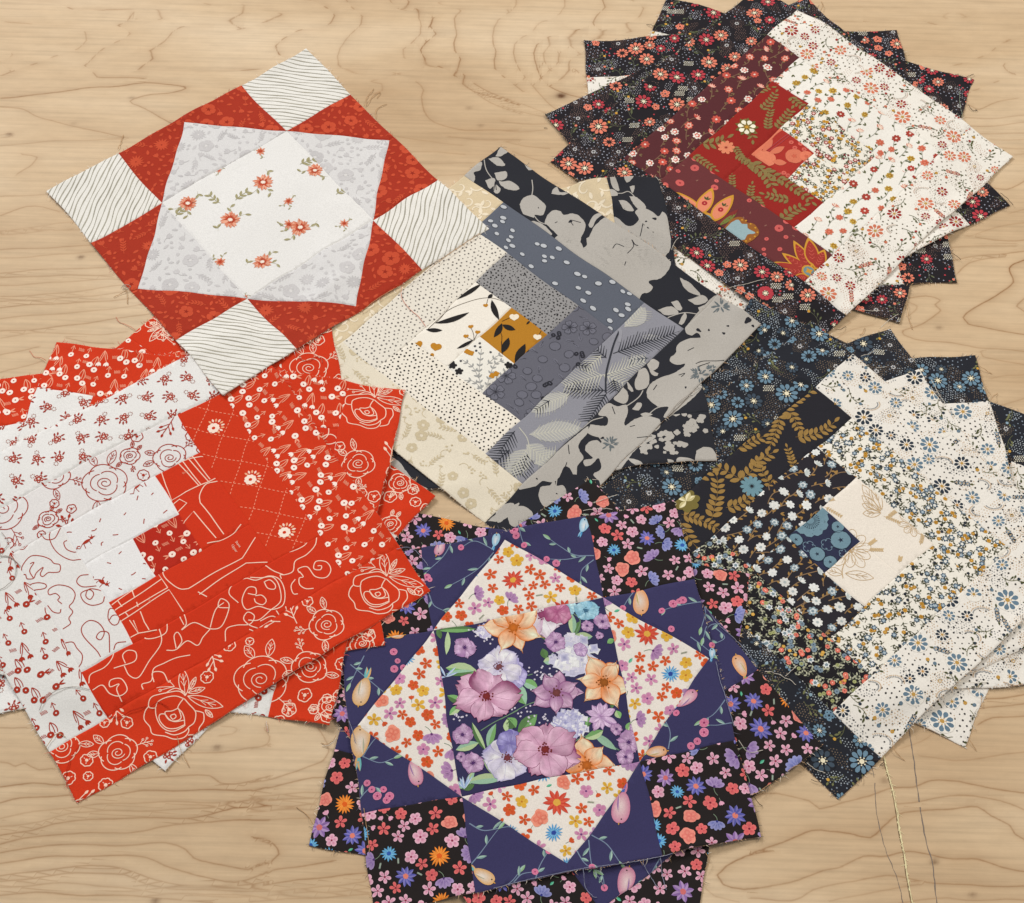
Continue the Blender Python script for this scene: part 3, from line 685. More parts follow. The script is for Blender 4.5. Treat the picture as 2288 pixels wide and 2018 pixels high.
@fabric('red_grid', (204, 52, 17), 'bright red strip quilted with a dashed diamond grid')
def _(cv, rnd, ang):
    c = C(240, 142, 112); A, B, D = cv.P(10, 70, 320), cv.P(10, 265, 360), cv.P(10, 125, 160)      # one crossing and its neighbours along both diagonals
    e, f = B-A, (D-A)*1.02
    for i in range(-16, 17):
        for u, v in ((e, f), (f, e)):
            L = float(np.linalg.norm(u)); du = u/L; n = int(L/3.5)
            for j in range(-16*n, 16*n):
                q = A+v*i+u*(j/n)
                if cv.inside(q[0], q[1], 1): cv.stroke([q, q+du*2.2], 0.8, c, 0)
    for (t, x, y) in ((5, 1640, 1550), (9, 1915, 250), (10, 270, 660)):
        p = cv.P(t, x, y); cv.flower(p[0]-1, p[1]-1.5, 5.6, 9, C(248, 226, 210), None, C(204, 52, 17), lev=1, rc=0.3)
        for i in range(9): q = i*0.42-0.9; cv.leaf(p[0]+5.0*math.cos(q), p[1]+5.0*math.sin(q), q, 4.0, 2.0, C(246, 214, 196) if i % 2 else C(238, 170, 130), None, 1)
def doodle(cv, rnd, c, sp=26, wd=0.95):
    for x, y in cv.toss(sp, rnd, 0.3):
        h = rnd.uniform(0, 6.28); p = np.array((x, y)); P = [p]; k = rnd.choice((-1, 1))
        for i in range(rnd.randint(22, 46)):
            h += k*(0.16+0.30*math.sin(i*0.35+x)**2)*(1.6 if 8 < i % 18 < 15 else 0.5)
            if rnd.random() < 0.06: k = -k
            p = p+np.array((math.cos(h), math.sin(h)))*2.1; P.append(p)
        cv.stroke(np.array(P), wd, c, rnd.choice((0, 1)))
        if rnd.random() < 0.35: ring_flower(cv, *P[0], 3.0, c, rnd, 0.8)
@fabric('red_doodle', (203, 49, 16), 'bright red strip with looping pink line drawings')
def _(cv, rnd, ang):
    S = lambda t, pts: cv.stroke(crv([cv.P(t, *p) for p in pts]), 0.85, RL, 1)
    if not cv.blk.top: return doodle(cv, rnd, RL)
    S(9, [(1810, 1200), (1745, 1130), (1790, 1050), (1880, 1015), (1960, 1035), (2060, 1010), (2140, 1040), (2175, 1130), (2150, 1230), (2060, 1260), (1960, 1230), (1870, 1250), (1840, 1180), (1890, 1090), (1950, 1090), (1950, 1140), (1890, 1130)])
    S(9, [(1400, 1360), (1370, 1290), (1400, 1270), (1420, 1350), (1380, 1400), (1480, 1340), (1600, 1390), (1690, 1370), (1740, 1220), (1680, 1170), (1660, 1230), (1740, 1240)])
    S(9, [(1600, 1390), (1540, 1450), (1500, 1510), (1420, 1480), (1340, 1550), (1270, 1555)]); S(9, [(1600, 1380), (1640, 1250), (1700, 1200)])
    S(9, [(1340, 1540), (1320, 1450), (1350, 1420), (1380, 1480), (1350, 1540)])
    S(9, [(1710, 1490), (1720, 1400), (1800, 1370), (1900, 1360), (1930, 1300), (1880, 1270), (1850, 1320), (1900, 1370), (1990, 1400)])
    S(9, [(960, 1660), (940, 1600), (980, 1560), (1040, 1570), (1030, 1640), (870, 1700)]); S(9, [(1200, 1370), (1225, 1500), (1140, 1640), (1060, 1760), (990, 1750), (950, 1680)])
    S(9, [(1270, 1330), (1260, 1420), (1180, 1460), (1100, 1460), (1130, 1400), (1190, 1400)]); S(13, [(690, 150), (700, 80), (800, 30), (860, -40), (885, -120), (990, -190)])
    S(13, [(720, 200), (790, 165), (850, 230), (930, 250), (980, 200), (930, 120), (850, 130), (850, 180), (915, 160), (900, 200), (940, 290)])
    S(13, [(1100, 190), (1090, 150), (1160, 120), (1180, 30), (1260, -10), (1350, -50), (1450, -75)]); S(13, [(1180, 130), (1170, 60), (1250, 60), (1290, 140)])
    S(10, [(245, 1030), (235, 1000), (265, 1000), (330, 970), (350, 890), (440, 840), (500, 770), (505, 690)]); S(10, [(270, 825), (340, 810), (420, 770), (450, 715)])
    S(10, [(110, 920), (180, 970), (260, 1000)]); S(10, [(380, 980), (370, 950), (440, 935), (500, 1010), (580, 1020), (620, 960), (590, 900), (510, 895), (490, 950), (540, 960), (550, 930), (520, 930)])
    S(10, [(380, 970), (410, 1010), (380, 1020), (385, 1070), (430, 1100), (490, 1100)]); S(10, [(350, 1030), (320, 1080), (335, 1140), (370, 1140)])
    S(10, [(120, 1050), (160, 1040), (200, 1080), (190, 1110), (140, 1100), (115, 1050)]); S(10, [(40, 1150), (90, 1150), (120, 1190), (90, 1220), (40, 1200), (30, 1170)])
    S(10, [(-20, 1330), (60, 1330), (140, 1270), (230, 1200), (230, 1090), (180, 1020), (90, 1020), (10, 1010)]); S(10, [(-10, 1400), (90, 1430), (200, 1390), (270, 1310), (265, 1240)])
    S(10, [(70, 1340), (150, 1310), (220, 1330)]); S(10, [(190, 1270), (230, 1330), (245, 1350)])
@fabric('white_doodle', (226, 223, 220), 'white strip with looping red line drawings')
def _(cv, rnd, ang):
    S = lambda t, pts: cv.stroke(crv([cv.P(t, *p) for p in pts]), 0.8, WL, 1)
    if not cv.blk.top: return doodle(cv, rnd, WL)
    S(9, [(405, 610), (390, 700), (440, 800), (540, 860), (625, 860)]); S(9, [(320, 660), (360, 710), (430, 700), (470, 620)]); S(9, [(525, 715), (500, 730), (520, 780), (580, 805), (600, 790)])
    S(9, [(175, 960), (185, 900), (240, 835), (320, 835), (390, 860), (420, 890), (465, 900), (465, 950), (420, 960), (380, 960), (340, 990), (320, 970), (340, 920), (290, 960), (270, 1000), (220, 1000), (210, 970), (180, 965)])
    S(9, [(270, 1000), (240, 940), (270, 880), (240, 890)]); S(9, [(250, 1090), (235, 1050), (300, 1035), (360, 1050), (350, 1080), (250, 1090)])
    S(9, [(470, 1200), (440, 1170), (460, 1150), (430, 1120), (380, 1130), (380, 1090), (450, 1055), (540, 1070), (580, 1120), (560, 1180), (525, 1220), (550, 1260), (520, 1310), (535, 1350), (480, 1395)])
    S(9, [(680, 980), (620, 985), (595, 1030), (640, 1070), (740, 1070)]); S(9, [(800, 1150), (780, 1200), (700, 1215), (640, 1180), (625, 1120), (690, 1095), (720, 1130), (690, 1170), (660, 1140), (690, 1090), (790, 1110)])
    S(9, [(770, 1610), (740, 1560), (640, 1450), (620, 1380), (670, 1330), (740, 1350), (790, 1420), (770, 1480), (735, 1460), (760, 1420), (820, 1430), (835, 1500), (840, 1580)])
    S(9, [(500, 1500), (560, 1495), (590, 1540), (630, 1590), (625, 1650), (600, 1690)]); S(9, [(900, 1290), (870, 1250), (830, 1250), (815, 1320), (850, 1370), (890, 1360), (900, 1300), (850, 1300), (820, 1340)])
    S(9, [(360, 1210), (400, 1260), (450, 1270), (460, 1240)]); S(9, [(870, 1560), (890, 1510), (960, 1495)]); ring_flower(cv, *cv.P(9, 175, 745), 5, WL, rnd, 0.8)
def critter(cv, x, y, a, c):
    ca, sa = math.cos(a), math.sin(a)
    W_ = lambda u, v: (x+u*ca-v*sa, y+u*sa+v*ca)
    cv.leaf(*W_(-4.5, 0), a, 9, 3.2, c, None, 1); cv.disc(*W_(5.2, 0.6), 1.5, c, 7, None, 2); cv.leaf(*W_(5.6, 0.8), a-0.2, 3.0, 1.0, c, None, 2)
    for u, v, e, f in ((-4, 0, -8, -2.5), (-8, -2.5, -10, 0), (2, -1, 2, -5), (-3, -1, -4, -5.5), (4.5, 1.5, 3.5, 3.5), (5.8, 1.5, 6.2, 3.6)): cv.stroke([W_(u, v), W_(e, f)], 0.6, c, 1)
@fabric('white_bird', (230, 228, 227), 'white strip with sparse red dashes and small leaping animals')
def _(cv, rnd, ang):
    for (t, x, y, a) in ((9, 1040, 310, 1.0), (9, 670, 730, 0.7), (9, 780, 1040, -0.6)): critter(cv, *cv.P(t, x, y), a, WL)
    for x, y in cv.toss(20, rnd, 0.4):
        a = rnd.uniform(0, 6); L = rnd.uniform(1.2, 2.4); d = np.array((math.cos(a), math.sin(a)))*L; n = np.array((-d[1], d[0])); p = np.array((x, y))
        cv.stroke(crv([p-d, p+n*rnd.uniform(-0.5, 0.5), p+d+n*rnd.uniform(-0.8, 0.8)], 0.8), 0.85, WL, 0)
@fabric('red_plan', (204, 50, 17), 'bright red strip with drafted pink line work')
def _(cv, rnd, ang):
    if not cv.blk.top: return doodle(cv, rnd, RL)
    L = lambda pts, c=0: cv.stroke(np.array([cv.P(9, *p) for p in pts]) if not c else crv([cv.P(9, *p) for p in pts]), 0.9, RL, 1)
    for pts in ([(1230, 170), (1260, 300), (1300, 410), (1410, 345), (1515, 300)], [(1345, 110), (1440, 210), (1515, 300)], [(1365, 75), (1530, 290)], [(1405, 60), (1590, 265)], [(1450, 55), (1605, 250)],
                [(1220, 185), (1350, 125), (1460, 95), (1550, 75)], [(1515, 300), (1590, 270), (1645, 240)], [(1310, 440), (1360, 400), (1415, 430), (1350, 500)], [(1400, 580), (1470, 495), (1650, 705)],
                [(1515, 430), (1600, 530), (1710, 675)], [(1440, 1085), (1850, 860), (1950, 710)], [(1520, 1130), (1880, 900), (2040, 905)], [(1510, 1110), (1575, 1150)],
                [(850, 1220), (1200, 960), (1280, 1085)], [(870, 1260), (1235, 1020)], [(900, 1300), (1280, 1085)], [(915, 1340), (1290, 1100), (1400, 1260)], [(900, 1185), (930, 1230)], [(1010, 1100), (1030, 1155)],
                [(1045, 1190), (1055, 1225)], [(950, 1270), (975, 1300)], [(980, 1330), (1050, 1430), (1010, 1330)], [(1070, 1260), (1095, 1340), (1130, 1400)], [(990, 1460), (1050, 1425), (1190, 1400)]): L(pts)
    L([(1515, 430), (1515, 370), (1570, 290), (1660, 262)], 1); L([(1580, 745), (1690, 720), (1780, 670), (1835, 600)], 1); L([(1245, 925), (1260, 1000), (1320, 1060), (1380, 1090), (1440, 1085)], 1)
    lettering(cv, 9, 1765, 760, 1805, 825, 'Upper', 3.4, RL); lettering(cv, 9, 1795, 735, 1845, 805, 'Stave', 3.4, RL)
    lettering(cv, 9, 1400, 215, 1475, 175, 'Back', 3.2, C(238, 150, 120)); lettering(cv, 9, 1125, 1160, 1160, 1215, 'Top', 3.2, C(238, 150, 120))
# ---- grey log cabin
NV, SG = C(37, 37, 44), C(178, 173, 166)
def silh(cv, x, y, r, k, rot, rnd, nick=True):
    ring = cv.blob(x, y, r, k, 0.30, SG, rot, rnd.uniform(0.8, 1.0), 48, rnd.choice((0, 1)), None, rnd, 0.55)
    if nick:
        for i in range(4):
            a = rnd.uniform(0, 6.28); q = rnd.uniform(0.08, 0.55)*r; cv.leaf(x+q*math.cos(a), y+q*math.sin(a), a+rnd.uniform(-0.5, 0.5), rnd.uniform(2, 4.5), rnd.uniform(0.6, 1.5), NV, None, 3)
def silh_leaf(cv, x, y, a, L, w_): cv.leaf(x, y, a, L, w_, SG, None, 1, 8, 0.5, 0.6); cv.stroke([(x+0.15*L*math.cos(a), y+0.15*L*math.sin(a)), (x+0.75*L*math.cos(a+0.06), y+0.75*L*math.sin(a+0.06))], 0.35, C(120, 118, 115), 3)
@fabric('black_flower', (38, 39, 46), 'near black strip with large grey flower silhouettes')
def _(cv, rnd, ang):
    S = lambda t, pts, jag=0.3: shape(cv, t, pts, SG, rnd, 1, jag)
    for t, pts in ((3, [(660, 1810), (690, 1750), (750, 1690), (800, 1665), (870, 1680), (960, 1745), (1040, 1715), (1010, 1650), (1060, 1620), (1130, 1640), (1190, 1680), (1215, 1640), (1260, 1700), (1285, 1910), (1255, 1970), (1290, 2010), (1280, 2070), (1220, 2130), (1120, 2150), (1150, 2190), (1120, 2230), (1070, 2240), (1030, 2290), (900, 2220), (600, 2000), (410, 1850), (420, 1795), (470, 1780), (510, 1810), (560, 1815), (610, 1860), (625, 1890), (650, 1870), (640, 1820)]),
                   (3, [(320, 1700), (350, 1640), (400, 1600), (450, 1610), (470, 1640), (540, 1630), (600, 1660), (635, 1720), (620, 1770), (600, 1810), (590, 1900), (500, 1860), (420, 1790)]), (3, [(140, 1560), (170, 1512), (240, 1490), (300, 1530), (340, 1575), (310, 1640), (250, 1640), (240, 1660), (200, 1645), (160, 1630)]), (3, [(200, 1680), (260, 1690), (330, 1730), (380, 1790), (300, 1770), (240, 1720)]),
                   (7, [(1385, 800), (1600, 570), (1760, 600), (1985, 790), (1730, 1040), (1500, 1290), (1290, 1480), (1225, 1500), (1260, 1420), (1180, 1410), (1110, 1340), (1120, 1260), (1200, 1190), (1300, 1150), (1370, 1110), (1400, 1075), (1340, 1080), (1285, 1050), (1295, 1015), (1330, 990), (1345, 920), (1430, 880), (1505, 868), (1480, 832), (1440, 860), (1395, 840)]),
                   (7, [(1110, 1080), (1150, 1035), (1200, 1060), (1190, 1110), (1160, 1130), (1200, 1150), (1190, 1170), (1150, 1160)]), (7, [(1050, 1120), (1100, 1110), (1130, 1170), (1130, 1230), (1090, 1270), (1030, 1270), (1020, 1220), (1040, 1170)]), (7, [(930, 1250), (962, 1300), (940, 1375), (850, 1345), (885, 1300)]),
                   (7, [(670, 1530), (790, 1545), (800, 1480), (735, 1460), (770, 1400), (815, 1370), (880, 1400), (945, 1385), (955, 1450), (930, 1550), (1010, 1500), (1090, 1480), (1195, 1515), (1190, 1580), (1130, 1620), (1170, 1650), (1040, 1740), (960, 1830), (900, 1900), (780, 2005), (745, 1960), (700, 1910), (760, 1870), (745, 1790), (700, 1830), (640, 1850), (630, 1805), (700, 1790), (640, 1730), (660, 1670), (720, 1655), (755, 1680), (740, 1640), (650, 1600)]),
                   (7, [(560, 1620), (640, 1545), (650, 1590), (590, 1680), (600, 1740), (630, 1790), (580, 1850), (575, 1910), (550, 1910), (520, 1860), (480, 1850), (440, 1930), (400, 1960), (320, 1955), (270, 1995), (140, 2010), (370, 1790)]), (11, [(410, 240), (430, 285), (480, 280), (505, 330), (470, 380), (430, 440), (330, 445), (290, 380), (310, 300), (380, 280)]), (11, [(60, 490), (130, 440), (200, 460), (240, 510), (200, 580), (90, 595), (50, 540)]), (11, [(-40, 440), (90, 420), (60, 500), (-30, 570)]),
                   (11, [(1480, 60), (1530, 25), (1590, 30), (1640, 90), (1650, 150), (1490, 165)]), (11, [(1330, 172), (1340, 120), (1400, 115), (1480, 140), (1470, 168)]), (11, [(955, 110), (1040, 140), (1080, 185), (1010, 172)]), (11, [(1265, 130), (1310, 140), (1320, 190), (1270, 190)]), (2, [(1610, 1330), (1700, 1250), (1765, 1230), (1750, 1290), (1700, 1310), (1710, 1350), (1680, 1390)]),
                   (2, [(1860, 1310), (1950, 1300), (1940, 1350), (1880, 1370)]), (2, [(1785, 1370), (1850, 1350), (1862, 1390), (1820, 1440)]), (2, [(1850, 1390), (1900, 1440), (1880, 1478), (1850, 1460)]), (2, [(1890, 1372), (1980, 1400), (2042, 1432), (1960, 1446), (1900, 1405)]), (2, [(1810, 1202), (1880, 1190), (1942, 1252), (1880, 1252)]), (2, [(1860, 1182), (1900, 1105), (1950, 1140), (1900, 1182)]),
                   (3, [(-30, 1350), (40, 1300), (50, 1345), (0, 1372)]), (3, [(0, 1380), (80, 1380), (138, 1442), (60, 1446)]), (3, [(0, 1110), (45, 1150), (0, 1170), (-30, 1140)]), (3, [(180, 1250), (245, 1282), (215, 1294)]), (3, [(380, 1475), (395, 1440), (430, 1420), (445, 1460), (505, 1470), (480, 1485)]), (3, [(820, 1370), (870, 1400), (888, 1490), (840, 1470)]), (3, [(930, 1358), (1012, 1355), (1000, 1400), (950, 1430)]), (3, [(970, 1460), (1012, 1450), (990, 1505)]),
                   (3, [(800, 1480), (860, 1490), (872, 1530), (810, 1530)]), (3, [(880, 1568), (940, 1570), (1000, 1642), (930, 1640)]), (3, [(960, 1530), (1020, 1540), (1088, 1610), (1070, 1652), (1000, 1600)]), (3, [(655, 1720), (700, 1650), (782, 1628), (720, 1682), (680, 1745)]), (7, [(1362, 430), (1440, 470), (1512, 552), (1420, 530), (1380, 490)]), (7, [(1412, 590), (1520, 550), (1562, 590), (1480, 622)]), (7, [(1188, 660), (1290, 640), (1342, 692), (1250, 702)]), (7, [(1290, 610), (1340, 600), (1372, 662), (1340, 672)]), (7, [(1338, 772), (1390, 690), (1402, 730), (1360, 782)]), (7, [(1490, 642), (1545, 620), (1520, 685)]),
                   (7, [(560, 1660), (600, 1600), (650, 1540), (640, 1590)]), (7, [(960, 1200), (990, 1240), (1005, 1285), (970, 1270)]), (7, [(990, 1420), (1030, 1370), (1062, 1382), (1040, 1430)]), (7, [(1050, 1460), (1090, 1452), (1142, 1470), (1090, 1486)]), (10, [(1800, 560), (1900, 480), (2040, 420), (1960, 520), (1880, 560)]), (10, [(1960, 510), (2040, 470), (2100, 500), (2040, 560), (1980, 550)]), (10, [(1070, 60), (1140, 110), (1250, 250), (1400, 350), (1480, 372), (1400, 400), (1250, 360), (1060, 220)])): S(t, pts)
    St = lambda t, *pts: cv.stroke(crv([cv.P(t, *p) for p in pts]), 1.0, SG, 0)
    St(2, (1780, 1210), (1800, 1290), (1850, 1370)); St(3, (240, 1370), (240, 1440), (230, 1500)); St(3, (240, 1640), (280, 1690), (330, 1710)); St(3, (800, 1510), (900, 1510), (970, 1500), (1060, 1620)); St(7, (1260, 720), (1380, 690), (1500, 690)); St(7, (940, 1400), (1040, 1330), (1080, 1280)); St(7, (1100, 1480), (1180, 1420), (1300, 1410)); St(11, (425, 290), (430, 230)); St(7, (600, 1560), (680, 1500), (770, 1480)); St(7, (640, 1000), (690, 1030))
    for (t, x, y, k, sp) in ((7, 1280, 1680, 30, 110), (7, 1420, 1540, 24, 100), (7, 1090, 1740, 10, 70)):
        for i in range(k): p = cv.P(t, x+rnd.gauss(0, sp*0.55), y+rnd.gauss(0, sp*0.55)); cv.blob(p[0], p[1], rnd.uniform(1.8, 4.2), rnd.choice((3, 4, 5)), 0.4, SG, rnd.random()*6, 1, 15, i % 3)
    nick = lambda t, *pts: cv.stroke(crv([cv.P(t, *p) for p in pts], 0.8), 0.8, NV, 3)
    for a in ((7, (845, 205), (870, 170), (930, 190)), (7, (960, 240), (1000, 190), (985, 145), (1010, 180), (1035, 190)), (7, (945, 330), (955, 300)), (7, (1050, 120), (1070, 40)), (7, (1480, 1080), (1560, 1050), (1700, 1040)), (7, (1490, 1110), (1590, 1060)), (7, (1160, 1280), (1190, 1240)), (7, (1420, 975), (1465, 950)), (7, (1350, 1160), (1395, 1150), (1370, 1175)), (7, (840, 1400), (862, 1460)), (7, (1010, 1550), (970, 1560)), (7, (1140, 1640), (1020, 1650)), (7, (480, 1870), (500, 1820)), (3, (600, 1700), (520, 1680), (540, 1720)), (3, (400, 1700), (420, 1690)), (3, (280, 1580), (285, 1590)), (7, (510, 1690), (520, 1760)), (7, (750, 1640), (770, 1635)), (2, (1860, 1380), (1870, 1450)), (2, (1860, 1380), (1850, 1460))): nick(*a)
    for (t, x, y, q) in ((7, 1490, 812, 3), (7, 1570, 805, 1.6), (7, 1682, 840, 2), (7, 1716, 790, 1.6), (7, 1865, 760, 4.5), (7, 1905, 800, 2), (7, 1405, 1260, 1.5), (7, 760, 1640, 2), (3, 1160, 1700, 2.6), (3, 1095, 1725, 1.5), (3, 520, 1690, 2.5), (11, 280, 240, 1.2), (11, 430, 340, 1)): p = cv.P(t, x, y); cv.blob(p[0], p[1], q, 3, 0.5, NV, rnd.random()*6, 0.7, 15, 3)
    for (t, x, y, q) in ((7, 825, 1690, 8), (7, 1660, 640, 9), (7, 1500, 1170, 9), (7, 1600, 1110, 5)):
        p = cv.P(t, x, y)
        for i in range(26): a = rnd.uniform(0, 6.28); u = rnd.uniform(0, q*0.6); cv.leaf(p[0]+u*math.cos(a), p[1]+u*math.sin(a), a, q*0.6, 1.5, C(100, 108, 112), None, 4)
    if not cv.blk.top:
        for x, y in cv.toss(30, rnd, 0.3):
            if near(cv.blk.hid, np.array([x/1000+cv.blk.o[0]]), np.array([y/1000+cv.blk.o[1]]))[0]: continue
@fabric('blue_grey', (94, 99, 111), 'slate blue grey strip with pairs of pale oval dots')
def _(cv, rnd, ang):
    pts = [cv.P(7, *p) for p in ((75, 110), (35, 195), (85, 180), (275, 160), (325, 175), (440, 195), (330, 255), (390, 265), (330, 290), (580, 385), (635, 405), (845, 455), (415, 460), (590, 490), (665, 525), (620, 585), (925, 525), (975, 540), (960, 620), (960, 655), (865, 660), (905, 700), (815, 735), (820, 795), (690, 640), (230, 330), (160, 240), (500, 300), (740, 460))]+[cv.P(2, *p) for p in ((1815, 1690), (1910, 1665), (1905, 1695), (1850, 1728), (1920, 1580), (1870, 1790), (1985, 1760), (1960, 1840))]
    if not cv.blk.top: pts = cv.toss(11, rnd, 0.35)
    for (x, y) in pts:
        a = rnd.uniform(-0.8, -0.3); q = rnd.uniform(0.85, 1.15); cv.disc(x, y, 3.7*q, C(68, 72, 82), 12, None, 0, 0.72, a); cv.disc(x+0.1, y+0.1, 3.0*q, C(188, 191, 196), 12, None, 2, 0.68, a)
def specks(cv, rnd, sp, r, c, jit=0.3, rot=0.4, pick=None):
    pts = cv.toss(sp, rnd, jit, rot, 2)
    cv.dots(pts, np.array([r*rnd.uniform(0.7, 1.25) for _ in pts]), c, 6, 0)
@fabric('grey_speckle', (150, 148, 148), 'mid grey strip with tiny black dots')
def _(cv, rnd, ang): specks(cv, rnd, 4.0, 0.85, C(46, 44, 46)); specks(cv, rnd, 5.5, 0.5, C(96, 94, 96))
@fabric('dot_light', (230, 223, 210), 'cream strip with small soft grey dots')
def _(cv, rnd, ang): specks(cv, rnd, 5.0, 0.88, C(120, 114, 110), 0.2)
@fabric('dot_black', (236, 228, 214), 'cream strip with small black dots')
def _(cv, rnd, ang): specks(cv, rnd, 4.7, 0.92, C(40, 36, 36), 0.22)

@fabric('blossom_grey', (101, 101, 112), 'dark grey strip with line drawn blossoms')
def _(cv, rnd, ang):
    d = C(70, 70, 80); l = C(112, 112, 124)
    def fl(x, y, r, a):
        for i in range(5):
            q = a+i*1.257; cv.petal(x, y, q, r, r*0.72, C(106, 106, 118), l, 0, 7)
            t = np.linspace(PI*0.62, -PI*0.62, 10); lx = np.concatenate([[0.1*r], r*(0.55+0.45*np.cos(np.linspace(PI*0.55, -PI*0.55, 8))), [0.1*r]]); ly = np.concatenate([[0], r*0.36*np.sin(np.linspace(PI*0.62, -PI*0.62, 8)), [0]]); lx[4:6] *= 0.9
            cv.stroke(np.stack([x+lx*math.cos(q)-ly*math.sin(q), y+lx*math.sin(q)+ly*math.cos(q)], 1), 0.65, d, 1); cv.stroke([(x, y), (x+0.55*r*math.cos(q), y+0.55*r*math.sin(q))], 0.5, d, 2)
        cv.disc(x, y, 1.2, C(48, 48, 56), 6, None, 3)
    def ring(x, y, r, a): cv.disc(x, y, r, C(107, 107, 119), 14, None, 0); cv.stroke(arc(x, y, r, a, a+6.0, 18, rnd.uniform(0.85, 1)), 0.65, d, 1)
    def blk(x, y, r, a):
        for q in range(4): cv.flower(x+rnd.uniform(-1, 1)*r*0.6, y+rnd.uniform(-1, 1)*r*0.6, 2.3, 5, C(42, 42, 50), None, C(100, 100, 113), lev=2)
        cv.stroke(bez((x, y), (x+r*0.7*math.cos(a), y+r*0.7*math.sin(a)), (x+1.4*r*math.cos(a+.4), y+1.4*r*math.sin(a+.4))), 0.6, d, 1)
    def bud(x, y, r, a): cv.leaf(x-r*math.cos(a), y-r*math.sin(a), a, 2*r, r, C(106, 106, 118), l, 0); cv.stroke([(x-1.6*r*math.cos(a), y-1.6*r*math.sin(a)), (x+0.4*r*math.cos(a), y+0.4*r*math.sin(a))], 0.55, d, 1)
    pack(cv, rnd, [(3, 9.5, fl), (2, 4.8, ring), (1.2, 5.5, blk), (1.5, 3.4, bud)], 700, 0.95)
def feather(cv, x, y, a, L, w_, c, rnd, veins=15, cm=None):
    ca, sa = math.cos(a), math.sin(a); veins = max(5, int(L/3.6))
    if cm is not None: cv.leaf(x, y, a, L, w_*0.85, cm, None, 0, 9)
    cv.stroke([(x, y), (x+L*ca, y+L*sa)], 0.9, c, 1, True)
    for i in range(veins):
        t = 0.08+0.86*i/veins; h = w_/2*math.sin(PI*(0.16+0.8*t))**0.6*rnd.uniform(0.85, 1.1)
        for s_ in (1, -1):
            p = (x+t*L*ca, y+t*L*sa); e = (p[0]+h*0.75*ca-s_*h*sa, p[1]+h*0.75*sa+s_*h*ca); m = ((p[0]+e[0])/2-s_*0.05*h*sa+0.08*h*ca, (p[1]+e[1])/2); cv.stroke(bez(p, m, e, 5), 1.25, c, 1, True)
@fabric('feather_grey', (141, 141, 150), 'lavender grey strip with feathery black and cream leaves')
def _(cv, rnd, ang):
    K, W_ = C(48, 50, 58), C(190, 188, 176)
    for (t, x, y, x2, y2, w_, c, cm) in ((7, 850, 985, 1345, 825, 27, K, 0), (7, 1050, 862, 1230, 872, 8, C(140, 140, 150), 1), (7, 930, 790, 1095, 640, 24, W_, 1), (7, 800, 1150, 1120, 1050, 26, W_, 0), (7, 1120, 1030, 960, 1050, 12, C(66, 72, 84), 1), (7, 800, 1150, 450, 1235, 30, W_, 0), (7, 800, 1275, 470, 1245, 22, K, 0), (7, 800, 1290, 640, 1530, 24, K, 0), (7, 780, 1150, 960, 1230, 20, W_, 0), (7, 860, 1190, 870, 1290, 16, K, 0),
                                     (7, 525, 1290, 220, 1440, 22, W_, 1), (7, 210, 1610, 610, 1560, 26, W_, 1), (7, 100, 1590, -30, 1760, 24, K, 0), (7, 800, 1020, 690, 930, 22, K, 0), (7, 200, 1720, 60, 1930, 26, W_, 1), (11, 200, 60, 150, 240, 24, K, 0), (11, 190, -10, 340, 90, 24, W_, 1), (11, 60, 30, -70, 150, 26, K, 0), (7, 250, 1830, 440, 1740, 20, W_, 1), (7, 370, 1350, 240, 1430, 14, K, 0), (7, 760, 1000, 640, 1130, 20, W_, 0), (7, 560, 1060, 700, 1100, 12, K, 0)):
        p, q = cv.P(t, x, y), cv.P(t, x2, y2); d = q-p; feather(cv, p[0], p[1], math.atan2(d[1], d[0]), float(np.hypot(*d)), w_, c, rnd, 15, C(170, 169, 168) if cm else None)
    cv.stroke(crv([cv.P(7, *p) for p in ((790, 1290), (830, 1000), (900, 800))]), 1.8, K, 2); cv.stroke(crv([cv.P(7, *p) for p in ((900, 900), (905, 830), (890, 800))]), 3.2, C(150, 150, 158), 3); cv.stroke(crv([cv.P(7, *p) for p in ((130, 1560), (200, 1650), (220, 1790))]), 1.0, W_, 2)
    if not cv.blk.top:
        for x, y in cv.toss(24, rnd, 0.3): feather(cv, x, y, rnd.uniform(0, 6), 26, 13, rnd.choice((K, W_)), rnd)
@fabric('scroll_beige', (216, 197, 163), 'sandy beige strip with cream scrolls')
def _(cv, rnd, ang):
    c = C(236, 222, 197)
    for x, y in cv.toss(19, rnd, 0.25):
        a = rnd.uniform(0, 6); t = np.linspace(0, 4.4, 16); r = 8.5*(1-t/5.4)
        cv.stroke(np.stack([x+r*np.cos(a+t), y+r*np.sin(a+t)], 1), np.linspace(2.0, 0.9, 16), c, 0)
        for s_ in (0.4, 1.7): cv.leaf(x+8*math.cos(a+s_), y+8*math.sin(a+s_), a+s_+0.6, 9, 3.6, c, None, 1)
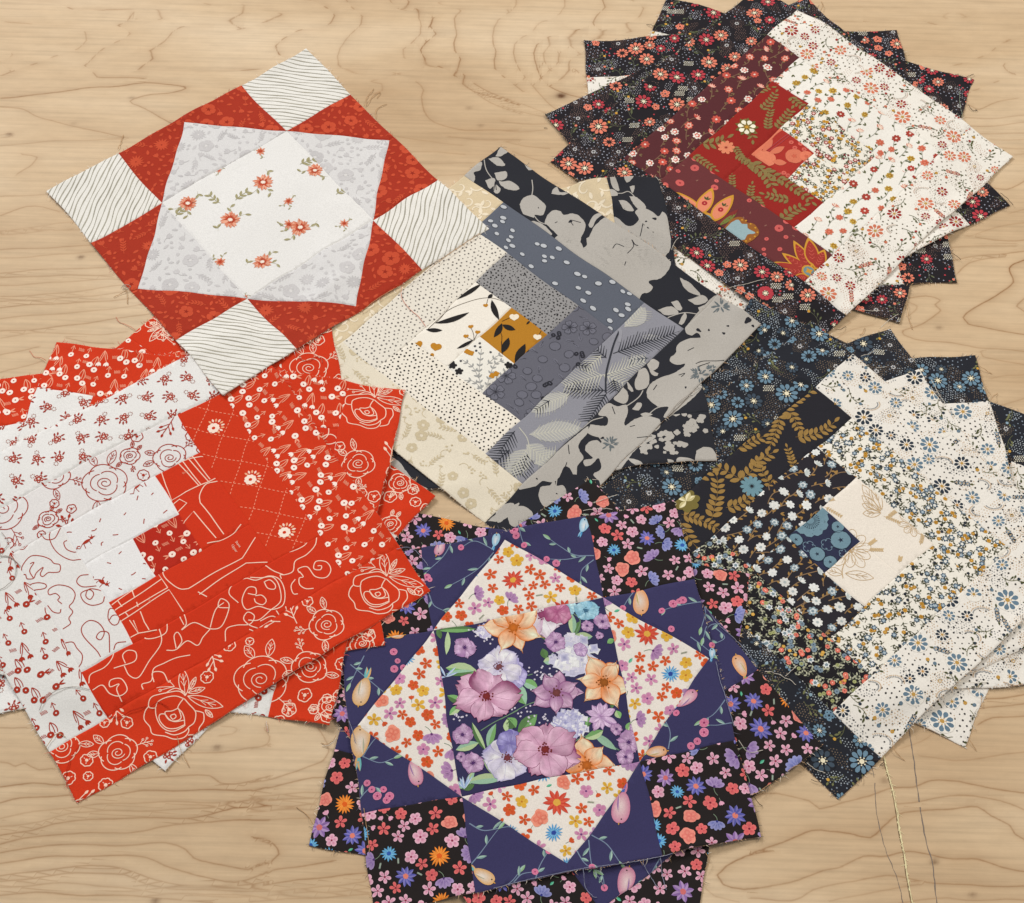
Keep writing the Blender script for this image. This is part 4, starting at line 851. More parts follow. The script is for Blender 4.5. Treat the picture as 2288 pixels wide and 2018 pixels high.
@fabric('beige_floral', (227, 217, 197), 'pale cream strip with beige leaves and flowers')
def _(cv, rnd, ang):
    c = C(204, 189, 158)
    def fl(x, y, r, a): cv.flower(x, y, r, 5, vary(c, rnd, 0.04), None, C(226, 215, 194), rot=a, lev=0, wd=r*0.95)
    def sp(x, y, r, a):
        d = np.array((math.cos(a), math.sin(a))); p = np.array((x, y))-d*r; e = p+d*2*r; P = bez(p, (p+e)/2+np.array((-d[1], d[0]))*rnd.uniform(-3, 3), e, 11); cv.stroke(P, 0.6, c, 0)
        for k in (2, 4, 6, 8, 10):
            for s_ in (1, -1): cv.leaf(P[k][0], P[k][1], a+s_*0.75, r*0.5, r*0.2, vary(c, rnd, 0.05), None, 1)
    def be(x, y, r, a): cv.dots([(x+rnd.uniform(-1, 1)*r, y+rnd.uniform(-1, 1)*r) for _ in range(5)], 1.0, c, 7, 0)
    def vn(x, y, r, a): cv.stroke(arc(x, y, r, a, a+2.6, 9), 0.6, c, 0); cv.leaf(x+r*math.cos(a), y+r*math.sin(a), a+1, 4, 1.8, c, None, 1)
    pack(cv, rnd, [(1.4, 5.6, fl), (2.6, 8.5, sp), (1, 3.0, be), (1.2, 4.5, vn)], 900, 0.93)
def leafy(cv, t, x, y, x2, y2, w_, c=None): p, q = cv.P(t, x, y), cv.P(t, x2, y2); d = q-p; cv.leaf(p[0], p[1], math.atan2(d[1], d[0]), float(np.hypot(*d)), w_, C(33, 30, 30) if c is None else c, None, 2, 7, 0.25)
def heart(cv, x, y, r, c, a=PI/2):
    for s_ in (1, -1): cv.petal(x-0.9*r*math.cos(a), y-0.9*r*math.sin(a), a+s_*0.38, 1.95*r, 1.35*r, c, None, 1)
@fabric('leaf_white', (238, 231, 219), 'cream strip with black leaves and gold hearts')
def _(cv, rnd, ang):
    K = C(33, 30, 30); Y = C(190, 130, 36)
    for a in ((6, 1560, 575, 1760, 460, 5), (6, 1390, 750, 1660, 680, 6), (6, 1330, 800, 1455, 805, 5), (6, 1830, 580, 1880, 735, 6), (6, 1800, 570, 1835, 535, 4), (6, 1570, 945, 1700, 885, 4)): leafy(cv, *a)
    for pts in ([(1340, 800), (1480, 660), (1640, 600), (1810, 565), (1960, 610)], [(1400, 745), (1450, 690), (1560, 560)], [(1800, 575), (1790, 620)], [(1700, 890), (1690, 840), (1665, 790)], [(1700, 885), (1720, 835)], [(1690, 890), (1640, 860)]): cv.stroke(crv([cv.P(6, *p) for p in pts]), 0.5, C(80, 66, 50), 1)
    for x, y, r in ((1785, 625, 2.2), (1665, 785, 2.3), (1720, 830, 2.3), (1635, 855, 2.3), (1410, 935, 5), (1275, 915, 4.2), (1370, 1000, 3)): heart(cv, *cv.P(6, x, y), r, Y, PI/2+rnd.uniform(-0.5, 0.5))
@fabric('sprig_white_grey', (236, 232, 222), 'cream square with grey leaf sprigs and black flowers')
def _(cv, rnd, ang):
    g = C(158, 158, 156)
    for pts in ([(1760, 1270), (1740, 1130), (1760, 960)], [(1800, 1250), (1850, 1090), (1930, 1040)], [(1740, 1180), (1690, 1090), (1610, 1030)], [(1770, 1270), (1700, 1200), (1630, 1190)], [(1800, 1080), (1870, 1020), (1910, 1000)], [(1820, 1290), (1880, 1200), (1940, 1120)]):
        stem_leaves(cv, crv([cv.P(6, *p) for p in pts], 2.0), g, g, 0.5, 4.4, 1.7, 3)
    for (x, y) in ((1540, 1075), (1590, 1120), (1520, 1050), (1965, 1080)): p = cv.P(6, x, y); cv.blob(p[0], p[1], 4.2, 5, 0.35, C(34, 32, 34), rnd.random(), 1, 20, 2)
    for (x, y) in ((1650, 970), (1680, 985), (1840, 1165), (1870, 1150)): p = cv.P(6, x, y); cv.blob(p[0], p[1], 3.2, 4, 0.4, C(190, 130, 36), rnd.random(), 1, 18, 2)
    cv.dots([cv.P(6, *p) for p in ((1710, 935), (1745, 915), (1750, 945), (1720, 970), (1830, 985), (1600, 1040))], 1.3, C(80, 80, 84), 7, 2)
@fabric('gold_leaf', (181, 124, 34), 'mustard gold centre square with black leaves')
def _(cv, rnd, ang):
    for a in ((7, 0, 770, 100, 815, 6), (7, 10, 990, 55, 870, 7), (7, 110, 1060, 185, 920, 8), (7, -60, 870, 0, 760, 6), (7, 185, 775, 215, 745, 2)): leafy(cv, *a)
    for pts in ([(0, 745), (60, 720)], [(-30, 780), (0, 860), (10, 980)], [(20, 1010), (0, 900)], [(280, 850), (300, 815)]): cv.stroke(np.array([cv.P(7, *p) for p in pts]), 0.6, C(70, 46, 24), 1)
    for x, y, r in ((95, 720, 4.2), (268, 870, 3.6)): heart(cv, *cv.P(7, x, y), r, C(238, 226, 205), PI/2)
# ---- dark floral families
def dot_field(cv, rnd, sp, r, cols, thr, seed, scale=34.0):
    f = lf(seed); b = [[] for _ in cols]; rs = [[] for _ in cols]
    for x, y in cv.toss(sp, rnd, 0.16, rnd.uniform(0, 1), 1):
        v = f(x, y, scale)
        for k, (lo, hi) in enumerate(thr):
            if lo <= v < hi: b[k].append((x, y)); rs[k].append(r*rnd.uniform(0.75, 1.2)); break
    for k, c in enumerate(cols): cv.dots(b[k], np.array(rs[k]) if rs[k] else r, c, 5, 0)
def vine(cv, x, y, a, L, rnd, cs, cl, lev=1, berry=None):
    p = np.array((x, y)); e = p+np.array((math.cos(a), math.sin(a)))*L; m = (p+e)/2+np.array((-math.sin(a), math.cos(a)))*L*rnd.choice((-0.35, 0.35))
    P = bez(p, m, e, 10); cv.stroke(P, 0.6, cs, lev)
    for k in (2, 4, 6, 8):
        d = P[k+1]-P[k-1]; q = math.atan2(d[1], d[0])+rnd.choice((0.9, -0.9)); s_ = P[k]+np.array((math.cos(q), math.sin(q)))*2.6; cv.stroke([P[k], s_], 0.5, cs, lev); cv.leaf(s_[0], s_[1], q+0.2, rnd.uniform(3, 5), 1.9, cl, None, lev+1, 5)
    if berry is not None: cv.disc(e[0], e[1], 1.5, berry, 7, None, lev+2)
def big_daisy(cv, x, y, r, c, cc, rnd, k=8, half=False, lev=2, bg=None):
    if bg is not None: cv.disc(x, y, r*1.12, bg, 14, None, lev-1)
    a = rnd.uniform(0, 6); n = k*2//3 if half else k
    for i in range(n): cv.petal(x, y, a+i*2*PI/k, r*0.70, r*4.0/k*0.98, vary(c, rnd, 0.1), vary(c, rnd, 0.1), lev, 6, 0.0, r*0.32)
    cv.disc(x, y, r*0.22, cc, 7, None, lev+1)
    if r > 4: cv.dots([(x+r*0.32*math.cos(q), y+r*0.32*math.sin(q)) for q in np.arange(0, 6.28, 0.9)], r*0.07, cc, 5, lev+1)
def dotted_bloom(cv, x, y, r, c, rnd, lev=0):
    pts = []
    for i in range(1, 5):
        n = 5*i+2; q = i/4*r; pts += [(x+q*(0.8+0.25*abs(math.cos(2.5*t)))*math.cos(t), y+q*(0.8+0.25*abs(math.cos(2.5*t)))*math.sin(t)) for t in (np.arange(n)*2*PI/n+i)]
    cv.dots(pts, 0.48, c, 5, lev)
def dark_print(cv, rnd, F, F2, dots, green, acc, seed, bg, spots=()):
    dot_field(cv, rnd, 2.5, 0.60, [C(*dots[0]), C(*dots[1])], ((0.62, 9), (-9, -0.45)), seed, 30)
    dot_field(cv, rnd, 5.0, 0.78, [C(*dots[2])], ((-0.5, 0.62),), seed+1)
    tk = []
    for (t, x, y, r, w_) in spots:
        p = cv.P(t, x, y); big_daisy(cv, p[0], p[1], r, F if w_ == 0 else F2, C(236, 226, 196), rnd, 10 if w_ == 0 else 9, bg=bg); tk.append((p[0], p[1], r))
    def fl(x, y, r, a): big_daisy(cv, x, y, r, F, rnd.choice((C(238, 228, 204), C(40, 36, 36))), rnd, rnd.choice((8, 9, 10)), rnd.random() < 0.2, bg=bg)
    def fl2(x, y, r, a): big_daisy(cv, x, y, r, F2, C(236, 228, 200), rnd, 9, rnd.random() < 0.25, bg=bg)
    def vn(x, y, r, a): vine(cv, x-r*math.cos(a), y-r*math.sin(a), a, 2.1*r, rnd, C(*green[0]), C(*green[1]), 1, C(*rnd.choice(acc)))
    def dbl(x, y, r, a): dotted_bloom(cv, x, y, r, C(*dots[1]), rnd, 1); big_daisy(cv, x, y, 2.4, C(200, 198, 198), bg, rnd, 6)
    def pat(x, y, r, a): cv.dots([(x+(i-2)*2.1+(j % 2)*1.0, y+(j-1.5)*1.7) for i in range(5) for j in range(4)], 0.72, C(214, 208, 190), 5, 2)
    def cl(x, y, r, a):
        for i in range(5): q = a+i*1.3; cv.flower(x+r*0.6*math.cos(q), y+r*0.6*math.sin(q), r*0.42, 5, vary(F, rnd), None, bg, lev=2)
    def bd(x, y, r, a): cv.disc(x, y, r*0.7, vary(F2, rnd), 6, None, 2)
    pack(cv, rnd, [(1.5, 6.6, fl), (1.0, 6.0, fl2), (4.0, 7.6, vn), (1.8, 7.6, dbl), (0.6, 4.6, pat), (0.6, 4.8, cl), (1.2, 1.6, bd)], int(700+0.03*(cv.hi-cv.lo).prod()), 0.99, tk)
@fabric('black_coral', (31, 27, 32), 'black strip with coral flowers and fine dots')
def _(cv, rnd, ang): dark_print(cv, rnd, C(224, 128, 104), C(184, 62, 72), ((158, 156, 162), (110, 88, 82), (150, 154, 168)), ((84, 86, 70), (96, 102, 72)), ((212, 160, 66), (224, 128, 104)), rnd.randint(0, 999), C(28, 24, 28),
                                ((7, 1810, 330, 8, 0), (7, 1560, 335, 8, 1), (7, 1970, 390, 8.3, 1), (7, 1485, 240, 7.5, 1), (8, 70, 550, 8, 1), (8, 50, 665, 7.5, 0), (8, 390, 570, 8, 0), (7, 2000, 550, 8, 1), (3, 1020, 385, 9, 0), (3, 1100, 470, 8.5, 0), (3, 1580, 490, 9, 0), (3, 1210, 595, 8.5, 0), (3, 1335, 615, 9, 1), (3, 1075, 795, 9, 1), (3, 1330, 820, 9, 0), (3, 410, 965, 8.5, 1), (3, 740, 980, 10, 0), (3, 510, 1250, 9, 0), (3, 630, 1290, 9, 0), (3, 930, 1330, 8, 0), (3, 1620, 110, 8.5, 1), (3, 1915, 115, 9, 0), (3, 1660, 280, 8, 0), (3, 1555, 320, 8.5, 1), (3, 1500, 590, 8, 1), (4, 100, 20, 8, 1), (4, 1070, 350, 8, 0), (4, 1705, 1650, 9, 1), (4, 1650, 1540, 8, 1)))
@fabric('black_blue', (34, 36, 44), 'charcoal navy strip with blue flowers and fine dots')
def _(cv, rnd, ang): dark_print(cv, rnd, C(108, 138, 158), C(64, 78, 92), ((160, 168, 174), (112, 98, 84), (128, 140, 154)), ((92, 94, 68), (116, 118, 80)), ((204, 158, 66), (140, 166, 182)), rnd.randint(0, 999), C(30, 32, 39),
                               ((8, 230, 1310, 10.5, 0), (8, 480, 860, 9, 0), (7, 1750, 1510, 9.5, 0), (7, 1580, 1400, 9, 0), (11, 1290, 320, 9, 0), (16, 800, 720, 10.5, 0), (16, 505, 720, 10, 1), (8, 70, 1190, 8, 0), (7, 1910, 1370, 8.5, 1), (8, 815, 935, 9.5, 1), (8, 1390, 1210, 9, 0), (8, 1640, 1180, 9, 0)))
def light_print(cv, rnd, F, F2, dots, green, seed, spots=()):
    bg = FAB['white_coral'][0]
    dot_field(cv, rnd, 2.7, 0.56, [C(*dots[0]), C(*dots[1])], ((0.7, 9), (-9, -0.6)), seed, 30)
    dot_field(cv, rnd, 5.8, 0.92, [C(*dots[2])], ((-0.62, 0.7),), seed+1, 40)
    tk = []
    for (t, x, y, r, w_) in spots:
        p = cv.P(t, x, y); r *= 0.84; big_daisy(cv, p[0], p[1], r, F if w_ == 0 else F2, C(190, 150, 80), rnd, 9, bg=bg); tk.append((p[0], p[1], r*1.1))
    def fl(x, y, r, a): big_daisy(cv, x, y, r, F, C(184, 146, 80), rnd, rnd.choice((8, 9)), rnd.random() < 0.45, bg=bg)
    def fl2(x, y, r, a): big_daisy(cv, x, y, r, F2, C(190, 140, 70), rnd, 8, rnd.random() < 0.3, bg=bg)
    def vn(x, y, r, a): vine(cv, x-r*math.cos(a), y-r*math.sin(a), a, 2.2*r, rnd, C(*green[0]), C(*green[1]), 1, vary(rnd.choice((F, F2)), rnd))
    def dbl(x, y, r, a): dotted_bloom(cv, x, y, r, C(*dots[1]), rnd, 1); cv.dots([(x+1.3*math.cos(q), y+1.3*math.sin(q)) for q in range(6)], 0.6, C(198, 160, 90), 5, 2)
    def row(x, y, r, a):
        for i in range(4): big_daisy(cv, x+(i-1.5)*3.3*math.cos(a), y+(i-1.5)*3.3*math.sin(a), 2.3, vary(F2 if i % 2 else F, rnd), C(190, 150, 80), rnd, 6)
        for s_ in (1, -1): cv.leaf(x+s_*6.5*math.cos(a), y+s_*6.5*math.sin(a), a+(0 if s_ > 0 else PI), 4.5, 1.8, C(*green[1]), None, 1)
    def bud(x, y, r, a): cv.leaf(x, y, a, 3.4, 1.6, C(*green[1]), None, 1); cv.flower(x, y, 1.7, 5, C(196, 150, 66) if rnd.random() < 0.5 else vary(F, rnd), None, None, rot=a, lev=2)
    def sw(x, y, r, a): P = arc(x, y, r*1.3, a, a+2.4, 14, 0.7); cv.dots(P, 0.62, C(*dots[0]), 5, 1); cv.dots(arc(x, y, r*1.3+2, a, a+2.4, 15, 0.7), 0.62, C(*dots[1]), 5, 1)
    pack(cv, rnd, [(1.5, 6.2, fl), (0.8, 5.4, fl2), (4.2, 7.5, vn), (2.2, 8.0, dbl), (0.6, 6.0, row), (1.2, 6, sw), (0.7, 2.4, bud)], int(800+0.03*(cv.hi-cv.lo).prod()), 0.99, tk)
@fabric('white_coral', (235, 230, 221), 'cream strip with coral and red flowers and tiny dots')
def _(cv, rnd, ang): light_print(cv, rnd, C(206, 118, 88), C(152, 44, 38), ((190, 182, 170), (208, 184, 168), (122, 114, 100)), ((112, 114, 90), (86, 90, 52)), rnd.randint(0, 999),
                                ((4, 265, 265, 9, 1), (4, 390, 430, 9, 0), (4, 870, 690, 10, 0), (4, 1110, 910, 10.5, 0), (4, 1500, 1050, 10, 0), (4, 1590, 1200, 8.5, 0), (4, 1480, 1200, 8, 0), (4, 1050, 1640, 9, 1), (4, 1280, 1570, 10, 0), (4, 1510, 1710, 9, 1), (8, 905, 75, 10, 0), (8, 540, 550, 10, 0), (4, 940, 545, 7, 1), (4, 1705, 1350, 5, 1), (4, 1830, 1290, 6, 0), (8, 630, 280, 7, 1)))
@fabric('white_blue', (233, 228, 220), 'cream strip with dusty blue flowers and tiny dots')
def _(cv, rnd, ang): light_print(cv, rnd, C(100, 124, 142), C(44, 54, 66), ((140, 142, 144), (206, 180, 150), (62, 60, 60)), ((112, 112, 82), (76, 80, 46)), rnd.randint(0, 999),
                               ((8, 1210, 1190, 9.5, 1), (8, 1340, 1300, 9, 0), (8, 1570, 1440, 10, 0), (8, 815, 1490, 10, 1), (8, 1315, 1700, 10.5, 0), (8, 905, 1590, 8.5, 1), (8, 1140, 1710, 8.5, 1), (12, 1210, 160, 9.5, 0), (12, 1560, 140, 8.5, 1), (12, 1415, 310, 9.5, 1), (12, 1905, 1170, 12, 0), (12, 1470, 1170, 9.5, 1), (12, 1220, 1510, 10, 0), (12, 1520, 1660, 10.5, 0), (16, 1195, 255, 10.5, 0), (16, 1420, 430, 12, 0), (8, 700, 1040, 7, 1), (12, 1400, 1450, 7, 1), (16, 660, 350, 7, 1), (12, 1640, 390, 8, 0)))
def stem_field(cv, rnd, cs, cl, fl, sp=14, flow=0.0, fr=4.6, sw=0.8):
    n = [0]
    def one(x, y, r, a):
        n[0] += 1; k = n[0]; e = np.array((x, y)); b = flow+rnd.uniform(-0.45, 0.45); L = rnd.uniform(13, 22); d = np.array((math.cos(b), math.sin(b))); nn = np.array((-d[1], d[0]))
        P = bez(e, e-d*L*0.5+nn*rnd.uniform(-6, 6), e-d*L-nn*rnd.uniform(-2, 6), 10); cv.stroke(P, sw, cs, 0)
        for j in (4, 7): q = b+rnd.choice((0.9, -0.8)); cv.leaf(P[j][0], P[j][1], q, 4.2, 1.9, cl, None, 1, 5)
        c = fl[k % len(fl)]
        if k % 4 == 0: cv.flower(x, y, r, 8, vary(c[0], rnd), None, c[1], lev=2, rot=a, wd=r*0.55)
        elif k % 4 in (1, 2): cv.blob(x, y, r, 7, 0.3, vary(c[0], rnd), a, 0.9, 28, 2); cv.blob(x+0.3, y+0.2, r*0.66, 5, 0.3, c[1], a, 0.8, 20, 3); cv.disc(x, y, r*0.3, vary(c[0], rnd), 6, None, 4)
        else:
            for i in range(5): cv.leaf(x, y, b-1.0+i*0.5, r*1.15, r*0.55, vary(c[0], rnd), c[1], 2)
    def small(x, y, r, a):
        cv.leaf(x, y, a, 4.5, 1.8, cl, None, 1); cv.leaf(x, y, a+0.8, 4, 1.6, cl, None, 1)
    pack(cv, rnd, [(1, fr, one)], 900, sp/(2*fr)); pack(cv, rnd, [(1, 4, small)], 120, 1.6)
@fabric('maroon_floral', (86, 40, 44), 'maroon strip with coral flowers on tan stems')
def _(cv, rnd, ang): stem_field(cv, rnd, C(122, 90, 72), C(118, 96, 68), ((C(200, 86, 72), C(236, 210, 198)), (C(208, 104, 86), C(230, 190, 172)), (C(236, 224, 214), C(206, 100, 84)), (C(196, 78, 68), C(232, 178, 160))), 12.0, 0.9, 4.9, 1.0)
@fabric('vine_white', (236, 232, 224), 'cream strip with red flowers on curving grey stems')
def _(cv, rnd, ang): stem_field(cv, rnd, C(166, 166, 156), C(92, 96, 60), ((C(170, 62, 50), C(234, 204, 188)), (C(206, 120, 96), C(198, 90, 66)), (C(194, 160, 66), C(156, 108, 40)), (C(206, 122, 100), C(238, 214, 196))), 13.5, 1.0, 4.6, 0.8)
@fabric('white_bloom_dark', (40, 37, 44), 'near black strip with white flowers on tan stems')
def _(cv, rnd, ang): stem_field(cv, rnd, C(138, 112, 84), C(160, 124, 70), ((C(224, 224, 220), C(168, 180, 182)), (C(222, 224, 222), C(228, 228, 224)), (C(132, 150, 160), C(212, 218, 218)), (C(228, 228, 224), C(190, 198, 196))), 11.0, 0.5, 4.8, 0.9)
def tiny_field(cv, rnd, leafc, flw, stem, sp=5.2):
    for k, (x, y) in enumerate(cv.toss(sp*1.12, rnd, 0.3)):
        a = rnd.uniform(0, 6.28); p = np.array((x, y)); e = p+np.array((math.cos(a), math.sin(a)))*6.5
        cv.stroke(bez(p, p+np.array((math.cos(a+0.7), math.sin(a+0.7)))*3.6, e, 5), 0.5, stem, 0)
        for s_ in (0.9, -0.9): cv.leaf(x+2*math.cos(a), y+2*math.sin(a), a+s_, rnd.uniform(2.6, 3.6), 1.5, vary(leafc, rnd), None, 1, 4)
        r = rnd.random()
        if r < 0.50:
            c, c2, q = rnd.choice(flw); q *= 1.2
            if q > 2.6: cv.star(e[0], e[1], q, 6, vary(c, rnd), None, 0.62, rnd.random(), 2); cv.star(e[0], e[1], q*0.55, 5, c2, None, 0.6, rnd.random(), 3)
            else: cv.flower(e[0], e[1], q, 5, vary(c, rnd), None, c2, lev=2, rot=a, n=4)
@fabric('tiny_white', (236, 231, 219), 'cream strip densely covered with tiny red and gold flowers')
def _(cv, rnd, ang): tiny_field(cv, rnd, C(84, 88, 62), ((C(152, 44, 36), C(236, 200, 190), 2.6), (C(196, 144, 44), C(160, 100, 30), 1.7), (C(190, 140, 44), C(230, 200, 120), 1.6), (C(120, 36, 50), C(150, 60, 60), 1.1)), C(104, 108, 88))
@fabric('tiny_blue', (235, 230, 219), 'cream strip densely covered with tiny blue and gold flowers')
def _(cv, rnd, ang): tiny_field(cv, rnd, C(72, 74, 52), ((C(66, 88, 106), C(226, 226, 220), 2.9), (C(190, 140, 52), C(150, 100, 30), 1.7), (C(186, 136, 50), C(226, 196, 120), 1.6), (C(34, 38, 48), C(70, 80, 90), 1.2), (C(70, 92, 112), C(170, 186, 196), 2.5)), C(96, 96, 80))
@fabric('tiny_dark', (27, 24, 29), 'black strip densely covered with tiny coral and white flowers')
def _(cv, rnd, ang): tiny_field(cv, rnd, C(176, 176, 152), ((C(224, 126, 108), C(150, 50, 50), 1.9), (C(220, 118, 100), C(250, 190, 170), 2.0), (C(212, 164, 76), C(226, 190, 110), 1.4), (C(220, 222, 222), C(120, 140, 150), 2.9), (C(120, 138, 152), C(60, 80, 96), 2.0), (C(160, 164, 110), C(120, 124, 80), 1.5)), C(112, 116, 98), 4.7)
def leaf_branches(cv, rnd, c, cs, spots, sp=27, L=30, ll=9.2, lw=4.3):
    tk = []
    def br(p, a, L, big=1.0):
        d = np.array((math.cos(a), math.sin(a))); e = p+d*L; m = (p+e)/2+np.array((-d[1], d[0]))*rnd.uniform(-0.22, 0.22)*L; P = bez(p, m, e, 33); cv.stroke(P, 0.6, cs, 1); step = 5.6*big; n = max(2, int(L/step))
        for j in range(n):
            k = int(2+j*(30/n)); dd = P[k+1]-P[k-1]; q = math.atan2(dd[1], dd[0]); f = 1.0-0.25*j/n
            for s_ in (1, -1): cv.leaf(P[k][0], P[k][1], q+s_*0.95, ll*big*f*rnd.uniform(0.85, 1.08), lw*big*f, vary(c, rnd, 0.08), vary(c, rnd, 0.08), 2, 7, 0, 0.75)
        dd = P[-1]-P[-3]; cv.leaf(P[-1][0], P[-1][1], math.atan2(dd[1], dd[0]), ll*big*0.8, lw*big*0.8, c, None, 2, 7, 0, 0.75)
        for k in (4, 16, 28): tk.append((P[k][0], P[k][1], 9*big))
    for s_ in spots: p, q = cv.P(*s_[:3]), cv.P(s_[0], *s_[3:5]); d = q-p; br(p, math.atan2(d[1], d[0]), float(np.hypot(*d)), s_[5] if len(s_) > 5 else 1.0)
    for x, y in cv.toss(sp*0.8, rnd, 0.3):
        a = rnd.uniform(0, 6.28); d = np.array((math.cos(a), math.sin(a))); q = np.array((x, y))
        if all(math.hypot(u-w_[0], v-w_[1]) > w_[2]+7 for w_ in tk for (u, v) in (q, q+d*13, q-d*13)): br(q-d*15, a, 30, rnd.choice((0.65, 0.9)))
@fabric('red_leaf', (148, 34, 27), 'deep red strip with olive gold leaf branches')
def _(cv, rnd, ang):
    leaf_branches(cv, rnd, C(134, 116, 70), C(112, 80, 46), ((3, 1460, 1190, 1620, 1300, 0.8), (3, 1530, 1100, 1720, 1060, 1.1), (3, 1690, 900, 1800, 740, 0.9), (3, 1770, 1120, 1900, 1300, 0.6), (4, 30, 860, 150, 730, 0.8), (4, 90, 1010, 110, 850, 0.7), (4, 160, 1010, 260, 860, 0.9), (3, 1790, 1180, 1960, 1300, 0.7), (3, 1890, 1250, 2060, 1450, 1.2), (3, 1860, 1600, 1900, 1420, 0.7), (4, 250, 1540, 60, 1500, 0.9), (4, 40, 1300, 420, 1560, 1.0), (4, 200, 1700, 360, 1590, 1.0), (4, -20, 1500, 130, 1720, 0.7), (4, 260, 760, 380, 860, 0.8), (4, 10, 720, 120, 690, 0.8)), 26)
    p = cv.P(3, 1860, 985)
    for i in range(9): cv.leaf(p[0], p[1], i*0.7, 13, 6, C(112, 100, 50), None, 3)
    big_daisy(cv, p[0], p[1], 9.5, C(240, 234, 212), C(196, 146, 50), rnd, 7, lev=4)
    p = cv.P(3, 1715, 1130)
    for i in range(9): cv.petal(p[0], p[1], i*0.698, 8.5, 4.6, C(222, 134, 100), None, 4, 5, 0, 0.8)
@fabric('gold_branch', (36, 35, 42), 'near black strip with golden leaf branches')
def _(cv, rnd, ang):
    leaf_branches(cv, rnd, C(152, 120, 66), C(120, 94, 54), ((8, 150, 1510, 440, 1260, 1.1), (8, 170, 1500, 110, 1710, 0.9), (8, 300, 1640, 590, 1520, 1.0), (8, 250, 1450, 330, 1600, 0.9), (11, 1590, 560, 1640, 240, 1.1), (11, 1830, 280, 1560, 150, 1.1), (11, 1700, 480, 1900, 380, 1.0), (11, 1360, 520, 1640, 640, 0.9), (11, 1350, 580, 1480, 760, 1.0), (11, 1830, 270, 1960, 130, 1.0), (11, 1500, 240, 1640, 150, 1.0), (7, 1790, 1740, 1990, 1640, 1.0), (12, -20, 180, 130, 60, 1.0), (12, 130, 330, 30, 170, 0.9)), 27)
    p = cv.P(11, 1400, 420); cv.blob(p[0], p[1], 13, 7, 0.3, C(120, 108, 56), 0.3, 0.9, 40, 4)
    for a in (0.6, 1.2, 2.6, 4.0): cv.leaf(p[0], p[1], a, 10, 4.6, C(236, 226, 186), C(200, 188, 136), 5)
    p = cv.P(11, 1900, 325)
    for i in range(12): cv.petal(p[0], p[1], i*0.5236, 10, 4.2, C(110, 146, 158), None, 4, 5, 0, 1.2)
@fabric('lotus_maroon', (104, 48, 50), 'maroon strip with large gold edged lotus flowers')
def _(cv, rnd, ang):
    Y = C(204, 148, 52)
    def pt(t, x, y, x2, y2, w_, fill, lev, deco=True):
        p, q = cv.P(t, x, y), cv.P(t, x2, y2); d = q-p; L = float(np.hypot(*d)); a = math.atan2(d[1], d[0]); ca, sa = math.cos(a), math.sin(a)
        s = np.linspace(0, 1, 12)
        for sc, c, lv in ((1.0, Y, lev), (0.80, fill, lev+0.4)):
            h = w_/2*sc*np.sin(PI*s**0.85)**0.8*(1-0.15*s); ox = L*(1-sc)*0.4; lx = ox+s*L*sc
            A = np.stack([p[0]+lx*ca-h*sa, p[1]+lx*sa+h*ca], 1); B = np.stack([p[0]+lx*ca+h*sa, p[1]+lx*sa-h*ca], 1); cv.quads(A, B, c, vary(c, rnd, 0.05), lv)
        if deco:
            m = p+d*0.42; cv.flower(m[0], m[1], w_*0.17, 5, C(170, 44, 52), None, C(226, 150, 120), lev=lev+1)
            for s_ in (0.5, -0.5, 0): cv.leaf(m[0]+d[0]*0.12, m[1]+d[1]*0.12, a+s_*1.6, w_*0.3, w_*0.12, C(78, 84, 48), None, lev+1)
        else:
            for k in range(5):
                m = p+d*(0.25+0.12*k); cv.stroke([m, m+np.array((math.cos(a+0.8), math.sin(a+0.8)))*w_*0.22], 0.5, C(206, 96, 80), lev+1); cv.stroke([m, m+np.array((math.cos(a-0.8), math.sin(a-0.8)))*w_*0.22], 0.5, C(206, 96, 80), lev+1)
    K = C(226, 138, 106)
    pt(3, 1540, 1660, 1310, 1480, 15, K, 2); pt(3, 1500, 1650, 1592, 1448, 17, K, 4); pt(3, 1600, 1700, 1752, 1498, 17, K, 6); p = cv.P(3, 1545, 1690); cv.disc(p[0], p[1], 10, Y, 14, None, 9); cv.disc(p[0], p[1], 7.5, C(120, 152, 162), 14, None, 10)
    R2 = C(160, 54, 46)
    for a in ((8, 420, 400, 175, 380, 13), (8, 430, 420, 200, 250, 13), (8, 390, 390, 90, 310, 9), (8, 420, 380, 285, 160, 14), (8, 440, 350, 400, 130, 16), (8, 450, 370, 520, 220, 15), (8, 400, 440, 260, 440, 11)): pt(*a, R2, 2+a[3]*0.004, False)
    p = cv.P(8, 400, 390); cv.disc(p[0], p[1], 7.5, Y, 12, None, 8); cv.disc(p[0], p[1], 5.8, C(112, 140, 148), 12, None, 9); cv.star(p[0], p[1], 4.4, 4, Y, None, 0.5, 0.4, 10)
    shape(cv, 3, [(1690, 1750), (1760, 1680), (1830, 1670), (1870, 1710), (1920, 1720), (1960, 1790), (1900, 1850), (1850, 1870), (1780, 1850)], C(150, 92, 40), rnd, 6, 0.2)
    shape(cv, 3, [(1690, 1765), (1750, 1710), (1800, 1690), (1830, 1720), (1870, 1720), (1870, 1750), (1930, 1790), (1870, 1800), (1850, 1840), (1800, 1830), (1740, 1800)], C(150, 176, 182), rnd, 7, 0.2)
    cv.dots([cv.P(3, *q) for q in ((1830, 1690), (1860, 1695), (1895, 1720), (1930, 1750), (1945, 1785), (1925, 1815), (1890, 1835), (1860, 1850), (1820, 1855))], 1.1, Y, 6, 8)
    for (x, y, x2, y2) in ((1730, 1770, 1800, 1760), (1790, 1730, 1810, 1770), (1810, 1760, 1880, 1780), (1810, 1790, 1840, 1820)): leafy(cv, 3, x, y, x2, y2, 1.8, C(82, 116, 126))
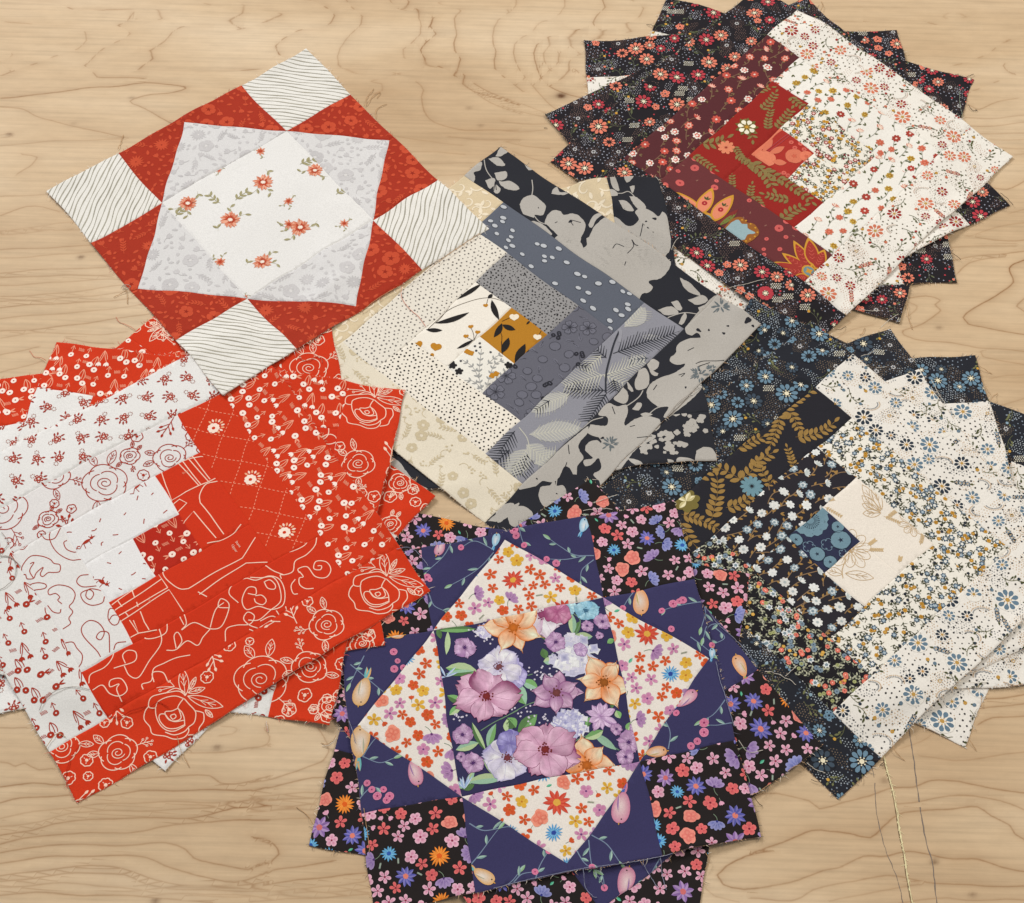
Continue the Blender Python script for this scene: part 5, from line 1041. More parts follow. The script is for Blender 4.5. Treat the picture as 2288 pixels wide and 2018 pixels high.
    leafy(cv, 3, 1640, 1730, 1800, 1610, 7, C(128, 48, 44)); leafy(cv, 3, 1650, 1730, 1790, 1640, 5, C(116, 126, 62))
    tk = [(*cv.P(3, x, y), r) for x, y, r in ((1540, 1560, 10), (1680, 1600, 9), (1400, 1530, 7), (1830, 1770, 10))]+[(*cv.P(8, x, y), r) for x, y, r in ((330, 330, 14), (420, 240, 12), (200, 320, 8))]
    def fl(x, y, r, a): cv.flower(x, y, r, 5, vary(C(206, 96, 92), rnd, 0.1), None, C(150, 50, 56), rot=a, lev=0, rc=0.25)
    def lf_(x, y, r, a): cv.leaf(x, y, a, 3.6, 1.5, C(140, 96, 84), None, 0)
    pack(cv, rnd, [(2, 4.2, fl), (1.5, 2.4, fl), (1, 2.4, lf_)], 400, 1.5, tk)
@fabric('coral_centre', (170, 48, 40), 'red centre square with coral leaves and blossoms')
def _(cv, rnd, ang):
    c = C(218, 120, 92)
    shape(cv, 4, [(-60, 1180), (20, 1110), (100, 1040), (200, 960), (230, 1000), (150, 1050), (60, 1150), (0, 1200)], c, rnd, 0, 0.1); shape(cv, 4, [(0, 1200), (50, 1160), (130, 1180), (160, 1220), (130, 1270), (60, 1270), (10, 1230)], C(222, 128, 98), rnd, 1, 0.1)
    for a in ((4, 110, 1180, 225, 1140, 8), (4, 130, 1240, 240, 1260, 8), (4, 60, 1170, 130, 1080, 7)): leafy(cv, *a, C(214, 118, 90))
    for (x, y, r) in ((300, 1210, 9.5), (390, 1210, 7)): p = cv.P(4, x, y); cv.flower(p[0], p[1], r, 5, vary(c, rnd), None, C(206, 100, 76), lev=2)
    for pts in ([(90, 1160), (180, 1090), (260, 1040)], [(100, 1170), (190, 1110), (270, 1050)]): cv.stroke(crv([cv.P(4, *p) for p in pts]), 0.8, C(176, 70, 76), 3)
    for (x, y) in ((270, 1110), (310, 1080), (340, 1120), (210, 1330), (240, 1350), (180, 1340), (300, 1150), (370, 1160)): p = cv.P(4, x, y); cv.flower(p[0], p[1], 2.6, 5, vary(C(210, 100, 86), rnd), None, C(150, 40, 36), lev=2)
@fabric('blue_centre', (44, 48, 74), 'dusty blue centre square with tonal blossoms')
def _(cv, rnd, ang):
    c = C(112, 142, 156); d = C(40, 52, 70)
    p = cv.P(12, 400, 570)
    for i in range(7): cv.petal(p[0], p[1], 3.4+i*0.62, 17, 12, c, C(118, 148, 162), 0)
    cv.poly([cv.P(12, *q) for q in ((230, 680), (480, 455), (540, 520), (420, 600))], c, 1)
    for i in range(26): a = i*0.242; cv.stroke([(p[0]+3.4*math.cos(a), p[1]+3.4*math.sin(a)), (p[0]+8*math.cos(a), p[1]+8*math.sin(a))], 0.4, d, 3); cv.disc(p[0]+8*math.cos(a), p[1]+8*math.sin(a), 0.6, d, 5, None, 3)
    for (x, y, r) in ((640, 720, 9), (610, 620, 5.5), (460, 820, 7), (560, 880, 6), (300, 720, 6)): q = cv.P(12, x, y); cv.flower(q[0], q[1], r, 5, c, None, d, lev=2, rc=0.16); cv.outline(arc(q[0], q[1], r*1.06, 0, 2*PI, 22), 0.4, d, 3)
    for (x, y, r) in ((400, 770, 6), (540, 750, 6), (660, 820, 4)):
        q = cv.P(12, x, y)
        for i in range(5): cv.stroke(arc(q[0]+r*0.55*math.cos(i*1.257), q[1]+r*0.55*math.sin(i*1.257), r*0.46, i*1.257-1.9, i*1.257+1.9, 9), 0.5, C(120, 146, 164), 2)
@fabric('line_cream', (236, 227, 215), 'plain cream strip with fine tan line drawn flowers')
def _(cv, rnd, ang):
    c = C(200, 172, 132)
    def pet(p, a, L, w_, r0=0.0):
        th = np.linspace(PI*0.62, -PI*0.62, 12); lx = np.concatenate([[r0], r0+L*(0.55+0.45*np.cos(th)), [r0]]); ly = np.concatenate([[0], w_/2*np.sin(th), [0]])
        cv.stroke(np.stack([p[0]+lx*math.cos(a)-ly*math.sin(a), p[1]+lx*math.sin(a)+ly*math.cos(a)], 1), 0.5, c, 0)
        for q in (0.16, -0.16): cv.stroke([(p[0]+(r0+0.2*L)*math.cos(a+q*0.5), p[1]+(r0+0.2*L)*math.sin(a+q*0.5)), (p[0]+(r0+0.75*L)*math.cos(a+q), p[1]+(r0+0.75*L)*math.sin(a+q))], 0.3, c, 0)
    p = cv.P(12, 715, 790)
    for i in range(10): pet(p, i*0.628+0.2, 18*rnd.uniform(0.88, 1.08), 9.5, 2.0)
    cv.dots([(p[0]+rnd.gauss(0, 2.4), p[1]+rnd.gauss(0, 2.2)) for _ in range(70)], 0.45, C(186, 154, 108), 5, 1); cv.dots([(p[0]-8+rnd.gauss(0, 3), p[1]-5+rnd.gauss(0, 2.2)) for _ in range(60)], 0.4, C(192, 162, 116), 5, 1)
    cv.stroke(crv([cv.P(12, *q) for q in ((665, 1005), (655, 940), (680, 860))]), 0.8, c, 0)
    p = cv.P(12, 1180, 610)
    for i in range(8): pet(p, i*0.785, 12*rnd.uniform(0.85, 1.1), 6, 1.0)
    for (x, y, x2, y2, w_) in ((680, 970, 895, 1010, 9), (660, 975, 530, 930, 8), (940, 510, 800, 310, 9), (930, 515, 800, 390, 8), (935, 520, 800, 450, 8), (940, 525, 800, 520, 8), (950, 500, 880, 320, 8), (500, 440, 530, 420, 3)):
        a, b = cv.P(12, x, y), cv.P(12, x2, y2); d = b-a; line_leaf(cv, a[0], a[1], math.atan2(d[1], d[0]), float(np.hypot(*d)), w_, c, 0.5)
    for (x, y, x2, y2) in ((850, 790, 965, 800), (845, 760, 900, 720), (490, 430, 590, 410), (510, 470, 640, 545), (960, 550, 1090, 600), (990, 560, 1070, 500), (1240, 760, 1260, 660), (1090, 900, 1100, 860)): a, b = cv.P(12, x, y), cv.P(12, x2, y2); stem_leaves(cv, bez(a, (a+b)/2, b, 9), c, C(204, 176, 132), 0.45, 2.8, 1.2, 1)

# ---- purple block
def ditsy(cv, rnd, dark, sp=9.6):
    V = lambda c, v=0.1: vary(lin(c), rnd, v)
    def star5(c0, c1, cc):
        def f(x, y, r, a):
            k = rnd.random(); w_ = r*(0.55 if k < 0.6 else 0.82)
            for i in range(5): cv.petal(x, y, a+i*1.2566, r*rnd.uniform(0.92, 1.05), w_, V(c0), V(c1), 1, 6)
            cv.disc(x, y, r*0.17, lin(cc), 6, None, 2)
        return f
    def tulip(c0, c1, cc):
        def f(x, y, r, a):
            for i in range(5): q = a-1.0+i*0.5; cv.petal(x-0.5*r*math.cos(a), y-0.5*r*math.sin(a), q, r*1.35, r*0.62, V(c0), V(c1), 1, 6)
            cv.disc(x-0.4*r*math.cos(a), y-0.4*r*math.sin(a), r*0.17, lin(cc), 6, None, 2); cv.stroke(bez((x-0.5*r*math.cos(a), y-0.5*r*math.sin(a)), (x-r*math.cos(a), y-r*math.sin(a)), (x-1.5*r*math.cos(a+.4), y-1.5*r*math.sin(a+.4))), 0.5, C(120, 140, 116), 0)
        return f
    def aster(c0, c1, cc, n, w_):
        def f(x, y, r, a):
            for i in range(n): cv.leaf(x, y, a+i*2*PI/n+rnd.uniform(-.06, .06), r*rnd.uniform(0.86, 1.05), r*w_, V(c0), V(c1), 1, 6, 0, 0.7)
            cv.blob(x, y, r*0.27, 5, 0.2, lin(cc), a, 1, 12, 2)
        return f
    def pansy(c0, c1):
        def f(x, y, r, a):
            cv.blob(x, y, r, 5, 0.22, V(c0), a, 0.92, 24, 1, V(c1), rnd)
            for i in range(4): q = a+i*1.5; cv.petal(x, y, q, r*0.75, r*0.6, V(c1), V(c0), 2, 5)
        return f
    def bud(c0):
        def f(x, y, r, a):
            for s_ in (-0.5, 0, 0.5): cv.petal(x-0.6*r*math.cos(a), y-0.6*r*math.sin(a), a+s_, r*1.5, r*0.8, V(c0), None, 1, 5)
            cv.stroke([(x-0.6*r*math.cos(a), y-0.6*r*math.sin(a)), (x-1.6*r*math.cos(a), y-1.6*r*math.sin(a))], 0.4, C(130, 140, 120), 0)
        return f
    def grass(x, y, r, a):
        c0 = C(150, 164, 150) if dark else C(150, 152, 134)
        for s_ in (0, 0.35): cv.leaf(x-r*math.cos(a+s_), y-r*math.sin(a+s_), a+s_, 2*r, 1.3, c0, None, 0, 5)
    def mint(x, y, r, a): cv.leaf(x-r*math.cos(a), y-r*math.sin(a), a, 2*r, r*0.9, C(70, 168, 134), C(110, 190, 156), 0)
    if dark: kinds = [(4.6, 5.2, star5((206, 128, 160), (228, 182, 198), (140, 40, 70))), (2.4, 5.0, star5((208, 84, 92), (224, 116, 112), (120, 30, 50))), (1.5, 6.4, tulip((128, 100, 158), (170, 146, 190), (80, 50, 110))), (1.4, 6.2, tulip((100, 108, 170), (150, 152, 200), (50, 56, 130))), (0.6, 6.0, aster((80, 150, 200), (120, 182, 216), (50, 90, 170), 13, 0.26)), (0.8, 7.6, aster((228, 122, 40), (236, 150, 62), (222, 96, 30), 16, 0.22)), (0.9, 8.2, aster((86, 88, 166), (126, 120, 186), (224, 130, 112), 10, 0.36)), (0.9, 8.2, aster((138, 104, 164), (172, 142, 188), (206, 110, 110), 8, 0.42)), (0.8, 6.0, pansy((216, 112, 104), (232, 146, 130))), (2.2, 2.6, bud((220, 160, 184))), (2.2, 2.6, grass), (0.5, 2.2, mint)]
    else: kinds = [(4.0, 4.8, star5((200, 72, 34), (216, 96, 50), (176, 90, 24))), (1.5, 5.2, star5((196, 120, 160), (206, 146, 178), (110, 60, 120))), (1.6, 5.2, star5((214, 162, 48), (222, 178, 72), (190, 120, 40))), (2.2, 6.4, tulip((150, 106, 156), (184, 142, 182), (100, 50, 110))), (0.9, 7.0, aster((70, 140, 196), (124, 182, 218), (44, 70, 150), 15, 0.2)), (0.8, 10.5, aster((200, 66, 48), (210, 88, 66), (220, 166, 70), 11, 0.3)), (1.1, 6.2, pansy((218, 112, 92), (230, 148, 124))), (2.6, 2.6, bud((204, 84, 44))), (2.4, 3.0, grass), (0.4, 2.4, mint)]
    big = [k for k in kinds if k[1] > 5.5]; sm = [k for k in kinds if k[1] <= 5.5]
    tk = []; wrap = [(w_, r, (lambda d, r0: (lambda x, y, r, a: (tk.append((x, y, r)), d(x, y, r, a))))(d, r)) for w_, r, d in kinds]
    area_ = (cv.hi-cv.lo).prod()
    wrap = [k for k in wrap if k[1] > 4.0]; sm = [(w_*(3.0 if r > 4 else 0.5), r, d) for w_, r, d in sm]
    pack(cv, rnd, wrap, int(area_*0.26)+200, 0.95 if dark else 0.93, None, 1.13); pack(cv, rnd, sm, int(area_*0.18)+200, 0.98, tk, 1.1)
@fabric('ditsy_black', (33, 27, 27), 'black square covered with pink, blue and orange flowers')
def _(cv, rnd, ang):
    ditsy(cv, rnd, True)
@fabric('ditsy_white', (230, 222, 213), 'cream triangle with orange, red and lilac flowers')
def _(cv, rnd, ang): ditsy(cv, rnd, False)
def bird(cv, x, y, a, L, kind, rnd):
    pal = {'y': ((222, 214, 206), (210, 152, 60), (110, 176, 178)), 'p': ((226, 206, 204), (190, 96, 140), (70, 96, 170)), 'b': ((226, 226, 226), (110, 180, 214), (70, 140, 190)), 'o': ((216, 206, 196), (220, 140, 56), (150, 190, 120))}[kind]
    w0, e0, t0 = [lin(c) for c in pal]; e0 = e0*0.8+w0*0.2; ca, sa = math.cos(a), math.sin(a)
    q = np.linspace(0, 2*PI, 26)[:-1]; rx = L*0.5*np.cos(q); ry = L*0.26*np.sin(q)*(1+0.22*np.cos(q)); ring = np.stack([x+rx*ca-ry*sa, y+rx*sa+ry*ca], 1)
    h = L*0.46
    for s_ in (0.13, -0.13): cv.leaf(x-h*0.8*ca, y-h*0.8*sa, a+PI+s_, L*0.55, L*0.13, t0, e0, 2)
    cv.fan((x-0.06*L*ca+0.04*L*sa, y-0.06*L*sa-0.04*L*ca), ring, w0, e0, 3); cv.outline(ring, 0.55, vary(e0, rnd), 4)
    cv.leaf(x-L*0.40*ca+0.13*L*sa, y-L*0.40*sa-0.13*L*ca, a+0.12, L*0.55, L*0.10, vary(w0*0.7+e0*0.3, rnd), e0*0.5+t0*0.5, 5)
    ex, ey = x+L*0.36*ca-0.06*L*sa, y+L*0.36*sa+0.06*L*ca; cv.disc(ex, ey, 0.65, C(30, 28, 30), 6, None, 6); cv.leaf(x+L*0.47*ca, y+L*0.47*sa, a, 2.6, 1.0, C(200, 150, 70), None, 6)
BIRDS = [(10, 1430, 770, -1.9, 15, 'p'), (11, 620, 620, 1.2, 15, 'b'), (11, 1060, 1195, -1.5, 24, 'o'), (14, 850, 210, -1.7, 26, 'y'), (14, 840, 590, 1.5, 28, 'y'), (14, 1250, 820, -1.4, 22, 'p'), (15, 1400, 270, 0.6, 20, 'p'), (15, 905, 1080, -1.7, 27, 'p'), (14, 1780, 1595, -0.6, 19, 'y'), (11, 1810, 1690, 1.9, 20, 'o'), (15, 940, 1630, 1.3, 24, 'p'), (11, 1585, 1600, 1.4, 9, 'b'), (15, 1180, 660, 0.1, 17, 'o'), (10, 1860, 710, 1.3, 12, 'b'), (10, 1110, 1445, 0.2, 11, 'o')]
BRAN = [(10, [(1280, 760), (1400, 715), (1530, 700)]), (10, [(1530, 700), (1450, 840), (1340, 960)]), (10, [(1840, 780), (1700, 720), (1590, 760)]), (10, [(1840, 800), (1720, 930), (1540, 1040)]), (11, [(120, 590), (140, 680), (170, 760)]), (11, [(700, 850), (560, 840), (450, 780), (370, 730)]), (11, [(620, 850), (480, 870), (340, 870)]), (11, [(700, 880), (610, 950), (600, 1030)]), (11, [(1000, 1120), (960, 1180), (930, 1240)]), (11, [(1540, 1210), (1400, 1230), (1220, 1280)]), (11, [(1540, 1250), (1540, 1330), (1520, 1400)]), (11, [(1690, 1370), (1570, 1390), (1530, 1480)]), (11, [(1600, 1400), (1680, 1480), (1590, 1540)]), (11, [(1430, 1480), (1500, 1530), (1570, 1590)]), (14, [(750, 0), (860, 90), (1010, 210)]), (14, [(860, 700), (940, 580), (1000, 520)]), (14, [(850, 700), (980, 745), (1090, 710)]), (14, [(800, 1040), (900, 940), (1000, 950)]), (14, [(1660, 1190), (1780, 1250), (1960, 1230), (2060, 1240)]), (14, [(1680, 1500), (1790, 1370), (1880, 1250)]), (14, [(1880, 1710), (1980, 1660), (2040, 1590)]), (15, [(260, 1640), (300, 1530), (370, 1420)]), (15, [(100, 1660), (160, 1600), (260, 1580)]), (15, [(580, 1420), (640, 1510), (700, 1550)]), (15, [(680, 1290), (800, 1360), (900, 1490)]), (15, [(660, 1330), (680, 1440), (700, 1540)]), (15, [(1270, 640), (1290, 510), (1240, 400)]), (15, [(1690, 290), (1610, 400), (1540, 440)]), (15, [(1760, 460), (1650, 480), (1590, 480)]), (15, [(1290, 350), (1330, 370)]), (15, [(1210, 1470), (1120, 1590), (1000, 1750)]), (15, [(740, 1540), (770, 1620), (780, 1690)]), (10, [(860, 1590), (800, 1700), (760, 1800)]), (10, [(1360, 1130), (1400, 1210), (1480, 1250)])]
@fabric('bird_blue', (56, 53, 92), 'violet blue triangle with birds on thin branches')
def _(cv, rnd, ang):
    g = C(118, 134, 158); lv = C(156, 184, 170)
    for (t, pts) in BRAN:
        P = crv([cv.P(t, *p) for p in pts], 1.5); cv.stroke(P, np.linspace(1.0, 0.6, len(P)), g, 0)
        for k in range(4, len(P)-1, 9):
            d = P[k]-P[k-1]; q = math.atan2(d[1], d[0])+rnd.choice((0.7, -0.7)); cv.leaf(P[k][0], P[k][1], q, rnd.uniform(6, 10), 2.6, vary(lv, rnd), C(120, 150, 150), 1, 6)
        d = P[-1]-P[-2]; q = math.atan2(d[1], d[0])
        if rnd.random() < 0.6: cv.leaf(P[-1][0], P[-1][1], q, 9, 3, lv, C(140, 176, 130), 1)
        else: cv.flower(P[-1][0], P[-1][1], 2.8, 5, C(206, 100, 140), C(216, 130, 160), C(150, 50, 100), lev=2)
    for (t, pts) in ((10, [(1080, 1570), (1120, 1640), (1090, 1700), (1160, 1690)]), (14, [(870, 900), (910, 950), (960, 1000), (1040, 1000), (1030, 1030)]), (15, [(1540, 460), (1540, 530), (1500, 590), (1450, 620)]), (11, [(1310, 1230), (1350, 1210), (1380, 1200)]), (10, [(1350, 1000), (1360, 1020)]), (10, [(2000, 650), (2020, 690)]), (11, [(410, 900), (1280, 1420)]), (11, [(100, 650), (110, 690)])):
        for p in pts: q = cv.P(t, *p); cv.flower(q[0]+rnd.uniform(-1, 1), q[1], rnd.uniform(2.4, 4), 5, vary(C(200, 96, 136), rnd), vary(C(214, 136, 164), rnd), C(140, 50, 96), rot=rnd.random(), lev=2)
    for b in BIRDS: p = cv.P(*b[:3]); bird(cv, p[0], p[1], b[3], b[4], b[5], rnd)
def bloom(cv, t, x, y, r, k, ci, cm, co, cc, rnd, lev, ruff=0.0, wdf=1.0, rc=0.16, a0=None, kind='round'):
    """watercolour bloom: every petal a small mesh of drifting tints"""
    p = cv.P(t, x, y); a0 = rnd.uniform(0, 6) if a0 is None else a0; ci, cm, co = lin(ci), lin(cm), lin(co); wh = np.minimum(cm*1.1+0.14, 0.80)
    if kind == 'ruffle':
        cv.blob(p[0], p[1], r*0.9, 9, 0.15, cm, a0, 0.85, 30, lev, co, rnd)
        for i in range(70):
            q = r*math.sqrt(rnd.random())*0.98; a = rnd.uniform(0, 6.28); u = (p[0]+q*math.cos(a), p[1]+q*0.85*math.sin(a)); c0 = rnd.choice((ci, cm, wh, wh, co)); s_ = r*rnd.uniform(0.12, 0.24)
            cv.star(u[0], u[1], s_, 4, vary(c0, rnd, 0.1), vary(rnd.choice((wh, cm, co)), rnd, 0.1), 0.65, rnd.random(), lev+0.5+i*0.03)
        return
    order = list(range(k)); rnd.shuffle(order)
    for n_, i in enumerate(order):
        a = a0+i*2*PI/k+rnd.uniform(-0.16, 0.16); L = r*rnd.uniform(0.82, 1.1); wd = 2.15*L*math.sin(PI/k)*wdf*rnd.uniform(0.88, 1.1); z = lev+n_*0.35; nr, nl = 6, 8
        s = np.linspace(0, 1, nr+1); v = np.linspace(-1, 1, nl+1)
        wv = (np.sin(PI*np.clip(s, 0, 1)**1.25*0.86+0.12)**0.8) if kind != 'lily' else np.sin(PI*(0.06+0.94*s))**0.85
        bump_ = np.array([rnd.uniform(-1, 1) for _ in v]); ca, sa = math.cos(a), math.sin(a); bend = rnd.uniform(-0.25, 0.25)
        G = np.zeros((nr+1, nl+1, 2)); K = np.zeros((nr+1, nl+1, 3)); f1, f2, f3 = rnd.uniform(0, 6), rnd.uniform(0, 6), rnd.uniform(-1, 1)
        dark_side = rnd.random() < 0.65
        for I in range(nr+1):
            for J in range(nl+1):
                lx = L*s[I]*(1-0.10*v[J]**2*s[I])*(1+(0.05+ruff)*bump_[J]*s[I]**3); ly = wd/2*wv[I]*v[J]+bend*L*s[I]**2*0.4
                G[I, J] = (p[0]+lx*ca-ly*sa, p[1]+lx*sa+ly*ca)
                h = 0.5+0.5*math.sin(3.1*v[J]+f1+2.2*s[I])*math.sin(4.0*s[I]+f2); h = min(max((h-0.25)*1.9, 0), 1)
                c = cm*(1-h)+wh*h
                if kind == 'lily': w_ = max(0.0, 1-s[I]*1.5); c = c*(1-w_)+ci*w_; e = abs(v[J])**4*0.75+max(0, math.sin(2.6*v[J]+f1))*0.35*(1-s[I]); c = c*(1-e)+ci*e
                else:
                    w_ = max(0, 0.75-s[I]*2.2); c = c*(1-w_)+ci*w_
                    e = max(0.0, s[I]-0.72)*2.2*(0.35+0.65*math.sin(2.3*v[J]+f2)**2)+(max(0.0, v[J]*f3)*1.4*(0.4+s[I]) if dark_side else 0.0); e = min(e, 0.95); c = c*(1-e)+co*e
                K[I, J] = np.clip(c*(1+rnd.uniform(-0.2, 0.2)), 0, 0.85)
        A, B, D, E = G[:-1, :-1].reshape(-1, 2), G[1:, :-1].reshape(-1, 2), G[1:, 1:].reshape(-1, 2), G[:-1, 1:].reshape(-1, 2)
        kA, kB, kD, kE = K[:-1, :-1].reshape(-1, 3), K[1:, :-1].reshape(-1, 3), K[1:, 1:].reshape(-1, 3), K[:-1, 1:].reshape(-1, 3)
        cv.tris(np.concatenate([np.stack([A, B, D], 1), np.stack([A, D, E], 1)]), np.concatenate([np.stack([kA, kB, kD], 1), np.stack([kA, kD, kE], 1)]), z)
        rim = np.concatenate([G[2:, 0], G[-1, 1:-1], G[2:, -1][::-1]]); cv.stroke(rim, 0.35, (co if kind != 'lily' else ci)*0.9, z+0.2)
        for q in (0.35, -0.3): cv.stroke(np.array([G[1, nl//2], G[3, nl//2+(1 if q > 0 else -1)], G[5, nl//2+(2 if q > 0 else -2)]]), 0.3, (co*0.5+cm*0.5), z+0.25)
    if cc:
        z = lev+k*0.35+0.6; cv.blob(p[0], p[1], r*rc, 6, 0.25, lin(cc), 0.3, 1, 20, z, lin(cc)*0.7); cv.dots([(p[0]+r*rc*rnd.uniform(0.7, 1.7)*math.cos(q), p[1]+r*rc*rnd.uniform(0.7, 1.7)*math.sin(q)) for q in np.arange(0, 6.28, 0.42)], r*0.035, lin(cc)*0.7, 5, z+0.4)

@fabric('bouquet', (50, 47, 84), 'large violet blue centre square with painted bouquet')
def _(cv, rnd, ang):
    G = (C(120, 168, 104), C(176, 196, 150), C(84, 118, 72), C(150, 186, 160))
    for (t, x, y, x2, y2, w_) in ((10, 1420, 1400, 1720, 1370, 7), (10, 1500, 1400, 1480, 1580, 5), (10, 1420, 1380, 1440, 1460, 5), (14, 1480, 20, 1740, 60, 13), (15, 70, 130, 190, 310, 13), (15, 150, 130, 280, 180, 9), (15, 140, 540, 270, 380, 12), (15, 120, 480, 50, 400, 9), (14, 1560, 640, 1740, 590, 8), (14, 1790, 650, 1690, 440, 6), (14, 1810, 640, 1870, 440, 7), (14, 1760, 710, 1930, 850, 11),
                                  (14, 1640, 880, 1940, 850, 9), (14, 1610, 290, 1490, 230, 7), (14, 1520, 380, 1600, 310, 7), (11, 540, 1440, 540, 1280, 7), (11, 550, 1450, 690, 1450, 8), (11, 540, 1470, 600, 1330, 6), (11, 310, 1640, 380, 1630, 7), (11, 260, 1390, 370, 1500, 5), (11, 330, 1370, 330, 1480, 5), (11, 310, 1540, 330, 1620, 7), (15, 870, 180, 840, 330, 6), (15, 700, 520, 880, 640, 7), (15, 880, 340, 910, 400, 6), (15, 960, 500, 990, 430, 6), (15, 640, 560, 780, 500, 8), (10, 1700, 1700, 1480, 1730, 6), (14, 1960, 400, 1970, 520, 9), (14, 1700, 900, 1600, 930, 6), (14, 1640, 930, 1700, 790, 5), (14, 1550, 880, 1640, 920, 6), (15, 650, 480, 680, 400, 5), (11, 800, 1500, 850, 1470, 5)):
        p, q = cv.P(t, x, y), cv.P(t, x2, y2); d = q-p; c = rnd.choice(G); cv.leaf(p[0], p[1], math.atan2(d[1], d[0]), float(np.hypot(*d)), w_, vary(c, rnd, 0.15), vary(rnd.choice(G), rnd, 0.1), 1+rnd.random(), 7, rnd.uniform(-0.4, 0.4))
    for (t, pts) in ((11, [(200, 1380), (330, 1450), (400, 1540)]), (11, [(310, 1640), (440, 1540), (570, 1440)]), (11, [(560, 1440), (600, 1330), (540, 1270)]), (15, [(0, 410), (200, 310), (360, 260)]), (15, [(560, 580), (700, 540), (900, 640)]), (14, [(1760, 500), (1880, 420), (2030, 350)]), (15, [(150, 100), (230, 75)])): cv.stroke(crv([cv.P(t, *p) for p in pts]), 0.8, C(110, 140, 110), 1)
    for (t, x, y, s_) in ((11, 300, 1740, 50), (15, 300, 70, 60), (15, 410, 110, 40), (15, 170, 350, 60), (15, 290, 420, 40), (10, 1760, 1420, 60), (14, 1600, 390, 30)):
        cv.dots([cv.P(t, x+rnd.gauss(0, s_), y+rnd.gauss(0, s_*0.6)) for _ in range(13)], 0.9, C(206, 200, 214), 6, 2)
    LV = ((150, 136, 186), (204, 198, 216), (160, 152, 200)); PK = ((166, 88, 128), (202, 156, 182), (128, 46, 92)); OR = ((216, 112, 26), (234, 198, 164), (236, 206, 180)); MV = ((128, 90, 140), (176, 140, 176), (156, 114, 162))
    bl = lambda t, x, y, r, *a, **k: bloom(cv, t, x, y, r*0.9, *a, **k)
    bl(11, 550, 1600, 24, 9, (150, 150, 186), (216, 212, 224), (196, 194, 216), None, rnd, 3, kind='ruffle'); bl(11, 600, 1555, 8, 5, (140, 110, 160), (184, 154, 190), (150, 116, 166), None, rnd, 6)
    bl(15, 520, 455, 17, 8, (140, 140, 184), (200, 198, 222), (170, 168, 206), None, rnd, 3, kind='ruffle'); bl(10, 1790, 1400, 9, 6, (150, 140, 190), (206, 200, 220), (180, 174, 210), None, rnd, 2, kind='ruffle')
    bl(11, 650, 1255, 13, 5, (90, 140, 176), (140, 186, 204), (120, 170, 196), (64, 110, 140), rnd, 3, 0.06); bl(11, 510, 1225, 10, 4, (110, 160, 186), (160, 196, 210), (140, 186, 202), None, rnd, 3)
    bl(11, 310, 1290, 25, 6, (160, 90, 130), (216, 204, 214), (176, 130, 164), (150, 70, 110), rnd, 4, 0.06, 1.0); bl(11, 430, 1280, 13, 4, (150, 64, 110), (174, 100, 138), (146, 62, 106), None, rnd, 7)
    bl(10, 2000, 1380, 29, 7, *OR, (206, 110, 34), rnd, 6, 0.03, 0.68, a0=0.5, kind='lily'); bl(15, 770, 130, 27, 6, *OR, (160, 90, 30), rnd, 6, 0.03, 0.68, a0=1.0, kind='lily'); bl(15, 650, 760, 28, 6, *OR, (196, 104, 34), rnd, 4, 0.03, 0.68, a0=0.9, kind='lily'); bl(11, 780, 1720, 16, 4, *OR, None, rnd, 4, 0.03, 0.6, a0=0.6, kind='lily')
    bl(10, 1880, 1670, 24, 5, *LV, (126, 70, 76), rnd, 5, 0.04, 0.98, 0.13); bl(10, 1980, 1750, 15, 4, (126, 112, 172), (168, 160, 204), (130, 118, 180), None, rnd, 4)
    bl(14, 1950, 700, 25, 5, *LV, (126, 60, 66), rnd, 5, 0.04, 0.98, 0.13); bl(14, 1980, 590, 12, 4, (104, 92, 158), (140, 132, 188), (110, 100, 168), None, rnd, 7)
    bl(14, 1790, 235, 30, 7, *PK, (130, 44, 44), rnd, 9, 0.04, 1.02, 0.13); bl(15, 340, 650, 30, 7, *PK, (130, 44, 44), rnd, 9, 0.04, 1.02, 0.13)
    bl(15, 420, 215, 25, 8, (140, 84, 132), (188, 150, 178), (166, 118, 156), (120, 64, 64), rnd, 6, 0.05, 0.85, kind='lily'); bl(15, 760, 390, 15, 10, (140, 92, 150), (196, 166, 198), (170, 132, 178), None, rnd, 5, 0.05, 0.7)
    for (t, x, y, r) in ((10, 1620, 1520, 11), (14, 1620, 530, 10), (14, 1690, 740, 11), (11, 415, 1500, 10), (11, 650, 1370, 6), (11, 770, 1340, 9), (15, 970, 580, 11), (15, 950, 690, 9), (15, 880, 480, 6), (15, 1040, 480, 8), (14, 1600, 690, 5), (11, 740, 1440, 4)): bl(t, x, y, r, 5, *MV, (86, 50, 110), rnd, 6, 0.08)
    for (t, x, y, n) in ((14, 1620, 930, 8), (14, 1480, 90, 5)):
        p = cv.P(t, x, y)
        for i in range(n): cv.leaf(p[0], p[1], rnd.uniform(0, 3.2), rnd.uniform(7, 14), 1.8, C(150, 176, 214), C(196, 208, 226), 3)

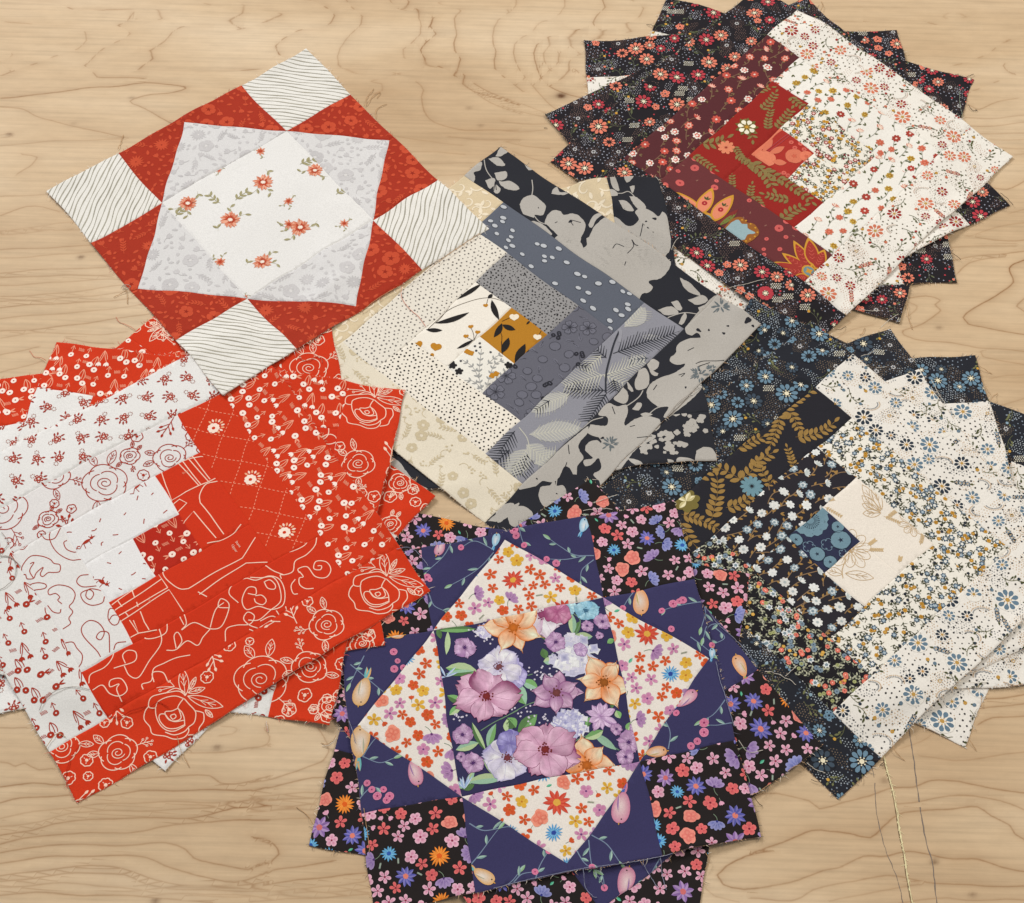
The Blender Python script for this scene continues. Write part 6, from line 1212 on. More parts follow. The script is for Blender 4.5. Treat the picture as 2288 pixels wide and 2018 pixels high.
# ------------------------------------------------------------------ quilt blocks: shape, place, drape, stack
S1, S2, S3, S4, S5, S6 = 0.158, 0.295, 0.432, 0.567, 0.703, 0.843
def R_(a0, a1, b0, b1): return [(a0, b0), (a1, b0), (a1, b1), (a0, b1)]
def layout_right(f):       # dark side on the right: fabrics keyed by place
    return [('fabric_strip', f['NW1'], R_(0, S1, S1, 1), 'b'), ('fabric_strip', f['SW1'], R_(S1, S6, S6, 1), 'a'), ('fabric_strip', f['NE1'], R_(0, S6, 0, S1), 'a'), ('fabric_strip', f['SE1'], R_(S6, 1, 0, 1), 'b'),
            ('fabric_strip', f['NW2'], R_(S1, S2, S2, S6), 'b'), ('fabric_strip', f['SW2'], R_(S2, S5, S5, S6), 'a'), ('fabric_strip', f['NE2'], R_(S1, S5, S1, S2), 'a'), ('fabric_strip', f['SE2'], R_(S5, S6, S1, S6), 'b'),
            ('fabric_strip', f['NW3'], R_(S2, S3, S3, S5), 'b'), ('fabric_square', f['SW3'], R_(S3, S4, S4, S5), 'a'), ('fabric_strip', f['NE3'], R_(S2, S4, S2, S3), 'a'), ('fabric_strip', f['SE3'], R_(S4, S5, S2, S5), 'b'),
            ('centre_square', f['C'], R_(S3, S4, S3, S4), 'a')]
def layout_left(f):        # dark side on the left
    return [('fabric_strip', f['NW1'], R_(0, S1, 0, 1), 'b'), ('fabric_strip', f['SW1'], R_(S1, 1, S6, 1), 'a'), ('fabric_strip', f['NE1'], R_(S1, S6, 0, S1), 'a'), ('fabric_strip', f['SE1'], R_(S6, 1, 0, S6), 'b'),
            ('fabric_strip', f['NW2'], R_(S1, S2, S1, S6), 'b'), ('fabric_strip', f['SW2'], R_(S2, S6, S5, S6), 'a'), ('fabric_strip', f['NE2'], R_(S2, S6, S1, S2), 'a'), ('fabric_strip', f['SE2'], R_(S5, S6, S2, S5), 'b'),
            ('fabric_strip', f['NW3'], R_(S2, S3, S2, S5), 'b'), ('fabric_strip', f['SW3'], R_(S3, S5, S4, S5), 'a'), ('fabric_strip', f['NE3'], R_(S3, S5, S2, S3), 'a'), ('fabric_square', f['SE3'], R_(S4, S5, S3, S4), 'a'),
            ('centre_square', f['C'], R_(S3, S4, S3, S4), 'a')]
def layout_star(sq, goose, side, centre):
    c, d, e = 0.26, 0.74, 0.022
    L = []
    for a0, b0 in ((0, 0), (d, 0), (d, d), (0, d)): L.append(('fabric_square', sq, R_(a0, a0+c, b0, b0+c), 'q'))
    L.append(('centre_square', centre, R_(c, d, c, d), 'a'))
    # the four geese: a light triangle on the centre square and two side triangles
    def tri(f): return [f(c, c), f(d, c), f(0.5, e)], [f(c, 0), f(0.5, 0), f(0.5, e), f(c, c)], [f(0.5, 0), f(d, 0), f(d, c), f(0.5, e)]
    for f in (lambda a, b: (a, b), lambda a, b: (1-b, a), lambda a, b: (1-a, 1-b), lambda a, b: (b, 1-a)):
        t, l, r = tri(f); L += [('fabric_triangle', goose, t, 'a'), ('fabric_triangle', side, l, 'a'), ('fabric_triangle', side, r, 'a')]
    return L
GREY = layout_right(dict(NE1='black_flower', SE1='black_flower', NW1='scroll_beige', SW1='beige_floral', NE2='blue_grey', SE2='feather_grey', NW2='dot_light', SW2='dot_black', NE3='grey_speckle', SE3='blossom_grey', NW3='leaf_white', SW3='sprig_white_grey', C='gold_leaf'))
REDL = layout_right(dict(NE1='red_tulip', SE1='red_rose', NW1='white_cluster', SW1='white_tulip', NE2='red_grid', SE2='red_doodle', NW2='white_rose', SW2='white_doodle', NE3='red_plan', SE3='red_plan', NW3='white_bird', SW3='white_bird', C='dark_tulip'))
CORAL = layout_left(dict(NW1='black_coral', SW1='black_coral', NE1='white_coral', SE1='white_coral', NW2='maroon_floral', SW2='lotus_maroon', NE2='vine_white', SE2='vine_white', NW3='red_leaf', SW3='red_leaf', NE3='tiny_white', SE3='tiny_white', C='coral_centre'))
BLUE = layout_left(dict(NW1='black_blue', SW1='black_blue', NE1='white_blue', SE1='white_blue', NW2='gold_branch', SW2='tiny_dark', NE2='tiny_blue', SE2='tiny_blue', NW3='white_bloom_dark', SW3='white_bloom_dark', NE3='line_cream', SE3='line_cream', C='blue_centre'))
RUST = layout_star('stripe', 'pale_floral', 'rust_floral', 'sprig_white'); VIOLET = layout_star('ditsy_black', 'ditsy_white', 'bird_blue', 'bouquet')

GX0, GY0, GST, GN, GM = -0.80, -0.05, 0.004, 400, 420       # height grid of the cloth pile
GXX, GYY = np.meshgrid(GX0+np.arange(GN)*GST, GY0+np.arange(GM)*GST)
H = np.zeros((GM, GN)); COVER = []
def shift_blur(Z, M):
    num = np.zeros_like(Z); den = np.zeros_like(Z); ZM = np.where(M, Z, 0); Mf = M.astype(float)
    for di, dj, w_ in ((0, 0, 4), (1, 0, 2), (-1, 0, 2), (0, 1, 2), (0, -1, 2), (1, 1, 1), (1, -1, 1), (-1, 1, 1), (-1, -1, 1)):
        num += w_*np.roll(np.roll(ZM, di, 0), dj, 1); den += w_*np.roll(np.roll(Mf, di, 0), dj, 1)
    return np.where(den > 0, num/np.maximum(den, 1e-9), Z), den > 0
def grow(M, n=1):
    for _ in range(n):
        M = M | np.roll(M, 1, 0) | np.roll(M, -1, 0) | np.roll(M, 1, 1) | np.roll(M, -1, 1)
    return M
CLOTH = 0.0010
class Block: pass
BLOCKS = []
def make_block(key, size, lay, zref, label, group, seed, top=False, exact=False, **cor):
    """cor: photographed corners T R B L (top, right, bottom, left of the block as it lies on its point)"""
    b = Block(); b.key = key; b.zref = zref; b.top = top; b.lay = lay; b.label = label; b.group = group; b.seed = seed
    unit = {'T': (0, 0), 'R': (1, 0), 'B': (1, 1), 'L': (0, 1)}
    P, Q = [], []
    for k, p in cor.items():
        u = unit[k]; P.append((u[0]*size, -u[1]*size)); Q.append(ground(p[0], p[1], zref))
    P, Q = np.array(P), np.array(Q); pc, qc = P.mean(0), Q.mean(0); p_, q_ = P-pc, Q-qc
    th = math.atan2((p_[:, 0]*q_[:, 1]-p_[:, 1]*q_[:, 0]).sum(), (p_*q_).sum()); ct, st = math.cos(th), math.sin(th); Rm = np.array([[ct, -st], [st, ct]])
    full = {k: Rm @ (np.array((u[0]*size, -u[1]*size))-pc)+qc for k, u in unit.items()}
    if exact:
        for k, p in cor.items(): full[k] = np.array(ground(p[0], p[1], zref))
        if len(cor) == 3:
            m = [k for k in 'TRBL' if k not in cor][0]; o = {'T': 'RLB', 'R': 'TBL', 'B': 'RLT', 'L': 'TBR'}[m]; full[m] = full[o[0]]+full[o[1]]-full[o[2]]
    b.q = [full[k] for k in 'TRBL']; b.th = th; b.o = sum(b.q)/4
    BLOCKS.append(b); return b
def ab(b, a, c):
    T, R, B, L = b.q; return (1-a)*(1-c)*T+a*(1-c)*R+a*c*B+(1-a)*c*L
def p_(t, x, y): return T_(t, x, y)
gB = 'blue and cream log cabin blocks fanned in a pile'; gM = 'coral and cream log cabin blocks fanned in a pile'; gG = 'grey log cabin blocks'; gP = 'violet star blocks fanned in a pile'; gR = 'red and white log cabin blocks fanned in a pile'
make_block('m3', 0.344, CORAL, 0.000, 'lowest black and coral block, corner cut by the top edge of the picture', gM, 21, L=(2177, 173), T=(2005, 734))
make_block('m2', 0.344, CORAL, 0.0008, 'black and coral block lying square to the table edge under the others', gM, 22, B=(1307, 94), L=(2002, 63), T=(2138, 638))
make_block('m1', 0.344, CORAL, 0.0015, 'black and coral block second from the top, dark corner jutting out low at the right', gM, 23, B=(1220, 262), L=(1808, -8), T=(2250, 456))
make_block('M0', 0.346, CORAL, 0.003, 'top coral, maroon and cream log cabin block with gold lotus strip', gM, 24, True, True, T=(1696, -33), R=(2264, 348), B=(1815, 777), L=(1230, 361))
make_block('b3', 0.340, BLUE, 0.000, 'lowest blue and cream block, its white corner pointing down at the right table edge', gB, 11, R=(2155, 1672), T=(2425, 985))
make_block('b2', 0.340, BLUE, 0.001, 'navy cornered block whose upright dark corner stands clear of the fan on the right wood', gB, 12, T=(2176, 787), R=(2391, 1530))
make_block('b1', 0.340, BLUE, 0.0015, 'navy cornered block just beneath the top blue one, dark tip touching the coral pile', gB, 13, T=(1982, 729), R=(2442, 1395))
make_block('B0', 0.340, BLUE, 0.002, 'top blue and cream log cabin block with dusty blue centre square', gB, 14, True, True, T=(1810, 724), R=(2441, 1238), B=(1871.7, 1784))
make_block('g1', 0.341, GREY, 0.002, 'lower grey log cabin block, mostly hidden, black flower edge beside the coral pile', gG, 31, T=(1470, 395), R=(1604, 1044))
make_block('G0', 0.341, GREY, 0.003, 'top grey and cream log cabin block with mustard gold centre square', gG, 32, True, True, T=(1116, 325), R=(1698, 730), B=(1182, 1247))
make_block('p2', 0.316, VIOLET, 0.001, 'lowest violet star block, black floral corner resting on the wood at lower left', gP, 41, T=(902.5, 1135), R=(1669.7, 1288), L=(686.4, 1896.6))
make_block('p1', 0.316, VIOLET, 0.002, 'violet star block turned on its point under the top one', gP, 42, T=(1323, 1078), R=(1832, 1664))
make_block('P0', 0.316, VIOLET, 0.003, 'top violet star block with painted flower bouquet in its centre', gP, 43, True, True, T=(734, 1262), R=(1505, 1126), B=(1699, 1870), L=(836, 2039))
make_block('r3', 0.341, REDL, 0.000, 'lowest red and white block, red corner pointing right between grey and violet blocks', gR, 51, B=(971.5, 1111.7), L=(367, 1724.6))
make_block('r2', 0.341, REDL, 0.001, 'red and white block, second from the bottom, running off the left edge of the picture', gR, 52, R=(742, 736), B=(861, 1450))
make_block('r1', 0.341, REDL, 0.002, 'red and white block with red tulip corner on the wood at upper left', gR, 53, T=(120.5, 763), R=(910, 870), B=(736.4, 1632))
make_block('R0', 0.341, REDL, 0.003, 'top red and white log cabin block with deep red tulip centre', gR, 54, True, True, T=(547.5, 735.5), R=(962.7, 1325), B=(172, 1795))
make_block('A0', 0.3205, RUST, 0.003, 'rust red star block with striped corners and orange daisies on a white centre', None, 61, True, True, T=(105.8, 427.7), R=(682.9, 108.2), B=(1090.6, 513), L=(501.2, 889.5))
def edge_dist(q, X, Y):
    d = None; c = sum(q)/4
    for k in range(4):
        p, e = q[k], q[(k+1) % 4]-q[k]; n = np.array((-e[1], e[0])); n = n/np.linalg.norm(n)
        if (c-p) @ n < 0: n = -n
        v = (X-p[0])*n[0]+(Y-p[1])*n[1]; d = v if d is None else np.minimum(d, v)
    return d
for b in BLOCKS:                                             # drape each block over what lies under it
    rs = np.random.RandomState(b.seed)
    d = edge_dist(b.q, GXX, GYY); M = d > -0.003
    Z = H.copy()
    for _ in range(22): Zb, _m = shift_blur(Z, M); Z = np.where(M, np.maximum(H, Zb), Z)
    wv = sum(np.sin((GXX*math.cos(t)+GYY*math.sin(t))/l*2*PI+f) for t, l, f in zip(rs.rand(5)*6.28, 0.10+rs.rand(5)*0.16, rs.rand(5)*6.28))/5
    lift = np.clip(1-d/0.016, 0, 1)**2*np.clip(0.2+sum(np.sin((GXX*math.cos(t)+GYY*math.sin(t))/l*2*PI+f) for t, l, f in zip(rs.rand(3)*6.28, 0.07+rs.rand(3)*0.1, rs.rand(3)*6.28))/2, 0, 1)
    Z = Z+0.0020*np.maximum(wv+0.3, 0)+0.0028*lift
    for _ in range(2): Zb, _m = shift_blur(Z, M); Z = np.where(M, np.maximum(Zb, H), Z)
    zt = Z+CLOTH; mm = M.copy()
    for _ in range(5):
        zb, m2 = shift_blur(zt, mm); zt = np.where(mm, zt, zb); mm = mm | m2
    b.z = zt; gy, gx = np.gradient(zt, GST); b.gx, b.gy = gx, gy
    H = np.where(M, np.maximum(H, zt), H); b.cov = d > 0.012
    COVER.append(d > 0.0)
for i, b in enumerate(BLOCKS):                               # where later blocks hide this one
    c = np.zeros_like(H, bool); hid = np.zeros_like(H, bool)
    for k in BLOCKS[i+1:]: c |= k.cov
    for k in COVER[i+1:]: hid |= k
    b.hid = c; b.edgehid = hid
def samp(G, x, y):
    fx = np.clip((x-GX0)/GST, 0, GN-1.001); fy = np.clip((y-GY0)/GST, 0, GM-1.001); i = fx.astype(int); j = fy.astype(int); fx = fx-i; fy = fy-j
    a, bb, c, d = G[j, i], G[j, i+1], G[j+1, i], G[j+1, i+1]
    return np.where(fx+fy <= 1, a+fx*(bb-a)+fy*(c-a), d+(1-fx)*(c-d)+(1-fy)*(bb-d))
def near(G, x, y): return G[np.clip(np.round((y-GY0)/GST).astype(int), 0, GM-1), np.clip(np.round((x-GX0)/GST).astype(int), 0, GN-1)]
def halfplanes(poly):
    p = np.asarray(poly); c = p.mean(0); e = np.roll(p, -1, 0)-p; n = np.stack([-e[:, 1], e[:, 0]], 1); n /= np.linalg.norm(n, axis=1)[:, None]
    if ((c-p[0]) @ n[0]) < 0: n = -n
    return n, (n*p).sum(1)
def clip(Tm, Cm, Zm, poly):
    """clip triangles (N,3,2) with colours to a convex polygon"""
    n, hd = halfplanes(poly)
    d = np.einsum('ijk,lk->ijl', Tm, n)-hd
    out = (d.max(1) <= 1e-6).any(1); ins = (d.min(1) >= -1e-6).all(1); cut = np.nonzero(~out & ~ins)[0]
    RT, RC, RZ = [Tm[ins]], [Cm[ins]], [Zm[ins]]
    t2, c2, z2 = [], [], []
    for i in cut:
        V = [(*Tm[i, k], *Cm[i, k]) for k in range(3)]
        for m in range(len(hd)):
            nx, ny, h = n[m, 0], n[m, 1], hd[m]; W_ = []; L = len(V)
            for k in range(L):
                p, q = V[k], V[(k+1) % L]; dp, dq = p[0]*nx+p[1]*ny-h, q[0]*nx+q[1]*ny-h
                if dp >= 0: W_.append(p)
                if (dp >= 0) != (dq >= 0): t = dp/(dp-dq); W_.append(tuple(u+(v-u)*t for u, v in zip(p, q)))
            V = W_
            if len(V) < 3: break
        for k in range(1, len(V)-1):
            t2.append((V[0][:2], V[k][:2], V[k+1][:2])); c2.append((V[0][2:], V[k][2:], V[k+1][2:])); z2.append(Zm[i])
    if t2: RT.append(np.array(t2)); RC.append(np.array(c2)); RZ.append(np.array(z2))
    return np.concatenate(RT), np.concatenate(RC), np.concatenate(RZ)
def refine(Tm, Cm, Zm, mx):
    for _ in range(8):
        e = np.linalg.norm(np.roll(Tm, -1, 1)-Tm, axis=2); k = e.argmax(1); big = e.max(1) > mx
        if not big.any(): break
        t, c, z, kk = Tm[big], Cm[big], Zm[big], k[big]; r = np.arange(len(t)); i0, i1, i2 = kk, (kk+1) % 3, (kk+2) % 3
        m = (t[r, i0]+t[r, i1])/2; mc = (c[r, i0]+c[r, i1])/2
        Tm = np.concatenate([Tm[~big], np.stack([t[r, i0], m, t[r, i2]], 1), np.stack([m, t[r, i1], t[r, i2]], 1)])
        Cm = np.concatenate([Cm[~big], np.stack([c[r, i0], mc, c[r, i2]], 1), np.stack([mc, c[r, i1], c[r, i2]], 1)]); Zm = np.concatenate([Zm[~big], z, z])
    return Tm, Cm, Zm
DIP, DIPW = 0.00072, 1.5
def soup(name, Tm, Cm, Zm, b, dipfn, parent, label):
    """write coloured triangles as one mesh that follows the draped cloth"""
    xy = Tm.reshape(-1, 2); x, y = b.warp(xy[:, 0], xy[:, 1]); wx, wy = x/1000+b.o[0], y/1000+b.o[1]
    dip, gx, gy = dipfn(xy)
    z = samp(b.z, wx, wy)-dip+np.repeat(Zm, 3)
    nx = -(samp(b.gx, wx, wy)-gx); ny = -(samp(b.gy, wx, wy)-gy)
    N = np.stack([nx, ny, np.ones_like(nx)], 1); N /= np.linalg.norm(N, axis=1)[:, None]
    me = bpy.data.meshes.new(name); n = len(Tm)
    V = np.stack([wx-b.o[0], wy-b.o[1], z], 1)
    t = V.reshape(-1, 3, 3); cr = np.cross(t[:, 1]-t[:, 0], t[:, 2]-t[:, 0])[:, 2]; flip = cr < 0
    t[flip] = t[flip][:, ::-1]; Cm = Cm.copy(); Cm[flip] = Cm[flip][:, ::-1]; N = N.reshape(-1, 3, 3); N[flip] = N[flip][:, ::-1]
    keep = np.abs(cr) > 1e-13; t, Cm, N = t[keep], Cm[keep], N[keep]; n = len(t)
    me.vertices.add(3*n); me.vertices.foreach_set('co', t.reshape(-1).astype(np.float32))
    me.loops.add(3*n); me.loops.foreach_set('vertex_index', np.arange(3*n, dtype=np.int32))
    me.polygons.add(n); me.polygons.foreach_set('loop_start', np.arange(0, 3*n, 3, dtype=np.int32)); me.polygons.foreach_set('use_smooth', np.ones(n, bool))
    at = me.attributes.new('print', 'FLOAT_COLOR', 'POINT'); at.data.foreach_set('color', np.concatenate([Cm.reshape(-1, 3), np.ones((3*n, 1))], 1).astype(np.float32).ravel())
    me.update(calc_edges=True)
    me.normals_split_custom_set_from_vertices(N.reshape(-1, 3).astype(np.float32))
    me.materials.append(COTTON)
    o = bpy.data.objects.new(name, me); COL.objects.link(o); o.parent = parent
    if label: o['label'] = label
    return o
def build_block(b):
    e = bpy.data.objects.new('quilt_block', None); COL.objects.link(e); e.location = (b.o[0], b.o[1], 0.0); e.empty_display_size = 0.02
    e['label'] = b.label; e['category'] = 'quilt block'
    if b.group: e['group'] = b.group
    b.root = e
    rnd = random.Random(b.seed); ph = [rnd.uniform(0, 6.28) for _ in range(6)]
    b.warp = lambda x, y: (x+0.8*np.sin(y/19+ph[0])+0.45*np.sin(y/7.3+x/31+ph[1]), y+0.8*np.sin(x/21+ph[2])+0.45*np.sin(x/7.9+y/27+ph[3]))
    frays = []
    for pi, (name, fab, pab, axis) in enumerate(b.lay):
        poly = np.array([(ab(b, *p)-b.o)*1000 for p in pab]); g, lab, fn = FAB[fab]
        n, hd = halfplanes(poly); lo, hi = poly.min(0), poly.max(0)
        # cells of the height grid inside the patch
        ox, oy = b.o*1000
        i0, i1 = int(math.floor((lo[0]+ox-GX0*1000)/4)), int(math.ceil((hi[0]+ox-GX0*1000)/4)); j0, j1 = int(math.floor((lo[1]+oy-GY0*1000)/4)), int(math.ceil((hi[1]+oy-GY0*1000)/4))
        gi, gj = np.meshgrid(np.arange(i0, i1), np.arange(j0, j1)); X = GX0*1000+gi.ravel()*4.0-ox; Y = GY0*1000+gj.ravel()*4.0-oy
        c00, c10, c01, c11 = (np.stack([X+u, Y+v], 1) for u, v in ((0, 0), (4, 0), (0, 4), (4, 4)))
        Tm = np.concatenate([np.stack([c00, c10, c01], 1), np.stack([c11, c01, c10], 1)])
        # print
        cv = Canvas(b, poly); ctr = poly.mean(0)
        wpx = (poly.mean(0)/1000+b.o)
        smp = np.array([(poly[k]*(1-u)+ctr*u)/1000+b.o for k in range(len(poly)) for u in (0.05, 0.35, 0.65, 1.0)]+[((poly[k]+poly[(k+1) % len(poly)])/2*(1-u)+ctr*u)/1000+b.o for k in range(len(poly)) for u in (0.03, 0.4)]+[(poly[k]*(1-v)+poly[(k+1) % len(poly)]*v)/1000+b.o for k in range(len(poly)) for v in np.arange(0.1, 1, 0.1)])
        ex = poly[1]-poly[0]; eang = math.atan2(ex[1], ex[0])
        if axis == 'b': ex = poly[3]-poly[0]; eang = math.atan2(ex[1], ex[0])
        if axis == 'q': eang = math.radians((78, -7, 80, -7)[pi % 4])
        hidden = near(b.hid, smp[:, 0], smp[:, 1]).all()
        if not hidden:
            fn(cv, random.Random(b.seed*100+pi), eang)
        core_poly = None
        def dipfn(xy):
            d = xy @ n.T-hd; k = d.argmin(1); m = d[np.arange(len(d)), k]; q = np.clip(1-m/DIPW, 0, 1)*DIP
            sl = np.where(m < DIPW, DIP/(DIPW/1000), 0.0)*0.8
            return q, -sl*n[k, 0], -sl*n[k, 1]
        # regions: flat core and one sloping rim per edge, so print and cloth bend along the same lines
        K = len(poly); inset = []
        for k in range(K):
            A = np.stack([n[k-1], n[k]]); inset.append(np.linalg.solve(A, np.array([hd[k-1]+DIPW, hd[k]+DIPW])))
        inset = np.array(inset); regions = [inset]+[np.array([poly[k], poly[(k+1) % K], inset[(k+1) % K], inset[k]]) for k in range(K)]
        if (np.einsum('ij,lj->il', inset, n)-hd).min() < DIPW*0.98: regions = [poly]
        oT, oC, oZ = [], [], []
        bc = np.broadcast_to(g, (len(Tm), 3, 3)); bz = np.zeros(len(Tm))
        for r in regions:
            t, c, z = clip(Tm, bc, bz, r); oT.append(t); oC.append(c); oZ.append(z)
        if cv.T:
            pT, pC, pZ = np.concatenate(cv.T), np.concatenate(cv.C), np.concatenate(cv.Z)/1000*1.0
            pT, pC, pZ = refine(pT, pC, pZ, 5.0)
            m = pT.mean(1)/1000+b.o; keep = ~near(b.hid, m[:, 0], m[:, 1]); pT, pC, pZ = pT[keep], pC[keep], pZ[keep]
            for r in regions:
                t, c, z = clip(pT, pC, pZ, r); oT.append(t); oC.append(c); oZ.append(z+0.00016)
        soup(name, np.concatenate(oT), np.concatenate(oC), np.concatenate(oZ), b, dipfn, e, lab)
        for k in range(len(pab)):                       # cut edges of the block
            u, v = pab[k], pab[(k+1) % len(pab)]
            if any(u[i] == v[i] and u[i] in (0, 1) for i in (0, 1)): frays.append((np.array(poly[k]), np.array(poly[(k+1) % len(poly)]), g, n[k]))
    # raw edge: the cloth's own thickness, plus fuzz and short loose yarns
    V, Fc, Cc = [], [], []
    for p, q, g, nn in frays:
        L = np.linalg.norm(q-p); m = max(2, int(L/3.5)); t = np.linspace(0, 1, m+1)[:, None]; P = p+(q-p)*t; x, y = b.warp(P[:, 0], P[:, 1]); wx, wy = x/1000+b.o[0], y/1000+b.o[1]
        z = samp(b.z, wx, wy)-DIP; k0 = len(V); ec = g*0.72+lin((226, 190, 160))*0.28
        for i in range(m+1):
            V += [(x[i]/1000, y[i]/1000, z[i]), ((x[i]-nn[0]*0.25)/1000, (y[i]-nn[1]*0.25)/1000, z[i]-0.0009)]; Cc += [ec, ec*0.9]
            if i: Fc.append((k0+2*i-2, k0+2*i, k0+2*i+1, k0+2*i-1))
        dv = (q-p)/L
        nh = int(L*0.5)
        for i in range(nh):
            s_ = rnd.random()*L; c = p+dv*s_; X = np.array(b.warp(c[0], c[1])); wx, wy = X[0]/1000+b.o[0], X[1]/1000+b.o[1]
            if near(b.edgehid, np.array([wx]), np.array([wy]))[0]: continue
            zz = float(samp(b.z, np.array([wx]), np.array([wy]))[0])-DIP+0.0001
            ln = rnd.expovariate(1/1.3) if rnd.random() < 0.9 else rnd.uniform(3, 7); ln = min(ln, 7); a = rnd.uniform(-1.1, 1.1); d = -nn*math.cos(a)+dv*math.sin(a); d2 = -nn*math.cos(a+rnd.uniform(-0.7, 0.7))+dv*math.sin(a+rnd.uniform(-0.7, 0.7)); s2 = np.array((-d[1], d[0]))*0.17
            m1 = X+d*ln*0.5; m2 = m1+d2*ln*0.5; k0 = len(V); zl = max(zz-0.0006*ln/3, 0.0003)
            for w_, zq in ((X+s2, zz), (X-s2, zz), (m1+s2, zz+0.0002), (m1-s2, zz+0.0002), (m2, zl)): V.append((w_[0]/1000, w_[1]/1000, zq))
            r = rnd.random(); hc = g*0.85+0.08 if r < 0.45 else (lin((206, 170, 132)) if r < 0.8 else lin((230, 218, 200)))
            Cc += [hc]*5; Fc += [(k0, k0+1, k0+3, k0+2), (k0+2, k0+3, k0+4)]
    me = bpy.data.meshes.new('frayed_edge'); me.from_pydata(V, [], Fc)
    at = me.attributes.new('print', 'FLOAT_COLOR', 'POINT'); at.data.foreach_set('color', np.concatenate([np.array(Cc), np.ones((len(Cc), 1))], 1).astype(np.float32).ravel())
    me.materials.append(COTTON); o = bpy.data.objects.new('frayed_edge', me); COL.objects.link(o); o.parent = e; o['kind'] = 'stuff'
for b in BLOCKS: build_block(b)
BY = {b.key: b for b in BLOCKS}

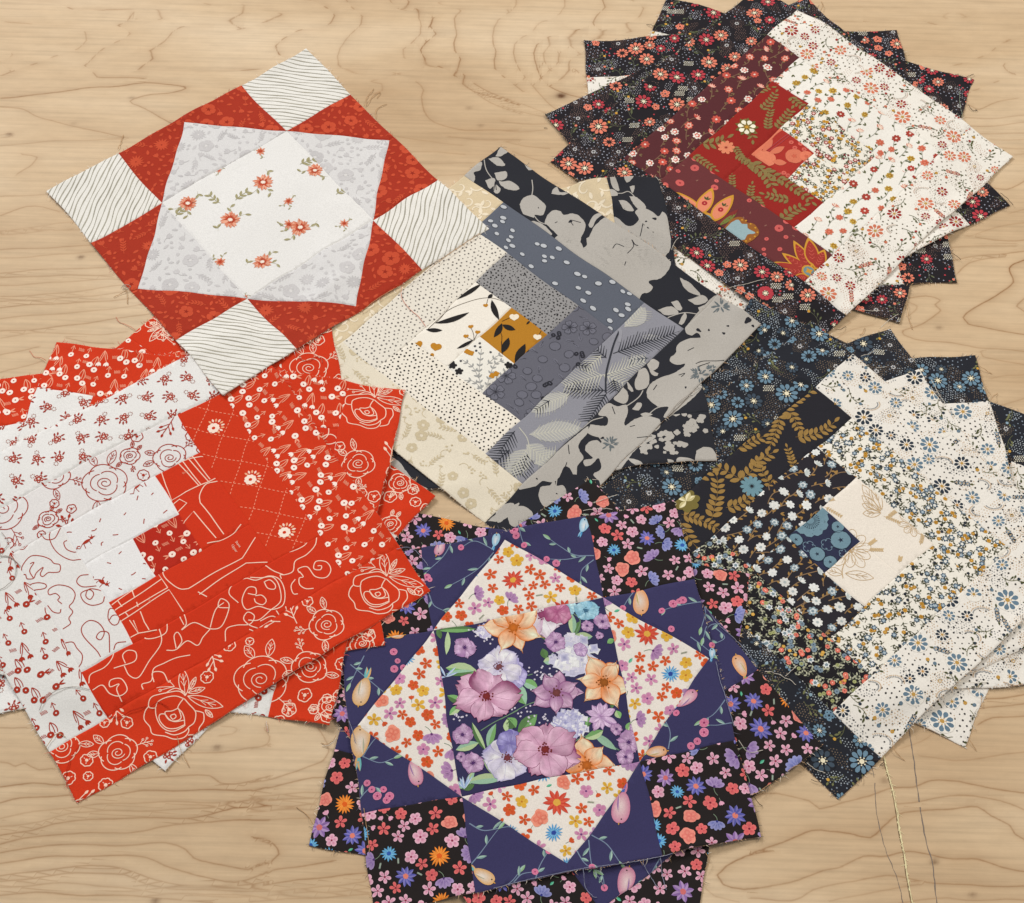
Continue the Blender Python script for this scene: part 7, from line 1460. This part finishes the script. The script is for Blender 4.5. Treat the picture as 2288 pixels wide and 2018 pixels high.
# ------------------------------------------------------------------ loose threads hanging from the cut edges
YARN = {k: plain('yarn_'+k, c, 0.9) for k, c in dict(tan=(196, 158, 116), white=(222, 214, 200), pink=(216, 132, 104), red=(196, 46, 22), dark=(70, 58, 52), blue=(146, 150, 172), green=(150, 160, 140), grey=(176, 166, 156)).items()}
TH = [('A0', 'tan', 2, [(865, 800), (885, 730), (935, 665)]), ('A0', 'tan', 2, [(945, 890), (952, 830), (985, 800), (1035, 780)]), ('A0', 'tan', 2, [(880, 790), (930, 720), (985, 690), (960, 735)]), ('A0', 'tan', 1, [(895, 1125), (915, 1075), (935, 1015)]), ('A0', 'grey', 5, [(920, 480), (950, 460), (990, 470), (960, 500), (930, 470), (975, 485)]), ('A0', 'tan', 5, [(955, 490), (965, 540), (966, 600)]), ('A0', 'tan', 5, [(860, 548), (900, 530), (960, 500)]),
      ('A0', 'tan', 6, [(1310, 368), (1200, 455), (1000, 560), (840, 680)]), ('A0', 'pink', 6, [(1150, 480), (1148, 560), (1200, 640), (1270, 700), (1330, 780)]), ('A0', 'tan', 6, [(1330, 380), (1480, 270), (1600, 190), (1740, 90)]), ('A0', 'pink', 6, [(335, 968), (380, 1035), (440, 1052), (500, 1020), (540, 1040), (545, 1070)]),
      ('r3', 'pink', 5, [(1030, 805), (960, 760), (900, 735), (880, 700)]), ('r1', 'pink', 5, [(350, 1040), (300, 1010), (255, 1000), (220, 955)]), ('r1', 'pink', 5, [(1040, 975), (1065, 1040), (1075, 1090)]), ('R0', 'grey', 9, [(-20, 850), (60, 838), (118, 880), (128, 960), (100, 1020), (40, 1075), (-20, 1100)]), ('R0', 'grey', 9, [(20, 660), (70, 740), (10, 830), (90, 850), (160, 910)]),
      ('R0', 'grey', 13, [(305, 345), (345, 268), (440, 205), (560, 178), (690, 195)]), ('R0', 'red', 13, [(510, 930), (505, 830), (540, 700), (610, 590)]), ('R0', 'red', 13, [(755, 290), (800, 360), (900, 395), (1000, 350), (1115, 318)]), ('R0', 'red', 13, [(1150, 330), (1210, 290), (1290, 330)]), ('R0', 'tan', 13, [(1350, 540), (1372, 640), (1400, 690), (1435, 762)]), ('R0', 'tan', 13, [(345, 640), (430, 520), (500, 540)]), ('R0', 'pink', 13, [(2025, 420), (2030, 490)]),
      ('r1', 'white', 14, [(118, 415), (124, 450), (130, 495)]), ('p2', 'tan', 14, [(650, 530), (630, 575), (580, 595), (535, 578)]), ('p2', 'white', 14, [(660, 550), (610, 600), (540, 602)]), ('p2', 'tan', 14, [(348, 1070), (430, 1130), (468, 1195)]), ('p2', 'tan', 14, [(545, 870), (555, 900), (550, 930)]), ('P0', 'tan', 14, [(860, 1080), (890, 1280), (905, 1420)]), ('P0', 'blue', 14, [(750, 430), (780, 520), (800, 600)]),
      ('P0', 'blue', 10, [(1110, 790), (1230, 778), (1300, 840), (1350, 905)]), ('P0', 'blue', 15, [(-60, 1700), (300, 1620), (620, 1556), (1000, 1505), (1220, 1462), (1300, 1440)]), ('P0', 'blue', 15, [(620, 1560), (640, 1690), (700, 1760), (725, 1760)]), ('P0', 'blue', 15, [(700, 1580), (760, 1640), (782, 1690)]), ('P0', 'blue', 15, [(1205, 1475), (1225, 1600), (1255, 1705)]), ('P0', 'blue', 15, [(1070, 1500), (1130, 1600), (1190, 1690)]), ('P0', 'white', 15, [(1795, 590), (1850, 660), (1920, 665), (1985, 650)]),
      ('P0', 'blue', 11, [(1540, 1250), (1640, 1370), (1800, 1520), (1935, 1690)]), ('P0', 'blue', 15, [(1622, 0), (1650, 130), (1700, 290), (1760, 490)]), ('p2', 'tan', 15, [(1555, 1425), (1582, 1490), (1550, 1545)]), ('p1', 'dark', 15, [(1920, 1000), (1950, 1040), (1990, 1060)]), ('p1', 'tan', 15, [(1905, 990), (1960, 960), (2040, 900)]),
      ('p1', 'white', 16, [(60, 72), (160, 80), (215, 110), (260, 130), (300, 165)]), ('p1', 'white', 16, [(390, 742), (440, 780), (530, 812)]), ('p1', 'white', 16, [(220, 100), (310, 20)]), ('p1', 'tan', 16, [(240, 810), (310, 770), (370, 790)]), ('B0', 'dark', 16, [(425, 862), (470, 880), (505, 878)]), ('B0', 'dark', 16, [(900, 715), (980, 720), (950, 752), (985, 748)]), ('B0', 'dark', 16, [(810, 830), (805, 880)]), ('B0', 'tan', 16, [(1040, 610), (1075, 665), (1140, 712)]), ('b3', 'tan', 16, [(1618, 548), (1650, 590), (1682, 636)]), ('b3', 'tan', 16, [(1720, 220), (1722, 300)]), ('b3', 'white', 16, [(1690, 320), (1640, 400), (1670, 480)]), ('b2', 'tan', 16, [(1890, 130), (1960, 152), (2030, 140)]), ('B0', 'white', 16, [(1500, 140), (1620, 138), (1760, 128)]),
      ('p2', 'white', 11, [(700, 442), (790, 412), (880, 380)]), ('p2', 'white', 11, [(620, 500), (740, 490), (840, 500)]), ('b1', 'tan', 8, [(1690, 1080), (1740, 1105), (1802, 1130)]), ('b2', 'tan', 8, [(1738, 1235), (1760, 1280), (1784, 1308)]), ('b2', 'tan', 8, [(1790, 1342), (1810, 1310), (1846, 1280)]), ('b1', 'white', 8, [(905, 980), (850, 1015), (790, 1040)]), ('b1', 'white', 8, [(992, 1104), (950, 1110), (908, 1114)]), ('B0', 'white', 8, [(1330, 1200), (1400, 1330), (1430, 1370), (1400, 1420), (1340, 1470)]),
      ('m3', 'white', 8, [(780, 658), (860, 668), (945, 664)]), ('b1', 'white', 8, [(955, 785), (1010, 740), (1085, 690)]), ('m3', 'tan', 8, [(1150, 590), (1162, 680), (1196, 792)]), ('m2', 'dark', 8, [(1490, 222), (1530, 250), (1562, 272)]), ('m1', 'dark', 8, [(690, 770), (650, 800), (610, 805)]), ('m3', 'tan', 8, [(835, 780), (820, 820), (795, 835)]),
      ('M0', 'white', 7, [(1670, 545), (1740, 510), (1840, 488), (2000, 450)]), ('M0', 'white', 7, [(1760, 512), (1860, 560), (1945, 620)]), ('G0', 'white', 7, [(1290, 230), (1310, 180), (1345, 135)]), ('G0', 'grey', 7, [(1250, 1500), (1330, 1400), (1430, 1320), (1510, 1270)]), ('m3', 'green', 4, [(1552, 690), (1556, 800), (1578, 905)]), ('m3', 'dark', 4, [(1618, 790), (1650, 830), (1690, 828), (1675, 822)]), ('m3', 'dark', 4, [(1580, 585), (1620, 575), (1662, 556)]), ('m1', 'dark', 4, [(1860, 1465), (1915, 1510), (1962, 1558)]), ('m1', 'tan', 4, [(500, 75), (515, 40), (505, 0)]), ('m1', 'dark', 4, [(270, 50), (300, 30), (330, 0)]), ('m3', 'dark', 3, [(1105, 175), (1150, 195), (1180, 205)]), ('m3', 'dark', 3, [(1150, 205), (1190, 170), (1215, 150)]), ('M0', 'tan', 3, [(360, 1230), (440, 1290), (560, 1385)]), ('M0', 'white', 3, [(1170, 1370), (1195, 1400)]), ('M0', 'dark', 3, [(325, 960), (350, 965)])]
def tube(name, pts, r, mat, parent):
    V, Fc = [], []; n = len(pts); off = np.array(parent.location)
    for k in range(n):
        a, c = pts[max(k-1, 0)], pts[min(k+1, n-1)]; d = c-a; d /= np.linalg.norm(d)+1e-12; s = np.cross(d, (0, 0, 1)); s /= np.linalg.norm(s)+1e-12; u = np.cross(s, d)
        for i in range(5): q = i*2*PI/5; V.append(tuple(pts[k]-off+r*(math.cos(q)*s+math.sin(q)*u)))
        if k:
            for i in range(5): Fc.append((5*k-5+i, 5*k-5+(i+1) % 5, 5*k+(i+1) % 5, 5*k+i))
    o = mesh_obj(name, V, Fc, mat, parent)
    for p in o.data.polygons: p.use_smooth = True
    return o
rt = random.Random(8)
for key, yarn, t, pts in TH:
    g = [ground(*T_(t, *p), 0.003) for p in pts]; P = np.array(smooth_poly(g, 0.0012)); m = len(P)
    P = P+np.array([(rt.gauss(0, 0.00012), rt.gauss(0, 0.00012)) for _ in P])
    hz = samp(H, P[:, 0], P[:, 1]); hz = np.array([hz[max(0, k-4):k+5].max() for k in range(m)]); z = hz+0.00055+np.abs(np.sin(np.linspace(0, 3.1*PI, m)))*0.0006
    tube('loose_thread', np.column_stack([P, z]), 0.00026, YARN[yarn], BY[key].root)
